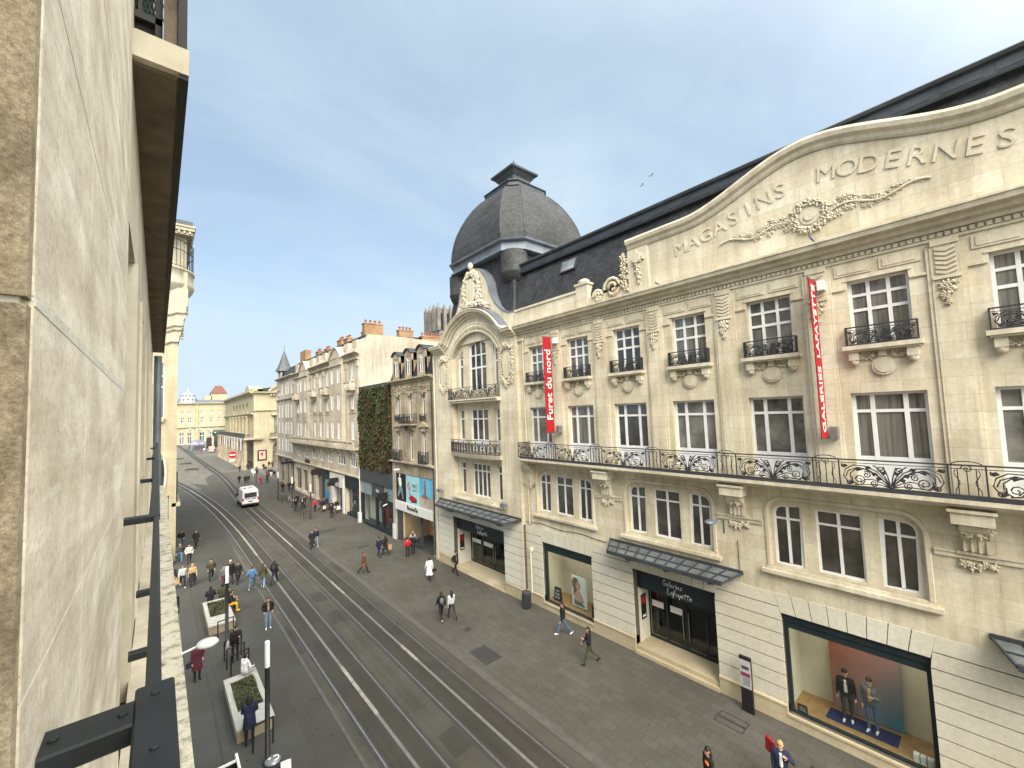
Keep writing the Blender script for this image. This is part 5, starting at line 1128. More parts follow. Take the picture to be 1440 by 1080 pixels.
# ---- far end of the street
f = F((0, 300, 0), (1, 0, 0), (0, -1, 0))
M['palezinc'] = plain('pale_zinc_dome', (.30, .33, .36), .5, .15)
pal = thing('domed_palace', (20, 300, 0), 'pale yellow palace closing the street, with an iron ribbed dome and a red roofed tower', 'palace')
wins = [(x - .8, x + .8, b0, b1, 0) for x in (5.2, 10.5, 13.8, 19.5, 23.8, 27.8, 32.0) for b0, b1 in ((12.0, 15.0), (17.0, 19.0))] + [(x - 1.1, x + 1.1, .1, 6.5, 0) for x in (4, 10.3, 13.8, 19.5, 24, 29)]
wallholes(f, [(-30, 0), (60, 0), (60, 22.6), (-30, 22.6)], wins, .6, 'yellow_stone', pal)
for a0, a1, b0, b1, r in wins: window(f, pal, a0, a1, b0, b1, 2, (.7,), w=-.5, fr=.2, mul=.2)
mb = MB(); cornice(mb, f, -30, 60, 22.3, 1.2, 1.2); cornice(mb, f, -30, 60, 9.0, .8, .8); mb.fbox(f, 16.6, 17.6, 0, 22.3, 0, .5); mb.build('stone_trim', 'yellow_stone', pal)
mb = MB(); mb.poly([f.p(-30, 23.5, 0), f.p(60, 23.5, 0), f.p(60, 25.4, -7), f.p(-30, 25.4, -7)]); mb.poly([f.p(-30, 25.4, -7), f.p(60, 25.4, -7), f.p(60, 25.6, -20), f.p(-30, 25.6, -20)]); mb.build('roof', 'zinc', pal)
mb = MB(); dc = f.p(13.0, 0, -4); mb.lathe(dc, [(4.2, 23), (4.2, 24.4), (4.0, 25.4), (3.7, 26.6), (3.1, 28.0), (2.1, 29.2), (.7, 30.0), (.5, 30.2), (.3, 31.2), (.05, 33)], 16); dm2 = mb.build('dome', 'palezinc', pal, True)
mb = MB()
for k in range(12):
    t = k * math.pi / 6; mb.sph((dc.x + 3.78 * math.cos(t), dc.y + 3.78 * math.sin(t), 25.4), (.5, .5, .75), 8, 5); mb.sph((dc.x + 3.1 * math.cos(t + .26), dc.y + 3.1 * math.sin(t + .26), 27.6), (.55, .55, .6), 8, 5)
mb.build('dome_window', 'glass', dm2)
mb = MB().mat(0); mb.box(24.6, 32.4, 312, 320, 20, 29.5); mb.box(21, 25, 312, 318, 20, 28.0); mb.mat(1); mb.hexa([(24.2, 311.6, 29.5), (32.8, 311.6, 29.5), (32.8, 320.4, 29.5), (24.2, 320.4, 29.5), (27, 314.5, 34.5), (30.2, 314.5, 34.5), (30.2, 317.5, 34.5), (27, 317.5, 34.5)])
mb.build('roof_tower', ['yellow_stone', 'red_tile'], pal)
f = F((0, 296, 0), (1, 0, 0), (0, -1, 0)); gb = thing('grey_building', (34, 296, 0), 'paler grey building squeezed between the domed palace and the theatre', 'building')
wins = [(x - .9, x + .9, b0, b1, 0) for x in (32.3, 36, 40) for b0, b1 in ((6, 8.5), (11.5, 14.5), (17, 19.5))]
wallholes(f, [(30.6, 0), (44, 0), (44, 23.4), (30.6, 23.4)], wins, .4, 'grey_stone', gb); 
for a0, a1, b0, b1, r in wins: window(f, gb, a0, a1, b0, b1, 2, (.7,), w=-.35, fr=.2, mul=.2)
mb = MB(); cornice(mb, f, 30.5, 44, 23.2, .9, .8); mb.box(30.6, 44, 296.5, 305, 0, 23.5); mb.build('stone_trim', 'grey_stone', gb)
# cathedral tower far behind the roofs
ct = thing('cathedral_tower', (123, 205, 0), 'distant grey gothic cathedral tower top behind the dome', 'tower')
M['tower_stone'] = masonry('cathedral_stone', (.23, .22, .21), 1.5, .8, stain=.6, streak=.6)
mb = MB(); mb.box(118, 130, 199, 213, 0, 58)
for x in (118, 122, 126, 130):
    for y in (199, 203.6, 208.3, 213):
        if x in (118, 130) or y in (199, 213): mb.box(x - .9, x + .9, y - .9, y + .9, 58, 70.5); mb.hexa([(x - .9, y - .9, 70.5), (x + .9, y - .9, 70.5), (x + .9, y + .9, 70.5), (x - .9, y + .9, 70.5), (x - .1, y - .1, 73.5), (x + .1, y - .1, 73.5), (x + .1, y + .1, 73.5), (x - .1, y + .1, 73.5)])
mb.box(119, 129, 200, 212, 68, 70.8); mb.build('tower_shaft', 'tower_stone', ct); mb = MB(); mb.box(119.5, 128.5, 200.5, 211.5, 57, 68.2); mb.build('belfry_opening', 'unlit_inside', ct)

# ---- pale corner building on the left, beyond our own
cb = thing('corner_building', (0, 55, 0), 'cream corner building on the left with a round balconied turret and wavy carved corbels', 'building')
f = F((0, 48.0, 0), (1, 0, 0), (0, -1, 0))
ov = [(.33 + .33 * math.cos(t), 7.6 + 1.7 * math.sin(t)) for t in np.linspace(0, 2 * math.pi, 25)[:-1]]
wallholes(f, [(-6, 0), (1.30, 0), (1.30, 19.6), (-6, 19.6)], [(-.30, .42, 12.6, 17.5, .36)], .35, 'yellow_stone', cb, extra=[ov])
window(f, cb, -.30, .42, 12.6, 17.5, 2, ((.55, .1), .75), w=-.3, fr=.08, mul=.08, top=_arch(-.30, .42, 17.5, .36)); mb = MB(); mb.fprism(f, ov, -.3, -.28); mb.build('oval_window', 'glass', cb)
mb = MB(); mb.fsweep(f, ov, [(-.05, 0), (.10, .02), (.10, .16), (-.05, .18)], closed=True); mb.build('oval_frame', 'stone_plain', cb)
mb = MB(); mb.box(-6, 1.28, 48.4, 76, 0, 19.6); mb.mat(1); mb.box(-6, 2.3, 47.8, 60, 30.2, 30.75); mb.mat(0)
mb.build('wall_mass', ['yellow_stone', 'zinc_dark'], cb)
mb = MB(); c0 = (-.55, 50.3, 0)
edge = [(1.30, 19.3), (1.36, 19.45), (1.40, 19.9), (1.52, 20.1), (1.55, 20.6), (1.66, 20.8), (1.70, 21.5), (1.84, 21.75), (1.88, 22.6), (1.98, 22.9), (2.0, 24.4)]
mb.fprism(f, [(-5.9, 19.3)] + edge + [(-5.9, 24.4)], -28, .02)
for z0, x1, dz in ((19.5, 1.42, .95), (20.6, 1.60, 1.0), (21.0, 1.70, 1.0), (22.2, 1.92, 1.05)):   # wavy corbel courses stepping up to the street corner
    pts = [(-1.2 + (x1 + 1.2) * t, z0 - dz * .75 + dz * (.55 * t + .20 * (round(t * 3.4) / 3.4) + .05 * math.sin(t * 19))) for t in np.linspace(0, 1, 26)]
    mb.fsweep(f, pts, [(-.02, -.07), (.16, -.05), (.20, .05), (-.02, .09)])
rnd = random.Random(8)
for b in np.arange(19.9, 24.2, .28): leaves(mb, F((1.9 if b > 22 else 1.6, 48.1, 0), (0, 1, 0), (1, 0, 0)), .2, b, .05, .2, 5, rnd)
mb.lathe(c0, [(2.35, 23.6), (2.6, 24.0), (2.9, 24.35), (3.02, 24.6), (3.12, 24.8), (3.12, 25.0), (3.05, 25.05), (3.05, 26.1), (3.14, 26.15), (3.14, 26.35), (2.5, 26.4), (2.5, 29.3), (2.62, 29.4)], 40)
mb.box(-6, 2.28, 47.7, 60, 29.4, 29.75); mb.box(-6, 2.42, 47.5, 60, 29.75, 30.05); mb.box(-6, 2.50, 47.4, 60, 30.05, 30.2)
for k in range(16): mb.box(-4 + k * .4, -3.85 + k * .4, 47.55, 47.75, 29.5, 29.75)
for k in range(16): mb.box(2.25, 2.40, 48 + k * .5, 48.2 + k * .5, 29.5, 29.75)
mb.box(-6, 1.9, 48.6, 60, 26.4, 29.4); mb.box(-5.9, 1.95, 48.2, 76, 24.4, 26.0)
M['cream_turret'] = masonry('cream_turret_stone', (.40, .375, .30), 1.2, .6, var=.05, mort=.88, msize=.006, stain=.85, streak=.9)
mb.build('round_turret', 'cream_turret', cb)
mb = MB()
for hz in (26.45, 28.0, 28.9): mb.tube([(c0[0] + 3.02 * math.cos(t), c0[1] + 3.02 * math.sin(t), hz) for t in np.linspace(-2.6, 1.0, 40)], .04, 5)
for k in range(30): t = -2.6 + k * .124; mb.tube([(c0[0] + 3.02 * math.cos(t), c0[1] + 3.02 * math.sin(t), 26.4), (c0[0] + 3.02 * math.cos(t), c0[1] + 3.02 * math.sin(t), 28.9)], .025, 4)
mb.build('turret_railing', 'iron', cb)
mb = MB(); mb.lathe(c0, [(2.58, 26.4), (2.58, 29.3)], 30); mb.build('turret_glazing', 'glass_pale', cb) if False else None
mb = MB(); mb.fbox(f, -.6, .9, 1.2, 1.5, 0, .9); mb.fbox(f, -.8, 1.1, .2, .6, 0, 1.5); mb.fbox(f, 1.0, 1.6, 4.7, 5.0, -6, .0); mb.fprism(f, [(-.35, 12.5), (.47, 12.5), (.35, 12.2), (-.25, 12.2)], 0, .25); mb.build('stone_ledge', 'yellow_stone', cb)
mb = MB()
for zz_ in (5.7, 3.9, 2.4, 1.6): mb.fbox(f, -.5, .78, zz_, zz_ + .05, .80, .85); mb.fbox(f, .74, .79, zz_, zz_ + .05, 0, .85)
for x in (.15, .45, .76): mb.fbox(f, x - .02, x + .02, 1.5, 5.7, .80, .84)
mb.build('fire_balcony_railing', 'iron', cb)
mb = MB(); mb.box(1.31, 1.42, 48.6, 49.6, 5.1, 7.6); mb.build('wall_sign', 'iron', cb)
# ================================================================ our own building on the left
M['pier'] = None
def pier_mat():
    m, t, b = _mk('sawn_limestone_pier')
    g = t.nodes.new('ShaderNodeNewGeometry'); mpn = t.nodes.new('ShaderNodeMapping'); mpn.inputs['Scale'].default_value = (3, 1.1, 7.0); mpn.inputs['Rotation'].default_value = (R(7), 0, 0); t.links.new(g.outputs['Position'], mpn.inputs[0])
    c = _ramp(t, _noise(t, 1.0, 8, mpn.outputs[0], .62), .36, (.60, .525, .40), .62, (.84, .78, .65))
    c = _mul(t, c, _ramp(t, _noise(t, 3.2, 6), .34, (.74, .72, .70), .60, (1, 1, 1)))
    mp2 = t.nodes.new('ShaderNodeMapping'); mp2.inputs['Scale'].default_value = (1, 2.2, 16.0); mp2.inputs['Rotation'].default_value = (R(-14), 0, 0); t.links.new(g.outputs['Position'], mp2.inputs[0])
    c2 = _ramp(t, _noise(t, 1.0, 5, mp2.outputs[0], .7), .57, (0, 0, 0), .70, (.36, .35, .32))
    ad = t.nodes.new('ShaderNodeMix'); ad.data_type = 'RGBA'; ad.blend_type = 'SCREEN'; ad.inputs[0].default_value = 1; t.links.new(c, ad.inputs[6]); t.links.new(c2, ad.inputs[7])
    c = _mul(t, ad.outputs[2], _ramp(t, _noise(t, 70, 4, rough=.75), .32, (.74, .72, .69), .52, (1.02, 1.02, 1.02)))
    c = _mul(t, c, _ramp(t, _noise(t, 260, 2), .27, (.55, .53, .5), .36, (1, 1, 1)))
    t.links.new(c, b.inputs['Base Color']); b.inputs['Roughness'].default_value = .85; _bump(t, b, _noise(t, 60, 4), .25, .004)
    return m
M['pier'] = pier_mat()
def rough_mat():
    m, t, b = _mk('bush_hammered_limestone')
    c = _ramp(t, _noise(t, 140, 5, rough=.75), .30, (.24, .195, .125), .66, (.60, .51, .35)); c = _mul(t, c, _ramp(t, _noise(t, 11, 6), .36, (.55, .53, .50), .56, (1, 1, 1)))
    t.links.new(c, b.inputs['Base Color']); b.inputs['Roughness'].default_value = .95; _bump(t, b, _noise(t, 150, 5, rough=.8), .9, .006); return m
M['rough'] = rough_mat()
def moss_mat():
    m, t, b = _mk('mossy_ledge_stone')
    c = _ramp(t, _noise(t, 6.5, 8, rough=.72), .36, (.13, .13, .075), .52, (.60, .56, .45)); c = _mul(t, c, _ramp(t, _noise(t, 70, 3), .3, (.7, .7, .7), .6, (1, 1, 1))); t.links.new(c, b.inputs['Base Color']); b.inputs['Roughness'].default_value = .9; _bump(t, b, _noise(t, 90, 4), .3, .003); return m
M['moss'] = moss_mat()
M['soffit'] = plain('stained_shade_brown', (.155, .125, .085), .9, .35, 3.0, bump=.4, bscale=30)  # stained brown, its colour darkened for the shade under the slab
M['mortar'] = plain('pale_lime_mortar', (.62, .60, .53), .9, .12, 12, bump=.3, bscale=50)
M['dark_frame'] = plain('dark_window_frame', (.018, .017, .016), .6, .3)
own = thing('stone_building', (-.5, 2, 0), 'foreground building with a smooth limestone pier, dark balcony soffit and black guard rails', 'building')
FW = F((-.15, 0, 0), (0, 1, 0), (1, 0, 0))
mb = MB()
zs = [9.4, 10.98, 11.595, 12.205, 12.80, 13.40, 14.0, 14.6, 15.2, 15.9]
for i, (b0, b1) in enumerate(zip(zs, zs[1:])): 
    js = [.97, 3.4] if i % 2 == 0 else [.97, 1.63, 3.4]
    if i == 2: js = [.97, 1.62, 3.4]
    for a0, a1 in zip(js, js[1:]): mb.fbox(FW, a0 + (.0 if a0 < 1 else .003), a1 - (.003 if a1 < 3.3 else 0), b0 + .004, b1 - .004, -.30, 0)
mb.build('smooth_pier', 'pier', own)
mb = MB(); mb.fbox(FW, .975, 3.395, 9.4, 15.9, -.7, -.0008); mb.fbox(FW, .972, 3.398, 12.193, 12.216, -.3, .0012); mb.build('pier_joint', 'mortar', own)
mb = MB()
for k in range(7):
    z0 = 9.27 + k * .975; mb.fbox(FW, .94, .97, z0 + .006, z0 + .969, -.75, -.003)
mb.build('rough_jamb', 'rough', own)
mb = MB(); mb.fbox(FW, .95, .969, 9.4, 15.9, -.74, -.012); mb.build('jamb_joint', 'mortar', own)
mb = MB().mat(0)
mb.box(-8, -.152, -14, 18, 0, 9.36); mb.box(-8, -.75, -14, 18, 9.36, 22); mb.box(-.75, -.152, -14, -1.0, 9.36, 22); mb.box(-.75, -.155, -1.0, 18, 14.62, 22)
mb.mat(1)
mb.fbox(FW, 3.405, 18, 13.32, 14.40, -.6, -.006)
for a0, a1 in ((4.5, 6.0), (7.2, 8.6), (9.8, 11.4), (12.6, 14.0), (15.2, 18.0)):
    mb.fbox(FW, a0, a1, 9.9, 13.32, -.6, -.008); mb.fbox(FW, a0, a0 + .12, 9.9, 13.32, -.008, .012); mb.fbox(FW, a1 - .12, a1, 9.9, 13.32, -.008, .012)
mb.build('wall', ['stone', 'stone_plain'], own)
for a0, a1 in ((3.41, 4.49), (6.01, 7.19), (8.61, 9.79), (11.41, 12.59), (14.01, 15.19)): window(FW, own, a0, a1, 10.1, 13.3, 2, ((.75, .07),), w=-.5, fr=.07, frame='dark_frame')
mb = MB().mat(0); mb.box(-.15, .185, -2, 18, 9.84, 10.0); mb.box(-.15, .12, -2, 18, 9.60, 9.84); mb.box(-.15, .05, -2, 18, 9.36, 9.60)
mb.build('cornice_ledge', 'moss', own)
for y in (-9.0, -5.4, 1.6, 5.2, 8.8, 12.4, 16.0):   # windows of our own storeys, mirrored in the panes across the street
    for b0, b1 in ((4.6, 7.4), (15.6, 18.2), (19.0, 21.2)):
        if y > 1.5 or b0 < 6: window(FW, own, y - .7, y + .7, b0, b1, 2, (.72,), w=-.01, fr=.09, frame='white')
for b in (3.9, 8.2): mb = MB(); mb.box(-.15, .02, -13, 18, b, b + .3); mb.build('string_course', 'stone_plain', own)
mb = MB(); mb.box(-.15, .015, -2, 18, 10.0, 10.035); mb.build('ledge_upstand', 'stone_plain', own)
# balcony slab over our heads
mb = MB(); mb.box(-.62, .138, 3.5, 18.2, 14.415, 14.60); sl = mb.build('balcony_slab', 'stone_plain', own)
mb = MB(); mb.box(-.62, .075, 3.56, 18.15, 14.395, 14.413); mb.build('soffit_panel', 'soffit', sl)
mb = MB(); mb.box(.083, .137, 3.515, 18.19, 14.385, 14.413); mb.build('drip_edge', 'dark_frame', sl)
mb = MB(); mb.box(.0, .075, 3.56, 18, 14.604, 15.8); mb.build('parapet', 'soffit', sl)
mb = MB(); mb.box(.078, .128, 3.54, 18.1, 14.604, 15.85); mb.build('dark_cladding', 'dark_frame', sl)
mb = MB(); mb.box(-.6, -.005, 3.62, 3.66, 14.604, 14.68); mb.box(-.6, -.005, 3.62, 3.66, 14.78, 14.83); mb.box(-.045, -.005, 3.62, 3.66, 14.68, 15.8); mb.box(-.135, -.115, 3.62, 3.66, 14.83, 15.8)
M['mesh_green'] = plain('green_wire_mesh', (.02, .075, .05), .6, .4, 20)
o = mb.build('side_screen_frame', 'dark_frame', sl)
mb = MB(); mb.box(-.6, -.01, 3.68, 3.70, 14.61, 15.8); mb.build('side_screen_pane', 'glass', sl)
mb = MB()
for k in range(26):
    x = -.6 + k * .022; mb.tube([(x, 3.665, 14.83), (x + .10, 3.665, 15.3)], .0025, 4); mb.tube([(x + .10, 3.665, 14.83), (x, 3.665, 15.3)], .0025, 4)
mb.build('wire_mesh', 'mesh_green', sl)
# guard rails
def bev(mb, x0, x1, y0, y1, z0, z1, c=.006):
    prof = [(x0 + c, z0), (x1 - c, z0), (x1, z0 + c), (x1, z1 - c), (x1 - c, z1), (x0 + c, z1), (x0, z1 - c), (x0, z0 + c)]
    mb.add([(x, y, z) for y in (y0, y1) for x, z in prof], [(k, (k + 1) % 8, 8 + (k + 1) % 8, 8 + k) for k in range(8)] + [tuple(range(8)), tuple(range(8, 16))])
def bevx(mb, x0, x1, y0, y1, z0, z1, c=.006):
    prof = [(y0 + c, z0), (y1 - c, z0), (y1, z0 + c), (y1, z1 - c), (y1 - c, z1), (y0 + c, z1), (y0, z1 - c), (y0, z0 + c)]
    mb.add([(x, y, z) for x in (x0, x1) for y, z in prof], [(k, (k + 1) % 8, 8 + (k + 1) % 8, 8 + k) for k in range(8)] + [tuple(range(8)), tuple(range(8, 16))])
mb = MB()
bev(mb, -.030, .034, -.9, 1.215, 11.418, 11.450, .004); bevx(mb, -.165, -.030, 1.085, 1.175, 11.410, 11.449, .004)
bevx(mb, -.16, -.03, .80, .84, 11.20, 11.235)
for x_, y_ in ((-.135, 1.13), (-.045, 1.13), (.002, .98), (.002, 1.17)): mb.lathe((x_, y_, 11.449), [(.0075, 0), (.0075, .003), (.004, .005)], 6)
mb.build('guard_rail', 'rail_paint', own)
mb = MB()
bev(mb, -.015, .013, 1.216, 3.45, 11.40, 11.436); bevx(mb, -.15, .006, 3.45, 3.52, 11.40, 11.44)
bev(mb, -.015, .013, 1.2, 3.45, 10.9, 10.93)
for y in (2.02, 2.72): bevx(mb, -.07, -.014, y, y + .03, 11.18, 11.21)
mb.build('guard_rail', 'rail_paint', own)
mb = MB(); bev(mb, -.038, .018, 3.53, 17.5, 11.39, 11.43)
for y in (6.0, 9.8, 14.0): bevx(mb, -.15, -.03, y, y + .04, 11.38, 11.42)
mb.build('guard_rail', 'rail_paint', own)
mb = MB(); mb.tube([(-.02, 18.35, 14.3), (-.02, 18.35, 11.0)], .105, 10); mb.tube([(-.02, 18.35, 11.0), (-.02, 18.35, 9.9)], .125, 10); mb.build('downpipe', 'zinc', own)

# ================================================================ things in the street
def street_lamp(x, y, label):
    r = thing('street_lamp', (x, y, 0), label, 'street lamp', 'white topped lamp posts')
    mb = MB(); mb.lathe((x, y, 0), [(.17, 0), (.17, .04), (.085, .05), (.078, 3.25)], 14); mb.build('post', 'black', r, False)
    mb = MB(); mb.lathe((x, y, 0), [(.083, 3.25), (.083, 4.10), (.07, 4.13)], 14); mb.build('lamp_tube', 'lampwhite', r, True); return r
M['lampwhite'] = plain('opal_lamp_tube', (.74, .77, .78), .35, .03)
street_lamp(3.06, 17.60, 'lamp post with a white top beside the waste bin and the nearer planter')
street_lamp(2.96, 28.0, 'lamp post with a white top beside the planter where people in black sit')
for (x, y), s in (((14.03, 54.4), 'lamp post in front of the bicycle racks, nearest of the far pavement row'), ((14.03, 63.4), 'lamp post between the bicycle racks and the parked bicycles'), ((13.85, 71.2), 'lamp post behind the parked bicycles on the far pavement'), ((14.35, 92.8), 'lamp post in the crowd beside the theatre corner, farthest of its row')): street_lamp(x, y, s)
M['planter_concrete'] = plain('pale_planter_concrete', (.36, .35, .32), .8, .12, 5); M['planter_side'] = plain('tan_planter_side', (.27, .225, .15), .8, .12, 4); M['soil'] = plain('dark_soil', (.035, .026, .016), .95, .3, 10)
def planter(x0, x1, y0, y1, sx0, sx1, sy0, sy1, label, seed):
    r = thing('planter', ((x0 + x1) / 2, (y0 + y1) / 2, 0), label, 'planter')
    f = F((0, 0, 0), (1, 0, 0), (0, 1, 0)); mb = MB()
    def rim(z0, z1, e):
        for a, b, c, d in ((x0 - e, x1 + e, y0 - e, sy0), (x0 - e, x1 + e, sy1, y1 + e), (x0 - e, sx0, sy0, sy1), (sx1, x1 + e, sy0, sy1)): mb.box(a, b, c, d, z0, z1)
    rim(.43, .50, .03); mb.build('rim', 'planter_concrete', r)
    mb = MB(); rim(0, .428, 0); mb.build('side', 'planter_side', r)
    mb = MB(); mb.box(sx0, sx1, sy0, sy1, .1, .44); mb.build('soil', 'soil', r)
    rnd = random.Random(seed); mb = MB()
    for k in range(2600):
        x, y = rnd.uniform(sx0, sx1), rnd.uniform(sy0, sy1); h = rnd.uniform(.03, .16) * (.5 + .5 * math.sin(x * 5 + seed) * math.sin(y * 3)) + .02; t = rnd.uniform(0, 6.28); s = rnd.uniform(.015, .035)
        mb.mat(0 if rnd.random() < .5 else 1 if rnd.random() < .5 else 2); c = Vector((x, y, .44 + h)); u = Vector((math.cos(t), math.sin(t), .4)) * s; v = Vector((-math.sin(t), math.cos(t), rnd.uniform(-.3, .6))) * s
        mb.add([c - u, c + v, c + u, c - v], [(0, 1, 2, 3)])
    tag(mb.build('low_plants', ['leaf_dark', 'leaf_mid', 'leaf_brown'], r), kind='stuff')
planter(2.38, 3.58, 19.35, 23.35, 2.55, 3.42, 20.5, 22.9, 'nearer concrete planter, a person in white sitting on its far corner', 1)
planter(2.33, 3.55, 29.85, 34.0, 2.50, 3.36, 31.2, 33.75, 'farther concrete planter, with a sitter in yellow trousers', 2)
def hoop(x0, y0, x1, y1, label, h=.95, group='black hoop rails'):
    mb = MB(); p, q = Vector((x0, y0, 0)), Vector((x1, y1, 0)); d = (q - p).normalized() * .06
    mb.bar(p, p + Z * h, .04, .05, up=d); mb.bar(q, q + Z * h, .04, .05, up=d); mb.bar(p + Z * (h - .02) - d * .33, q + Z * (h - .02) + d * .33, .05, .04)
    tag(mb.build('hoop_rail', 'black'), label, 'rail', group)
hoop(2.66, 29.05, 3.40, 29.2, 'black hoop rail just in front of the farther planter'); hoop(2.68, 25.3, 3.42, 25.5, 'black hoop rail beside the bowed man, farther of the pair'); hoop(2.76, 24.5, 3.5, 24.7, 'black hoop rail next to the sitter in white'); hoop(2.75, 18.45, 3.4, 18.5, 'black hoop rail behind the long dark coat at the nearer planter'); hoop(2.67, 26.2, 3.4, 26.3, 'black hoop rail at the foot of the second lamp post')
for k, (y, s) in enumerate(((55.4, 'nearest rack'), (56.9, 'second rack'), (58.4, 'third rack'), (59.9, 'fourth rack'))): hoop(13.5, y, 14.1, y, 'steel bicycle rack on the far pavement, %s from the nearest post there' % s, .85, 'bicycle racks')
def bin_(x, y, label, h, r_, disc):
    r = thing('waste_bin', (x, y, 0), label, 'waste bin')
    mb = MB(); mb.lathe((x, y, 0), [(r_ * .85, 0), (r_ * .85, .06), (r_, .08), (r_, h - .1), (r_ * 1.04, h - .08), (r_ * 1.04, h)], 22); 
    for k in range(22): t = k * 2 * math.pi / 22; mb.bar((x + r_ * 1.01 * math.cos(t), y + r_ * 1.01 * math.sin(t), .12), (x + r_ * 1.01 * math.cos(t), y + r_ * 1.01 * math.sin(t), h - .14), .03, .02)
    mb.build('drum', 'dark_grey', r); mb = MB(); mb.lathe((x, y, h), [(r_ * .95, 0), (r_ * .9, .03), (r_ * .3, .05)], 22); mb.build('lid', 'cast' if not disc else 'lead', r)
    if disc:
        mb = MB(); mb.tube([(x + a, y + b, h + .055) for a, b in arc(.05, -.02, .11, -2.0, 1.8, 8)], .022, 5); mb.tube([(x - .14, y + .05, h + .055), (x - .05, y + .07, h + .055)], .022, 5); mb.build('lid_mark', 'paper', r)
bin_(17.20, 19.60, 'dark ribbed waste bin against the plinth under the pale downpipe', .95, .27, False)
bin_(2.98, 16.22, 'round bin with a white mark on its lid beside the nearest lamp post', .95, .25, True)
M['greyprint'] = plain('pale_grey_print', (.40, .40, .40), .5, .12, 8); M['redprint'] = plain('magenta_print', (.20, .03, .07), .5, .2)
r = thing('information_post', (17.55, 7.23, 0), 'slim black information post with a printed poster at the shop wall', 'sign'); mb = MB(); mb.box(17.48, 17.58, 7.02, 7.44, 0, 2.08); mb.build('post', 'black', r)
mb = MB().mat(0); mb.box(17.472, 17.48, 7.03, 7.43, .92, 1.96); mb.mat(1); mb.box(17.467, 17.472, 7.06, 7.40, 1.36, 1.50); mb.mat(2); mb.box(17.467, 17.472, 7.1, 7.36, 1.62, 1.74)
for k in range(7): mb.box(17.468, 17.472, 7.08, 7.38 - .03 * (k % 3), 1.02 + k * .045, 1.035 + k * .045)
mb.build('printed_poster', ['greyprint', 'redprint', 'dark_grey'], r)
M['purple'] = plain('mauve_cloth', (.20, .20, .42), .8, .2)
# banners hanging off the facade
def banner(y, x0, x1, z0, z1, words_, length, hgt_, label, size_up):
    r = thing('banner', (x1, y, z0), label, 'banner'); f = F((0, y, 0), (1, 0, 0), (0, -1, 0)); n = 14; mb = MB()
    pts = []
    for i in range(n + 1):
        t = i / n; b = z1 + (z0 - z1) * t; sag = .015 * math.sin(t * math.pi); pts.append((b, sag))
    for w_ in (0, .02):
        for (b0, s0), (b1, s1) in zip(pts, pts[1:]): mb.poly([f.p(x0 - .12 * (1 - abs(b0 - z1) / (z1 - z0)) * 0, b0, s0 + w_), f.p(x1, b0, s0 + w_), f.p(x1, b1, s1 + w_), f.p(x0, b1, s1 + w_)])
    mb.build('cloth', 'red', r)
    ws = [words_] if ' ' not in words_ or words_[0] == 'F' else words_.split(); zc = z0 + (z1 - z0) * size_up - length / 2
    for w_ in ws:
        L = length if len(ws) == 1 else (length - .3) * len(w_) / (len(words_) - 1); text_obj('banner_lettering', w_, 'paper', Z, (-1, 0, 0), f.p((x0 + x1) / 2, zc + L / 2, .028), height=hgt_, length=L, ext=.01, parent=r, bold=.01); zc += L + .3
    mb = MB(); mb.box(x0 - .02, 17.95, y - .015, y + .015, z1, z1 + .03); mb.box(x0 - .02, 17.95, y - .015, y + .015, z0 - .03, z0); mb.build('bracket', 'iron', r)
    mb = MB(); mb.box(17.55, 17.93, y - .28, y - .08, z1 - .35, z1 - .02); mb.build('floodlight', 'paper', r); mb = MB(); mb.box(17.55, 17.93, y - .30, y - .08, z0 - .05, z0 + .35); mb.build('motor_box', 'lead', r)
banner(16.90, 16.85, 17.50, 10.66, 16.17, 'Furet du nord', 4.05, .46, 'red banner reading Furet du nord above the long balcony', .50)
banner(4.00, 16.86, 17.60, 10.66, 16.12, 'GALERIES LAFAYETTE', 5.1, .36, 'red banner with capital letters beside the three windows under the gable rosette', .50)
# lamps on brackets
r = thing('wall_lamp', (17.9, 7.9, 7.0), 'grey swan neck lamp on the facade beside the middle mezzanine windows', 'lamp'); mb = MB(); mb.tube([(17.93, 7.85, 6.6), (17.93, 7.85, 7.1), (17.7, 7.9, 7.2), (17.4, 8.0, 7.2)], .03, 6); mb.build('arm', 'lead', r); mb = MB(); mb.sph((17.2, 8.05, 7.16), (.34, .22, .09), 12, 6); mb.build('lamp_head', 'zinc', r)
for y, s in ((29.85, 'small grey spotlight on the facade at the far end of the pavilion canopy'), (21.7, 'small grey spotlight on the facade at the near end of the pavilion canopy')):
    r = thing('spotlight', (17.6, y, 5.75), s, 'spotlight'); mb = MB(); mb.bar((17.7, y, 5.7), (17.45, y, 5.78), .05); mb.build('bracket', 'lead', r); mb = MB(); mb.box(17.22, 17.48, y - .22, y + .22, 5.68, 5.92); mb.build('lamp_head', 'zinc', r)
r = thing('wall_lamp', (-.1, 18.2, 4.6), 'pale disc shaped lamp on an arm over the left pavement', 'lamp'); mb = MB(); mb.tube([(-.15, 18.2, 4.1), (.3, 18.1, 4.35), (1.1, 18.0, 4.55)], .035, 7); mb.build('arm', 'lampwhite', r)
mb = MB(); mb.lathe((1.36, 18.0, 4.45), [(.05, 0), (.27, .04), (.33, .10), (.28, .17), (.10, .22)], 22); o = mb.build('lamp_head', 'fascia_white', r, True)
r = thing('hanging_sign', (.3, 25.0, 3.7), 'dark square flag sign with white letters sticking out on the left', 'shop sign'); mb = MB(); mb.box(.36, .84, 24.97, 25.03, 3.37, 4.13); mb.build('sign_panel', 'black', r); text_obj('sign_lettering', 'EXKi', 'paper', (1, 0, 0), Z, (.60, 24.965, 3.58), height=.13, length=.40, ext=.008, parent=r)
mb = MB(); mb.box(-.15, .36, 24.98, 25.02, 4.0, 4.04); mb.build('bracket', 'iron', r)
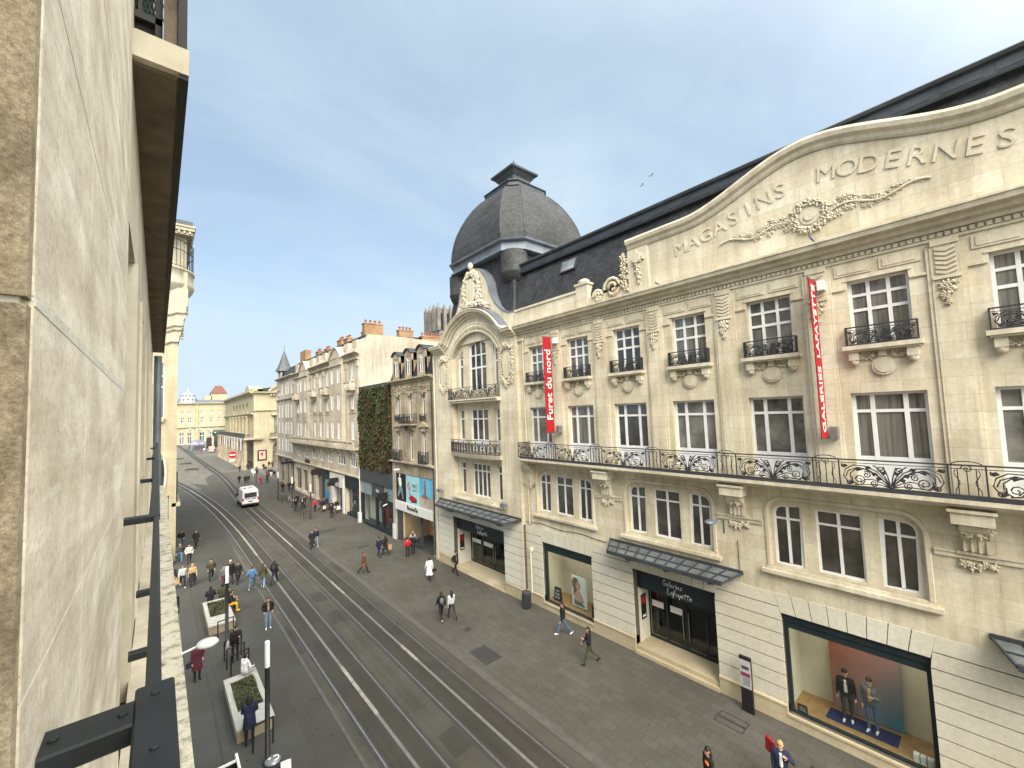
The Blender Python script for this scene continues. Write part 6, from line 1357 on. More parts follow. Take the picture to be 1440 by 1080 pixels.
r = thing('cafe_screen', (2.05, 16.6, 0), 'dark cafe windbreak with white bars at the bottom edge of the view', 'windbreak'); mb = MB(); mb.bar((2.1, 17.27, 1.0), (2.1, 15.6, 1.0), .07); mb.bar((2.1, 17.27, 0), (2.1, 17.27, 1.0), .07); mb.bar((2.08, 17.0, .98), (1.45, 17.0, .98), .06); mb.bar((1.45, 17.0, 0), (1.45, 17.0, 1.0), .06); mb.build('frame', 'paper', r)
mb = MB(); mb.box(2.09, 2.11, 15.6, 17.2, .05, .95); mb.box(1.48, 2.08, 16.99, 17.01, .05, .95); mb.build('screen_cloth', 'black', r)
r = thing('price_board', (3.3, 15.8, 0), 'small white board beside the round bin at the bottom edge', 'board'); mb = MB(); mb.hexa([(3.12, 15.80, .1), (3.44, 15.74, .1), (3.44, 15.70, .1), (3.12, 15.76, .1), (3.15, 16.0, .92), (3.43, 15.94, .92), (3.43, 15.90, .92), (3.15, 15.96, .92)]); mb.build('panel', 'paper', r); mb = MB(); mb.bar((3.14, 15.9, 0), (3.14, 15.98, .94), .03); mb.bar((3.44, 15.8, 0), (3.44, 15.92, .94), .03); mb.build('frame', 'lead', r)

# ---- van
def van():
    x0, x1, y0, y1 = 8.92, 10.97, 68.6, 74.0; xc = (x0 + x1) / 2
    r = thing('van', (xc, (y0 + y1) / 2, 0), 'white high roofed delivery van with an orange beacon driving away on the right track', 'van')
    def sec(y, zb, zt, hw, tw): # cross section from the bottom up
        return [(xc - hw, y, zb), (xc - hw, y, 1.0), (xc - hw + .02, y, 1.25), (xc - tw, y, zt - .22), (xc - tw + .16, y, zt), (xc + tw - .16, y, zt), (xc + tw, y, zt - .22), (xc + hw - .02, y, 1.25), (xc + hw, y, 1.0), (xc + hw, y, zb)]
    secs = [sec(y0, .38, 2.42, .98, .86), sec(y0 + .10, .34, 2.52, 1.02, .92), sec(y0 + 3.2, .34, 2.56, 1.02, .93), sec(y0 + 3.7, .34, 2.40, 1.02, .86), sec(y0 + 4.5, .34, 1.55, 1.02, .92), sec(y0 + 5.2, .36, 1.05 + .2, .98, .9), sec(y1, .40, 1.0, .88, .8)]
    secs[-2] = [(a, b, min(c, 1.22)) for a, b, c in secs[-2]]; secs[-1] = [(a, b, min(c, .95)) for a, b, c in secs[-1]]
    mb = MB(); k = 10
    mb.add([p for s in secs for p in s], [(i * k + q, i * k + (q + 1) % k, (i + 1) * k + (q + 1) % k, (i + 1) * k + q) for i in range(len(secs) - 1) for q in range(k)] + [tuple(range(k)), tuple(range((len(secs) - 1) * k, len(secs) * k))])
    mb.build('body', 'vanwhite', r)
    mb = MB(); mb.box(xc - .74, xc + .74, y0 - .012, y0 + .02, 1.36, 2.02); mb.build('rear_window', 'glass', r)
    mb = MB(); mb.box(xc - 1.02, xc + 1.02, y0 - .09, y0 + .1, .36, .58); mb.box(xc - 1.035, xc - 1.015, y0 + .1, y1 - .6, .36, .66); mb.box(xc + 1.015, xc + 1.035, y0 + .1, y1 - .6, .36, .66); mb.build('bumper', 'black', r)
    for s in (-1, 1):
        mb = MB(); mb.box(xc + s * .90 - .09, xc + s * .90 + .09, y0 - .02, y0 + .12, .95, 1.35); mb.build('tail_light', 'red', r)
        mb = MB(); mb.box(xc + s * 1.20 - .13, xc + s * 1.20 + .13, y0 + 3.7, y0 + 3.82, 1.25, 1.65); mb.box(xc + s * 1.05 - .08, xc + s * 1.05 + .08, y0 + 3.74, y0 + 3.78, 1.35, 1.42); mb.build('wing_mirror', 'black', r)
        mb = MB(); mb.box(xc + s * 1.022 - .006, xc + s * 1.022 + .006, y0 + 3.35, y0 + 4.1, 1.25, 1.85); mb.build('side_window', 'glass', r)
        for y in (y0 + 1.0, y0 + 4.4):
            c = F((xc + s * .90, y, .35), (0, 1, 0), (s, 0, 0)); mb = MB(); mb.fprism(c, arc(0, 0, .35, 0, 6.283, 20)[:-1], -.12, .125); w_ = mb.build('wheel', 'black', r); mb = MB(); mb.fprism(c, arc(0, 0, .20, 0, 6.283, 16)[:-1], .125, .135); mb.build('rim', 'lead', w_)
    mb = MB(); mb.box(xc - .01, xc + .01, y0 - .016, y0, .6, 2.3); mb.box(xc - .62, xc - .1, y0 - .03, y0 - .012, 1.16, 1.28); mb.box(xc + .1, xc + .7, y0 - .03, y0 - .012, 1.14, 1.28); mb.box(xc - .3, xc + .25, y0 - .03, y0 - .01, .78, .9); mb.build('rear_marking', 'dark_grey', r)
    mb = MB(); mb.poly([(xc - .8, y0 + 4.42, 1.6), (xc + .8, y0 + 4.42, 1.6), (xc + .78, y0 + 3.78, 2.30), (xc - .78, y0 + 3.78, 2.30)]); mb.build('windscreen', 'glass', r)
    mb = MB(); mb.lathe((xc + .1, y0 + .9, 2.54), [(.12, 0), (.12, .10), (.08, .16)], 10); mb.box(xc - .28, xc + .4, y0 + .78, y0 + 1.02, 2.53, 2.60); mb.build('beacon', 'orange', r)
    mb = MB(); mb.box(xc - .75, xc - .55, y0 + .5, y0 + .8, 2.53, 2.66); mb.build('roof_vent', 'dark_grey', r)
M['vanwhite'] = plain('white_van_paint', (.72, .74, .75), .3, .03, 2, spec=.5); M['orange'] = plain('orange_plastic', (.65, .16, .02), .4, .1)
van()
# ---- bicycles
def bicycle(x, y, rz, label, colr):
    r = thing('bicycle', (0, 0, 0), label, 'bicycle', 'parked bicycles'); f = F((0, 0, 0), (0, 1, 0), (1, 0, 0))
    for c in (-.52, .52):
        mb = MB(); mb.tube([f.p(c + .33 * math.cos(t), .34 + .33 * math.sin(t), 0) for t in np.linspace(0, 6.283, 25)], .018, 5)
        for k in range(8): mb.tube([f.p(c, .34, 0), f.p(c + .33 * math.cos(k * .785), .34 + .33 * math.sin(k * .785), 0)], .003, 3)
        mb.build('wheel', 'black', r)
    mb = MB()
    for p, q in (((-.52, .34), (-.10, .32)), ((-.52, .34), (-.22, .82)), ((-.10, .32), (-.25, .88)), ((-.10, .32), (.36, .78)), ((-.22, .80), (.36, .86)), ((.52, .34), (.34, .98))): mb.tube([f.p(p[0], p[1], 0), f.p(q[0], q[1], 0)], .018, 6)
    mb.build('frame', colr, r)
    mb = MB(); mb.tube([f.p(.30, 1.0, -.28), f.p(.36, 1.02, -.1), f.p(.36, 1.02, .1), f.p(.30, 1.0, .28)], .014, 5); mb.build('handlebar', 'lead', r)
    mb = MB(); mb.sph(f.p(-.27, .92, 0), (.09, .15, .04), 8, 4); mb.build('saddle', 'black', r)
    r.location = (x, y, 0.006); r.rotation_euler = (0, 0, rz)
bicycle(14.0, 67.8, .9, 'black parked bicycle, nearest of the bicycles on the far pavement', 'black'); bicycle(14.7, 67.2, .5, 'white framed bicycle parked closest to the shops', 'fascia_white'); bicycle(13.6, 72.0, 1.2, 'dark bicycle parked farthest away, at the lamp post', 'dark_grey'); bicycle(14.2, 69.6, -.4, 'grey bicycle parked between the other bicycles', 'lead')
# ---- far end
r = thing('no_entry_sign', (14.2, 124.5, 0), 'round red and white no entry sign on a thin post near the theatre', 'road sign'); mb = MB(); mb.tube([(14.2, 124.5, 0), (14.2, 124.5, 4.2)], .05, 6); mb.build('post', 'lead', r); f = F((14.2, 124.4, 3.75), (1, 0, 0), (0, -1, 0)); mb = MB(); mb.fprism(f, arc(0, 0, .85, 0, 6.283, 20)[:-1], -.02, .02); d = mb.build('sign_disc', 'red', r); mb = MB(); mb.fbox(f, -.6, .6, -.14, .14, .02, .03); mb.build('white_bar', 'paper', d); mb = MB(); mb.fbox(f, -.55, .55, -1.6, -1.05, -.02, .02); mb.build('sub_plate', 'paper', r)
for x, y, h, s in ((20.9, 123.0, 6.9, 'old fashioned lamp standard at the theatre corner'), (12.5, 270, 8.6, 'tall lamp standard in the far square, leftmost'), (16.9, 275, 8.6, 'tall lamp standard in the middle of the far square'), (19.5, 262, 8.4, 'tall lamp standard in the far square next to the green kiosk')):
    r = thing('lamp_standard', (x, y, 0), s, 'street lamp', 'old lamp standards'); mb = MB(); mb.lathe((x, y, 0), [(.3, 0), (.2, .5), (.1, 1.2), (.08, h)], 8); mb.bar((x - 1.1, y, h - .5), (x + 1.1, y, h - .5), .08); mb.build('post', 'iron', r)
    for dx in (-1.1, 0, 1.1): mb = MB(); mb.lathe((x + dx, y, h - .45 + (.4 if not dx else 0)), [(.12, 0), (.28, .5), (.1, .75)], 6); mb.build('lantern', 'lampwhite', r)
tag(sheet('traffic_island', [(9.2, 262), (10.9, 200), (17.5, 201), (26, 262)], .14, 'kerb'), kind='structure')
mb = MB(); mb.hexa([(9.2, 262, 0), (10.9, 200, 0), (17.5, 201, 0), (26, 262, 0), (9.2, 262, .135), (10.9, 200, .135), (17.5, 201, .135), (26, 262, .135)]); tag(mb.build('island_kerb', 'kerb'), kind='structure')
for (x, y), s in (((5.4, 180), 'farthest'), ((6.2, 156.5), 'middle'), ((6.8, 135.5), 'nearest')):
    r = thing('flower_bed', (x, y, 0), 'dark planted bed in the pale paving left of the far track, %s of three' % s, 'flower bed'); mb = MB(); mb.lathe((x, y, 0), [(1.5, 0), (1.5, .12), (1.3, .14)], 16); mb.build('edging', 'kerb', r)
    mb = MB(); rnd = random.Random(int(y))
    for k in range(260): t = rnd.uniform(0, 6.28); q = rnd.uniform(0, 1.35); mb.sph((x + q * math.cos(t), y + q * math.sin(t), .22), rnd.uniform(.08, .2), 5, 3)
    mb.build('plants', 'leaf_dark', r)
r = thing('market_stall', (13.5, 232, 0), 'market stall under a flat grey canopy on the far island', 'stall'); mb = MB(); mb.box(11.0, 16.4, 229, 235, 3.2, 3.5); mb.hexa([(11, 229, 3.5), (16.4, 229, 3.5), (16.4, 235, 3.5), (11, 235, 3.5), (12, 231, 4.3), (15.4, 231, 4.3), (15.4, 233, 4.3), (12, 233, 4.3)]); mb.build('canopy', 'zinc', r); mb = MB()
for x in (11.2, 16.2): mb.box(x - .1, x + .1, 229.1, 229.3, 0, 3.2); mb.box(x - .1, x + .1, 234.7, 234.9, 0, 3.2)
mb.build('post', 'lead', r); mb = MB(); mb.box(12.2, 16, 230, 233, 0, 1.8); mb.build('counter', 'dark_grey', r)
r = thing('parasol', (11.8, 220, 0), 'mauve parasol beside the grey market stall', 'parasol'); mb = MB(); mb.lathe((11.8, 220, 0), [(2.0, 3.0), (1.9, 3.2), (.1, 4.3)], 8); mb.build('canopy', 'purple', r); mb = MB(); mb.tube([(11.8, 220, 0), (11.8, 220, 3.9)], .05, 6); mb.build('pole', 'lead', r)
M['kiosk'] = plain('dark_green_kiosk', (.012, .035, .026), .6, .3, .6)
r = thing('green_kiosk', (22.3, 244, 0), 'tall dark green kiosk standing between the far square and the theatre', 'kiosk'); mb = MB(); mb.box(20.2, 25.2, 242, 248, 0, 6.8); mb.hexa([(19.8, 241.6, 6.8), (25.6, 241.6, 6.8), (25.6, 248.4, 6.8), (19.8, 248.4, 6.8), (20.6, 242.4, 8.3), (24.4, 242.4, 8.3), (24.4, 247.6, 8.3), (20.6, 247.6, 8.3)]); mb.build('body', 'kiosk', r); mb = MB()
for x in (20.7, 22.6, 24.4): mb.box(x - .2, x + .2, 241.5, 241.62, 6.9, 7.3)
mb.build('lamp', 'paper', r)
r = thing('advertising_column', (18.2, 240, 0), 'tall dark advertising panel left of the green kiosk', 'panel'); mb = MB(); mb.box(17.2, 19.2, 239.6, 240, 0, 5.0); mb.build('panel', 'black', r); mb = MB(); mb.box(19.3, 20.0, 239.6, 240, .5, 5.4); mb.build('pale_strip', 'skin_print', r)
r = thing('pink_kiosk', (16.2, 204, 0), 'small pale pink box kiosk on the near end of the far island', 'kiosk'); mb = MB(); mb.box(15.4, 17.2, 203, 205, .5, 2.5); mb.build('body', 'skin_print', r); mb = MB(); mb.box(15.5, 16.9, 203.1, 204.9, 0, .5); mb.build('wheel_base', 'black', r)
r = thing('utility_cabinet', (19.8, 203, 0), 'pale grey cabinet in front of the far end of the theatre arcade', 'cabinet'); mb = MB(); mb.box(18.9, 20.5, 202.5, 203.5, 0, 3.4); mb.box(18.8, 20.6, 202.4, 203.6, 3.4, 3.5); mb.build('body', 'lead', r)
# birds
def bird(p, d, s, label, sit=False):
    d = Vector(d).normalized(); x = d.cross(Z).normalized(); p = Vector(p); mb = MB()
    mb.tube([p - d * .16 * s, p - d * .08 * s, p, p + d * .08 * s, p + d * .12 * s, p + d * .17 * s], [.005 * s, .035 * s, .05 * s, .045 * s, .03 * s, .008 * s], 8)
    if sit:
        mb.sph(p + d * .11 * s + Z * .06 * s, .03 * s, 8, 5); mb.tube([p - d * .12 * s, p - d * .26 * s - Z * .06 * s], [.03 * s, .012 * s], 5)
        for q in (-1, 1): mb.tube([p + x * q * .02 * s - Z * .03 * s, p + x * q * .02 * s - Z * .11 * s], .006 * s, 4)
    else:
        for q in (-1, 1): mb.add([p + d * .05 * s, p - d * .05 * s, p + x * q * .16 * s - d * .06 * s + Z * .09 * s, p + x * q * .17 * s + d * .03 * s + Z * .10 * s, p + x * q * .34 * s - d * .08 * s + Z * .05 * s], [(0, 1, 2, 3), (3, 2, 4)])
        mb.add([p - d * .12 * s, p - d * .26 * s + x * .05 * s, p - d * .26 * s - x * .05 * s], [(0, 1, 2)])
    tag(mb.build('bird', 'lead' if not sit else 'zinc', None, True), label, 'bird')
bird((35.86, 20.26, 34.0), (-1, .3, .0), 1.2, 'upper of two small birds flying over the slate roof'); bird((35.17, 20.92, 33.07), (-1, .5, -.1), 1.2, 'lower of two small birds flying over the slate roof')
bird((17.42, 3.9, 17.60), (.2, .6, 1.0), 1.15, 'grey pigeon perched on the cornice under the gable rosette', True); bird((17.42, 9.87, 17.56), (0, 1, .5), .9, 'grey pigeon perched on the cornice under the first letter', True)
# ================================================================ people
CM = {}
def cmat(c, rough=.85):
    k = tuple(round(x, 3) for x in c)
    if k not in CM: CM[k] = plain('cloth_%d' % len(CM), k, rough, .30, 9, bump=.7, bscale=11)
    return CM[k]
SKIN = plain('skin', (.46, .27, .19), .55, .08, 6); SKIN_D = plain('brown_skin', (.17, .085, .05), .55, .08, 6)
C = dict(black=(.010, .010, .012), char=(.028, .028, .032), navy=(.012, .017, .045), grey=(.12, .12, .125), lgrey=(.35, .35, .36), white=(.68, .68, .67), cream=(.52, .46, .36), tan=(.36, .23, .12), rust=(.13, .045, .022), red=(.36, .018, .025), burg=(.075, .012, .022), denim=(.065, .11, .20), ldenim=(.17, .24, .34), blue=(.06, .14, .27), olive=(.045, .048, .022), yellow=(.62, .33, .02), brown=(.06, .035, .02), blond=(.38, .24, .10), dark=(.016, .012, .010), orange=(.75, .16, .03), silver=(.42, .45, .47), green=(.03, .06, .04))
def capsule(mb, p0, r0, p1, r1, n=10):
    p0, p1 = Vector(p0), Vector(p1); d = p1 - p0
    d = d.normalized() if d.length > 1e-6 else Vector((0, 0, 1))
    x = d.cross(Vector((0, 0, 1)));  x = x if x.length > .05 else d.cross(Vector((0, 1, 0))); x.normalize(); y = x.cross(d)
    rings_ = [(p0 - d * r0, .001 * r0)] + [(p0 - d * r0 * math.cos(t), r0 * math.sin(t)) for t in (.5, 1.05, 1.57)] + [(p1 + d * r1 * math.cos(t), r1 * math.sin(t)) for t in (1.57, 1.05, .5)] + [(p1 + d * r1, .001 * r1)]
    vs = [c + (x * math.cos(6.28318 * k / n) + y * math.sin(6.28318 * k / n)) * r for c, r in rings_ for k in range(n)]; L = len(rings_)
    mb.add(vs, [(i * n + k, i * n + (k + 1) % n, (i + 1) * n + (k + 1) % n, (i + 1) * n + k) for i in range(L - 1) for k in range(n)] + [tuple(range(n))[::-1], tuple(range((L - 1) * n, L * n))])
PEOPLE = []
def person(x, y, face, label, top='black', legs='denim', shoe='black', hair='dark', pose='walk', h=1.74, long=False, coat=0, hat=None, dark=False, phase=1, arms=('swing', 'swing'), seat=.5, lean=0, skirt=None, look=0, group='pedestrians in the street', pack=None, patch=None, z0=0.0, bare=False, inner=None, collar=False):
    s = h / 1.75; V = Vector
    def rot(th): return V((0, math.sin(th), -math.cos(th)))
    caps = []   # (p0, r0, p1, r1, material slot)
    SK, TP, LG, SH, IN = 0, 1, 2, 3, 4
    if pose == 'walk': th = {1: .42 * phase, -1: -.36 * phase}
    elif pose == 'sit': th = {1: 1.45, -1: 1.36}
    elif pose == 'run': th = {1: .9, -1: -.6}
    else: th = {1: .05, -1: -.03}
    pel = V((0, 0, .95)); ank = {}; feet = []
    for sd in (1, -1):
        hip = V((.092 * sd, 0, .91)); t = th[sd]
        kb = {'walk': .12 if t > 0 else .50, 'sit': 1.45 if sd > 0 else 1.30, 'stand': .05, 'run': .5}[pose]
        knee = hip + rot(t) * .42 + V((.012 * sd, 0, 0)); an = knee + rot(t - kb) * .41
        fd = V((.10 * sd, math.cos(t - kb if pose != 'sit' else 0), math.sin(t - kb) * (.6 if t < 0 else .35) if pose == 'walk' else 0)).normalized()
        caps += [(hip, .088, knee, .060, LG), (knee, .060, an, .043, LG), (an + V((0, -.03, -.035)), .040, an + fd * .15 + V((0, 0, -.045)), .036, SH)]
        ank[sd] = an
    ln = lambda p: V((p.x, (p.y) * math.cos(lean) + (p.z - .95) * math.sin(lean), .95 + (p.z - .95) * math.cos(lean) - p.y * math.sin(lean)))
    ch, nk = ln(V((0, -.01, 1.26))), ln(V((0, -.015, 1.47)))
    bulk = 1.0 if top in ('white', 'cream') else 1.12
    caps += [(V((.07, 0, .93)), .105, V((-.07, 0, .93)), .105, LG if not coat else TP)]
    for q in (.065, -.065): caps += [(ln(V((q, .0, 1.00))), .105 * bulk, ln(V((q * 1.25, 0, 1.32))), .115 * bulk, TP)]
    caps += [(ln(V((.14, 0, 1.40))), .068 * bulk, ln(V((-.14, 0, 1.40))), .068 * bulk, TP), (nk - V((0, 0, .05)), .06, nk + V((0, .015, .06)), .052, SK)]
    if inner: caps += [(ln(V((0, .105, 1.05))), .05, ln(V((0, .095, 1.38))), .04, IN)]
    if collar: caps += [(nk + V((.04, 0, -.02)), .07, nk + V((-.04, 0, -.02)), .07, TP)]
    hd = nk + V((0, .03 + .06 * math.sin(lean), .155)); lk = V((math.sin(look), math.cos(look), 0))
    caps += [(hd + lk * .012 + V((0, 0, -.045)), .070, hd - lk * .012 + V((0, 0, .025)), .088, SK), (hd + lk * .075 + V((0, 0, -.015)), .014, hd + lk * .092 + V((0, 0, -.03)), .016, SK), (hd + lk * .05 + V((0, 0, -.09)), .035, hd + lk * .05 + V((0, 0, -.09)), .034, SK)]
    sx = V((lk.y, -lk.x, 0))
    for q in (1, -1): caps += [(hd + sx * .088 * q + V((0, 0, -.02)), .018, hd + sx * .090 * q + V((0, 0, .015)), .018, SK)]
    hands = []
    for i, sd in enumerate((-1, 1)):
        m_ = arms[i]; sh = ln(V((.185 * sd, -.01, 1.40)))
        if m_ == 'swing': t1 = -th[sd] * .7 + lean; e = sh + V((.05 * sd, math.sin(t1) * .28, -math.cos(t1) * .28)); w_ = e + V((.015 * sd, math.sin(t1 + .35) * .25, -math.cos(t1 + .35) * .25))
        elif m_ == 'pocket': e = sh + V((.09 * sd, -.10, -.25)); w_ = e + V((-.05 * sd, .14, -.18))
        elif m_ == 'phone': e = sh + V((.05 * sd, .04, -.27)); w_ = e + V((-.10 * sd, .20, .10))
        elif m_ == 'face': e = sh + V((.14 * sd, .06, -.20)); w_ = e + V((-.16 * sd, .12, .16))
        elif m_ == 'lap': e = sh + V((.07 * sd, .06, -.26)); w_ = e + V((-.07 * sd, .20, -.08))
        elif m_ == 'back': e = sh + V((.08 * sd, -.10, -.25)); w_ = e + V((-.02 * sd, -.06, -.25))
        else: e = sh + V((.04 * sd, .01, -.28)); w_ = e + V((.0, .05, -.25))
        caps += [(sh, .060 * bulk, e, .050 * bulk, SK if bare else TP), (e, .050 * bulk, w_, .036, SK if bare else TP)]
        d = (w_ - e).normalized(); caps += [(w_ + d * .02, .030, w_ + d * .085, .034, SK)]; hands.append((w_, d, sd))
    low = min(min(p0.z - r0, p1.z - r1) for p0, r0, p1, r1, m_ in caps)
    dz = -low if pose != 'sit' else seat / s - (.91 - .10)
    up = V((0, 0, dz))
    mb = MB()
    for p0, r0, p1, r1, m_ in caps: capsule(mb, (p0 + up) * s, r0 * s, (p1 + up) * s, r1 * s)
    o = mb.build('person', [SKIN]); tag(o, label, 'person', group)
    far = y > 85
    md = o.modifiers.new('skin', 'REMESH'); md.mode = 'VOXEL'; md.voxel_size = .030 if far else .020; md.use_smooth_shade = True
    o.location = (x, y, z0 + .006); o.rotation_euler = (0, 0, -R(face))
    sk = SKIN_D if dark else SKIN
    mats = [sk, cmat(C[top]), cmat(C[legs]), cmat(C[shoe]), cmat(C[inner or top])]
    PEOPLE.append((o, [((p0 + up) * s, r0 * s, (p1 + up) * s, r1 * s, m_) for p0, r0, p1, r1, m_ in caps], mats, [((w_ + up) * s, d, sd, s) for w_, d, sd in hands], hd, lk, sx, up, s))
    # hair
    H = (hd + up) * s; mb = MB(); lkx = lk
    for p, r_ in ((V((0, 0, .035)) - lk * .018, .093), (V((0, 0, -.005)) - lk * .035, .088), (V((0, 0, -.05)) - lk * .04, .070)): mb.sph(H + p * s, r_ * s, 12, 7)
    if long:
        for q, r_ in ((-.02, .095), (-.09, .10), (-.17, .10), (-.26, .085), (-.34, .05)): mb.sph(H + (V((0, 0, q)) - lk * (.055 + abs(q) * .12)) * s, (r_ * s * 1.05, r_ * s * .75, r_ * s), 10, 6)
    ho = mb.build('hair', [cmat(C[hair], .5)], None, True); ho.parent = o
    if hat:
        mb = MB(); mb.lathe(H + V((0, 0, .045)) * s - lk * .012 * s, [(.105 * s, -.03 * s), (.108 * s, .0), (.098 * s, .05 * s), (.05 * s, .085 * s), (.005, .09 * s)], 12); c = mb.build('hat', [cmat(C[hat])], None, True); c.parent = o
    if coat or skirt:   # skirts of a coat hang as one open shell
        mb = MB(); n = 14; L = coat or .55; st = th[1] * .10 if pose == 'walk' else 0
        if pose == 'sit': prof = [(1.06, .165, .135), (.98, .185, .15), (.86, .20, .17)]
        else: prof = [(1.08, .168 * bulk / 1.1, .135), (.97, .190, .155), (.97 - L * .45, .205, .18), (.97 - L, .225 + .03 * (pose == 'walk'), .20 + .06 * (pose == 'walk'))]
        vs = []
        for zz_, rx, ry in prof: vs += [(V((rx * math.cos(6.28318 * k / n), ry * math.sin(6.28318 * k / n) + .012 * math.sin(k * 2.4), zz_)) + up) * s for k in range(n)]
        mb.add(vs, [(i * n + k, i * n + (k + 1) % n, (i + 1) * n + (k + 1) % n, (i + 1) * n + k) for i in range(len(prof) - 1) for k in range(n)] + [tuple(range(n))])
        c = mb.build('coat_skirt' if coat else 'skirt', [cmat(C[skirt or top])], None, True); c.parent = o
    if pack:
        mb = MB(); b0 = ln(V((0, -.17, 1.22))); mb.sph((b0 + up) * s, (.14 * s, .09 * s, .21 * s), 10, 6); c = mb.build('backpack', [cmat(C[pack])], None, True); c.parent = o
    if patch:
        mb = MB(); p_ = ln(V((-.10, .125, 1.34))); q_ = (p_ + up) * s; mb.add([q_ + V((-.06, .0, -.05)), q_ + V((.07, 0.01, -.04)), q_ + V((.07, .0, .06)), q_ + V((-.07, -.03, .05))], [(0, 1, 2, 3)]); mb.sph(q_, (.09, .03, .06), 8, 4); c = mb.build('jacket_patch', [cmat(C[patch])], None, True); c.parent = o
    return o
def bag(x, y, z, w_, d, h, rz, label, col, name='shopping_bag'):
    r = thing(name, (0, 0, 0), label, 'bag'); mb = MB(); mb.hexa([(-w_ / 2, -d / 2, 0), (w_ / 2, -d / 2, 0), (w_ / 2, d / 2, 0), (-w_ / 2, d / 2, 0), (-w_ / 2, -d / 2.6, h), (w_ / 2, -d / 2.6, h), (w_ / 2, d / 2.6, h), (-w_ / 2, d / 2.6, h)])
    mb.build('bag_body', [cmat(C[col])], r); mb = MB(); mb.tube([(-w_ / 4, 0, h), (-w_ / 5, 0, h + .12), (w_ / 5, 0, h + .12), (w_ / 4, 0, h)], .008, 5); mb.build('strap', [cmat(C[col])], r); r.location = (x, y, z); r.rotation_euler = (0, 0, R(rz))
P = person
# left pavement
P(1.85, 52.55, 178, 'person in black jacket and blue jeans, hands in pockets, beside a knee length coat', 'black', 'denim', arms=('pocket', 'pocket'))
P(2.94, 51.37, 172, 'person in a knee length black coat walking towards us, farthest up the left pavement', 'black', 'black', coat=.35)
P(1.60, 46.91, 185, 'person in a dark jacket and bright blue jeans next to a cream sweater', 'char', 'blue', phase=-1, hair='brown')
P(2.17, 45.99, 180, 'person in a cream sweater and black trousers on the left pavement', 'cream', 'black', arms=('pocket', 'pocket'), hair='dark')
P(.92, 40.01, 5, 'person in a black jacket and pale trousers seen from behind at the wall', 'black', 'lgrey', 'white', collar=True)
P(1.52, 39.91, 178, 'woman in a grey white top and black leggings carrying a brown paper bag', 'lgrey', 'black', 'white', long=True, hair='brown', h=1.66, phase=-1)
bag(1.18, 39.8, .35, .30, .14, .38, 10, 'brown paper bag carried by the woman in the grey white top', 'tan')
P(2.08, 39.69, 182, 'blonde woman in a tan jacket and long black skirt', 'tan', 'black', 'black', long=True, hair='blond', skirt='black', h=1.68)
P(3.20, 39.68, 180, 'man in an olive black jacket walking alone towards us on the left pavement', 'olive', 'black', 'grey', arms=('pocket', 'pocket'))
P(3.79, 37.58, 170, 'person in a grey jacket and burgundy trousers half hidden by the second lamp post', 'grey', 'burg', hair='dark', h=1.68)
P(4.25, 38.18, 185, 'person with grey hair in a black coat just behind the second lamp post', 'black', 'char', coat=.3, hair='lgrey', phase=-1)
P(4.65, 37.58, 176, 'woman in a short black padded jacket and black leggings walking beside the tracks', 'black', 'black', coat=.2, long=True, hair='dark', h=1.68)
P(5.25, 35.56, 20, 'person in a blue denim jacket and jeans crossing the track, back to us', 'blue', 'denim', 'white', hair='brown', arms=('pocket', 'pocket'))
P(5.89, 35.42, 15, 'person in an olive hooded jacket and pale jeans crossing the track, back to us', 'olive', 'ldenim', 'white', long=True, hair='brown', phase=-1, coat=.15)
P(6.66, 35.57, 25, 'person with long black hair and a backpack crossing the track', 'black', 'navy', long=True, pack='char')
P(4.98, 28.36, 183, 'man in an open black jacket, brown shirt and blue jeans walking towards us', 'black', 'ldenim', 'white', inner='tan', pose='stand', hair='brown', arms=('pocket', 'pocket'), h=1.78)
P(2.72, 34.05, 0, 'left one of two sitters in black on the far end of the farther planter', 'black', 'black', pose='sit', arms=('lap', 'lap'), collar=True, group=None)
P(3.35, 34.05, 0, 'right one of two sitters in black on the far end of the farther planter', 'olive', 'black', pose='sit', arms=('lap', 'lap'), group=None, collar=True)
P(3.52, 32.3, 95, 'sitter in a black jacket and yellow trousers on the side of the farther planter', 'black', 'yellow', 'yellow', pose='sit', arms=('lap', 'phone'), lean=.25, group=None)
P(3.45, 33.0, 90, 'sitter in dark clothes partly hidden behind the second lamp post', 'char', 'black', pose='sit', arms=('lap', 'lap'), lean=.2, group=None)
P(3.09, 25.9, 175, 'man in black bowing his head among the hoop rails', 'black', 'black', pose='stand', lean=.18, arms=('phone', 'down'), collar=True, h=1.76)
bag(2.78, 25.75, .75, .28, .12, .34, 70, 'pale cloth bag at the side of the man in black among the hoop rails', 'lgrey', 'tote_bag')
P(3.12, 23.2, 60, 'person in a white hooded sweater sitting on the corner of the nearer planter', 'white', 'lgrey', 'black', pose='sit', arms=('lap', 'lap'), lean=.12, group=None, collar=True, hair='dark')
P(1.53, 25.30, 168, 'woman in a burgundy black coat standing alone below the disc lamp', 'burg', 'black', pose='stand', coat=.45, long=True, h=1.70, arms=('pocket', 'down'))
bag(1.24, 25.2, .72, .26, .12, .24, 30, 'dark blue handbag of the woman below the disc lamp', 'navy', 'handbag')
P(2.73, 19.05, 12, 'person in a long hooded navy coat standing at the near end of the nearer planter', 'navy', 'black', 'black', pose='stand', coat=.35, long=True, lean=.12, arms=('phone', 'phone'), collar=True, h=1.76)
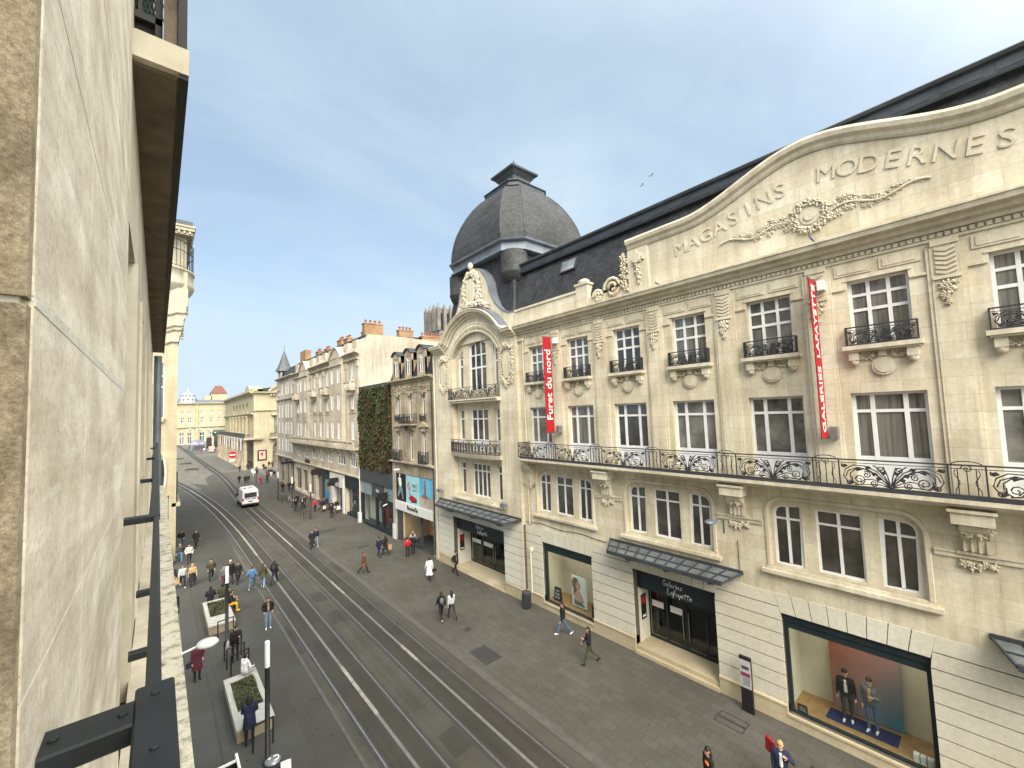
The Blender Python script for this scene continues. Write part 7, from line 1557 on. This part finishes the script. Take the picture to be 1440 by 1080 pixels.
# road and right pavement
P(11.01, 42.34, 188, 'person in a long black coat walking close to someone in jeans beside the right track', 'black', 'black', coat=.5, h=1.72)
P(11.46, 42.74, 184, 'person in a dark jacket and blue jeans walking beside a long black coat', 'navy', 'ldenim', 'white', hair='brown', phase=-1)
P(14.49, 35.36, 352, 'person in a navy blue jacket walking away beside someone with a paper bag', 'navy', 'navy', arms=('pocket', 'pocket'), h=1.76)
P(15.06, 35.36, 350, 'woman in a black coat walking away with a tan paper bag', 'black', 'black', coat=.4, long=True, phase=-1, h=1.70)
bag(15.42, 35.2, .42, .32, .14, .42, 0, 'tan paper bag carried by the woman in the black coat near the narrow house', 'tan')
P(12.18, 32.63, 100, 'woman in a rust brown coat striding across the pavement', 'rust', 'black', coat=.36, hair='brown', h=1.68, phase=1)
P(16.21, 33.45, 10, 'person in a red jacket looking into the poster clad shop', 'red', 'black', pose='stand', arms=('pocket', 'pocket'), h=1.66)
P(16.84, 33.71, 30, 'person in black with a red bag beside the red jacket at the shop door', 'black', 'black', pose='stand', coat=.25, inner='burg')
P(17.3, 34.6, 200, 'pale person standing in the shop door behind the red jacket', 'lgrey', 'white', pose='stand', hair='blond', h=1.68)
P(15.08, 27.72, 8, 'woman in a long white coat seen from behind near the pavilion', 'white', 'black', coat=.5, hair='dark', h=1.72)
bag(15.42, 27.6, .55, .26, .12, .22, 0, 'black handbag hanging at the side of the long white coat', 'black', 'handbag')
P(17.0, 27.22, 170, 'man in a dark suit at the foot of the pavilion entrance', 'black', 'black', arms=('down', 'pocket'), h=1.78, inner='grey')
P(12.71, 22.06, 12, 'girl with long black hair in black with a grey backpack', 'black', 'black', 'white', long=True, pack='grey', h=1.66)
P(13.22, 21.75, 8, 'girl with long black hair in a short silver jacket', 'silver', 'char', 'black', long=True, phase=-1, h=1.66)
P(16.54, 15.99, 298, 'man in a black sweater, blue jeans and white shoes striding past the shop window', 'black', 'denim', 'white', h=1.76, phase=1)
P(15.54, 13.42, 310, 'man in a black top and olive trousers walking with an arm raised', 'black', 'olive', 'black', phase=-1, arms=('phone', 'swing'), h=1.74, long=True)
P(12.78, 6.55, 300, 'woman in black with long black hair and an orange patch at the bottom edge', 'black', 'black', long=True, patch='orange', h=1.68)
P(14.54, 5.16, 250, 'woman with fair hair in a navy coat touching her face at the bottom edge', 'navy', 'black', coat=.45, hair='blond', arms=('face', 'down'), h=1.70, inner='white', phase=-1, look=.3)
bag(14.75, 5.50, 1.0, .34, .10, .40, 60, 'red bag on the shoulder of the fair haired woman at the bottom edge', 'red', 'shoulder_bag')
P(14.30, 4.22, 240, 'person whose brown haired head just shows at the bottom edge', 'brown', 'black', hair='brown', h=1.64, hat=None)
# crowd farther down the right pavement
for a in ((13.7, 60.4, 170, 'person in black leaning over a rack in the middle of the street crowd', 'black', 'black', dict(lean=.35, pose='stand')), (15.56, 58.34, 182, 'person in a bright red jacket walking in front of the bicycle racks', 'red', 'black', dict(h=1.66)), (16.07, 57.39, 178, 'person in navy with a paper bag beside the red jacket', 'navy', 'brown', dict(phase=-1)), (16.5, 57.8, 180, 'person in charcoal half hidden beside the navy jacket', 'char', 'black', {}),
          (16.03, 53.26, 175, 'person in black from head to toe, nearest of the crowd by the white panel', 'black', 'black', dict(coat=.3)), (16.6, 55.0, 185, 'person in black walking a step behind the nearest of the crowd', 'black', 'navy', dict(phase=-1)), (17.3, 55.3, 180, 'person in black carrying a white bag along the shop fronts', 'black', 'rust', dict(hair='blond')), (17.0, 58.6, 178, 'person in navy walking close to the shop with the blue panel', 'navy', 'navy', {}),
          (15.8, 77.78, 5, 'person in a black puffer jacket walking away behind the bicycles', 'black', 'black', dict(pose='stand')), (16.87, 78.24, 182, 'left one of a black clad couple in front of the long block', 'black', 'navy', {}), (17.63, 78.95, 178, 'right one of a black clad couple in front of the long block', 'char', 'black', dict(phase=-1)),
          (14.76, 61.3, 190, 'person in black with a grey scarf at the bicycle racks', 'char', 'black', dict(inner='lgrey')), (15.3, 62.26, 170, 'person in a brown patterned jacket at the bicycle racks', 'brown', 'black', {}), (14.74, 63.84, 0, 'person in black standing behind the rack group, back to us', 'black', 'black', dict(pose='stand')), (18.0, 70.6, 200, 'person in a red coat beside the far shop pillar', 'red', 'brown', dict(pose='stand')),
          (12.09, 96.38, 178, 'person in black walking ahead of the van beside the track', 'black', 'black', {}), (12.86, 94.73, 4, 'person in a long black coat beside the walker ahead of the van', 'black', 'black', dict(coat=.4)), (13.4, 95.1, 184, 'person in charcoal ahead of the van, nearest the pavement', 'char', 'navy', dict(phase=-1)), (16.91, 120.56, 180, 'lone person in black halfway to the theatre', 'black', 'black', {}), (14.82, 117.6, 176, 'person in navy walking towards us near the no entry sign', 'navy', 'black', {}),
          (15.69, 104.2, 182, 'person in white, nearer of two in white before the theatre', 'white', 'lgrey', {}), (15.87, 107.2, 178, 'person in white, farther of two in white before the theatre', 'white', 'white', dict(phase=-1)), (14.70, 90.46, 188, 'person in a red top walking beside a pushchair', 'red', 'red', {}), (16.30, 93.33, 180, 'person in black behind the pushchair', 'black', 'black', dict(arms=('phone', 'phone'))), 
          (19.56, 116.66, 180, 'person in black closest to the theatre corner', 'black', 'black', {}), (18.21, 103.08, 178, 'person in black beside a white trousered friend, left of the pair', 'black', 'char', {}), (18.66, 102.45, 182, 'person in black with white trousers before the theatre', 'black', 'white', {}), (18.51, 98.75, 180, 'person in black nearest the turret house door', 'black', 'navy', dict(phase=-1)), (21.49, 121.0, 0, 'person in black at the theatre doors, left of two', 'black', 'black', {}), (22.11, 120.2, 0, 'person in black at the theatre doors, right of two', 'char', 'black', {}),
          (17.6, 100.6, 180, 'person in brown in the crowd before the theatre', 'brown', 'black', {}), (17.2, 109.5, 178, 'person in grey in the crowd before the theatre', 'grey', 'black', {}), (18.9, 110.2, 184, 'person in navy in the crowd before the theatre', 'navy', 'denim', {}), (17.0, 96.6, 170, 'person in burgundy in the crowd before the theatre', 'burg', 'black', {}), (16.39, 167.8, 175, 'lone person in black in front of the theatre arcade', 'black', 'black', {}),
          (11.05, 242.6, 90, 'dark figure at the left end of the far market stall', 'black', 'black', {}), (11.84, 223.2, 120, 'dark figure under the mauve parasol', 'navy', 'black', {}), (13.25, 207.3, 170, 'figure in red and pink in front of the far market stall', 'red', 'burg', {}), (14.6, 214, 175, 'figure in white right of the red figure at the far stall', 'white', 'lgrey', {}), (15.4, 224, 150, 'dark figure behind the far market stall counter', 'char', 'black', {}), (17.3, 203.0, 160, 'dark figure right of the pale pink kiosk', 'black', 'black', {})):
    P(a[0], a[1], a[2], a[3], a[4], a[5], **a[6])
bag(16.38, 57.2, .35, .34, .14, .40, 0, 'cream paper bag carried in the crowd beside the red jacket', 'cream'); bag(17.45, 55.05, .45, .40, .14, .40, 0, 'large white bag carried along the shop fronts', 'white')
# window dummies
r1_ = P(18.92, 4.40, 262, 'shop dummy in a black jacket with a pale scarf in the large window', 'black', 'char', 'white', pose='stand', inner='cream', z0=.46, group=None, h=1.80); r2_ = P(18.91, 3.72, 275, 'shop dummy in grey with a white bag in the large window', 'grey', 'denim', 'white', pose='stand', z0=.46, group=None, h=1.80, inner='tan', arms=('phone', 'down'))
for o in (r1_, r2_): o.name = 'mannequin'; o['category'] = 'mannequin'; o.location.z = .462
# turn every figure into one smooth skin and colour it by the nearest limb
bpy.context.view_layer.update()
dg = bpy.context.evaluated_depsgraph_get()
DARKP = cmat((.012, .009, .008)); LIP = cmat((.26, .08, .07))
for o, caps, mats, hands, hd, lk, sx, up, s in PEOPLE:
    me = bpy.data.meshes.new_from_object(o.evaluated_get(dg)); n = len(me.polygons)
    cen = np.empty(n * 3); me.polygons.foreach_get('center', cen); cen = cen.reshape(-1, 3); D = []
    for p0, r0, p1, r1, m_ in caps:
        a = np.array(p0); b = np.array(p1) - a; L = max(b @ b, 1e-9); t = np.clip(((cen - a) @ b) / L, 0, 1); D.append(np.linalg.norm(cen - a - t[:, None] * b, axis=1) - (r0 + (r1 - r0) * t))
    idx = np.array([c[4] for c in caps])[np.argmin(np.array(D), 0)]
    vs = np.empty(len(me.vertices) * 3); me.vertices.foreach_get('co', vs); V0 = [tuple(q) for q in vs.reshape(-1, 3)]; F0 = [tuple(p.vertices) for p in me.polygons]; I0 = [int(i) for i in idx]
    mb = MB(); mb.v = V0; mb.f = F0; mb.m = I0
    mb.mat(0)
    if o.location.y < 100:
        for w_, d, sd, s_ in hands:   # four fingers and a thumb, slightly curled
            inw = Vector((-sd, 0, 0)); side = d.cross(inw).normalized(); inw = side.cross(d).normalized()
            for k, L in enumerate((.068, .076, .071, .055)):
                b = w_ + d * .095 * s_ + side * (.026 - .0175 * k) * s_; mb.tube([b, b + (d * .5 + inw * .12) * L * s_, b + (d * .92 + inw * .42) * L * s_], [.0095 * s_, .0085 * s_, .006 * s_], 5)
            b = w_ + d * .03 * s_ + side * .03 * s_; mb.tube([b, b + (side * .03 + d * .03 + inw * .012) * s_, b + (side * .035 + d * .06 + inw * .03) * s_], [.012 * s_, .010 * s_, .007 * s_], 5)
        H = (hd + up) * s
        mb.mat(5)
        for q in (1, -1): mb.sph(H + (lk * .078 + sx * .032 * q + Vector((0, 0, .006))) * s, .011 * s, 6, 4); mb.bar(H + (lk * .084 + sx * .048 * q + Vector((0, 0, .026))) * s, H + (lk * .088 + sx * .018 * q + Vector((0, 0, .028))) * s, .008 * s)
        mb.mat(6); mb.bar(H + (lk * .084 + sx * .022 + Vector((0, 0, -.062))) * s, H + (lk * .084 - sx * .022 + Vector((0, 0, -.062))) * s, .012 * s)
    nm = bpy.data.meshes.new('person'); nm.from_pydata(mb.v, [], mb.f)
    for m_ in mats + [DARKP, LIP]: nm.materials.append(m_)
    nm.polygons.foreach_set('material_index', mb.m); nm.polygons.foreach_set('use_smooth', [True] * len(nm.polygons)); nm.update()
    o.modifiers.clear(); o.data = nm
# pushchair
r = thing('pushchair', (16.0, 91.6, 0), 'black pushchair in the crowd, ahead of the parked bicycles', 'pushchair'); mb = MB(); mb.hexa([(15.75, 91.3, .45), (16.25, 91.3, .45), (16.25, 91.9, .35), (15.75, 91.9, .35), (15.75, 91.5, 1.0), (16.25, 91.5, 1.0), (16.25, 92.1, .75), (15.75, 92.1, .75)]); mb.build('seat', 'black', r)
for x in (15.75, 16.25):
    for y in (91.3, 91.95): mb = MB(); f = F((x, y, .13), (0, 1, 0), (1, 0, 0)); mb.fprism(f, arc(0, 0, .13, 0, 6.283, 12)[:-1], -.025, .025); mb.build('wheel', 'dark_grey', r)
mb = MB(); mb.tube([(15.75, 91.95, .13), (15.75, 91.3, .95), (15.75, 92.4, 1.05), (16.25, 92.4, 1.05), (16.25, 91.3, .95), (16.25, 91.95, .13)], .02, 5); mb.build('frame', 'lead', r)
# what stands in the shop windows
r = thing('display_rug', (18.7, 3.8, .46), 'dark blue rug under the two dummies in the large window', 'rug'); mb = MB(); mb.box(18.58, 19.30, 3.05, 5.0, .461, .475); mb.build('cloth', 'blue_rug', r) if 'blue_rug' in M else mb.build('cloth', plain('navy_rug', (.010, .015, .075), .9, .15), r)
r = thing('backdrop_panel', (19.5, 4.0, .46), 'tall panel fading from orange to blue behind the dummies', 'panel')
def gradmat():
    m, t, b = _mk('orange_blue_print'); g = t.nodes.new('ShaderNodeNewGeometry'); s_ = t.nodes.new('ShaderNodeSeparateXYZ'); t.links.new(g.outputs['Position'], s_.inputs[0])
    mr = t.nodes.new('ShaderNodeMapRange'); mr.inputs[1].default_value = 5.3; mr.inputs[2].default_value = 2.6; t.links.new(s_.outputs['Y'], mr.inputs[0]); mz_ = t.nodes.new('ShaderNodeMapRange'); mz_.inputs[1].default_value = 3.2; mz_.inputs[2].default_value = .5; t.links.new(s_.outputs['Z'], mz_.inputs[0])
    ad = t.nodes.new('ShaderNodeMath'); ad.operation = 'MULTIPLY_ADD'; t.links.new(mz_.outputs[0], ad.inputs[0]); ad.inputs[1].default_value = .45; ml = t.nodes.new('ShaderNodeMath'); ml.operation = 'MULTIPLY'; ml.inputs[1].default_value = .55; t.links.new(mr.outputs[0], ml.inputs[0]); t.links.new(ml.outputs[0], ad.inputs[2])
    r_ = t.nodes.new('ShaderNodeValToRGB'); e = r_.color_ramp.elements; e[0].position = .1; e[0].color = (.30, .075, .03, 1); e[1].position = .85; e[1].color = (.07, .22, .32, 1); q = e.new(.5); q.color = (.42, .24, .22, 1); t.links.new(ad.outputs[0], r_.inputs[0]); t.links.new(r_.outputs[0], b.inputs['Base Color']); return m
mb = MB(); mb.box(19.46, 19.50, 2.98, 4.95, .5, 3.4); mb.build('print', gradmat(), r)
r = thing('display_plinth', (18.4, 2.5, .46), 'row of small white cubes at the corner of the large window', 'display'); 
for k in range(3): mb = MB(); mb.box(18.32, 18.5, 2.20 + k * .16, 2.33 + k * .16, .461, .68); mb.build('cube_block', 'paper', r)
r = thing('fashion_poster', (18.6, 16.8, .5), 'large portrait poster standing in the smaller shop window', 'poster'); fp = F((18.62, 0, 0), (0, 1, 0), (-1, 0, 0)); mb = MB().mat(0); mb.fbox(fp, 16.05, 17.15, .55, 2.25, -.03, 0)
mb.mat(2); mb.fprism(fp, [(16.85 + .28 * math.cos(t), 1.78 + .38 * math.sin(t)) for t in np.linspace(0, 6.283, 16)[:-1]], 0, .006); mb.fprism(fp, [(17.0, 1.8), (17.05, 1.1), (16.8, 1.2), (16.8, 1.7)], 0, .005)
mb.mat(1); mb.fprism(fp, [(16.66 + .19 * math.cos(t), 1.72 + .25 * math.sin(t)) for t in np.linspace(0, 6.283, 16)[:-1]], .006, .010); mb.fprism(fp, [(16.98, .98), (16.92, 1.28), (16.7, 1.45), (16.55, 1.45), (16.35, 1.15), (16.25, .9), (16.6, .75)], .0, .008)
mb.mat(3); mb.fprism(fp, [(17.0, .62), (17.0, .95), (16.75, .85), (16.4, .9), (16.2, .62)], .008, .012); mb.build('print', ['paper', 'skin_print', 'brown', 'lead'], r)
r = thing('tent_board', (18.3, 18.2, .46), 'black folding board with white writing in the smaller shop window', 'board'); fp = F((18.42, 0, 0), (0, 1, 0), (-1, 0, 0)); mb = MB(); mb.fprism(fp, [(17.85, .47), (18.45, .47), (18.38, 1.25), (17.92, 1.25)], -.1, 0); mb.build('panel', 'black', r)
for k, wd in enumerate(('TOUT', 'POUR', 'ELLE')): text_obj('board_lettering', wd, 'paper', (0, -1, 0), Z, fp.p(18.15, 1.08 - k * .19, .002), height=.12, length=.34, ext=.006, parent=r)
r = thing('hair_portrait', (18.9, 15.4, 1.3), 'pink portrait print under a dark lampshade in the smaller shop window', 'poster'); fp = F((18.9, 0, 0), (0, 1, 0), (-1, 0, 0)); mb = MB().mat(0); mb.fbox(fp, 15.1, 15.75, 1.25, 2.3, -.03, 0); mb.mat(1); mb.fprism(fp, [(15.42 + .36 * math.cos(t), 2.35 + .16 * math.sin(t)) for t in np.linspace(0, 6.283, 14)[:-1]], 0, .05); mb.build('print', ['skin_print', 'black'], r)
r = thing('black_crate', (18.5, 15.25, .46), 'black box on the wooden floor of the smaller shop window', 'box'); mb = MB(); mb.box(18.35, 18.7, 15.1, 15.5, .462, 1.05); mb.build('box_body', 'black', r); mb = MB(); mb.box(18.33, 18.72, 15.08, 15.52, 1.05, 1.10); mb.build('lid', 'dark_grey', r)
r = thing('price_card', (18.22, 5.6, .5), 'small black card with a white frame in the corner of the large window', 'card'); mb = MB(); mb.box(18.22, 18.24, 5.45, 5.75, .47, .75); mb.build('card', 'black', r); mb = MB(); mb.box(18.212, 18.22, 5.50, 5.70, .52, .70); mb.build('print', 'lead', r)
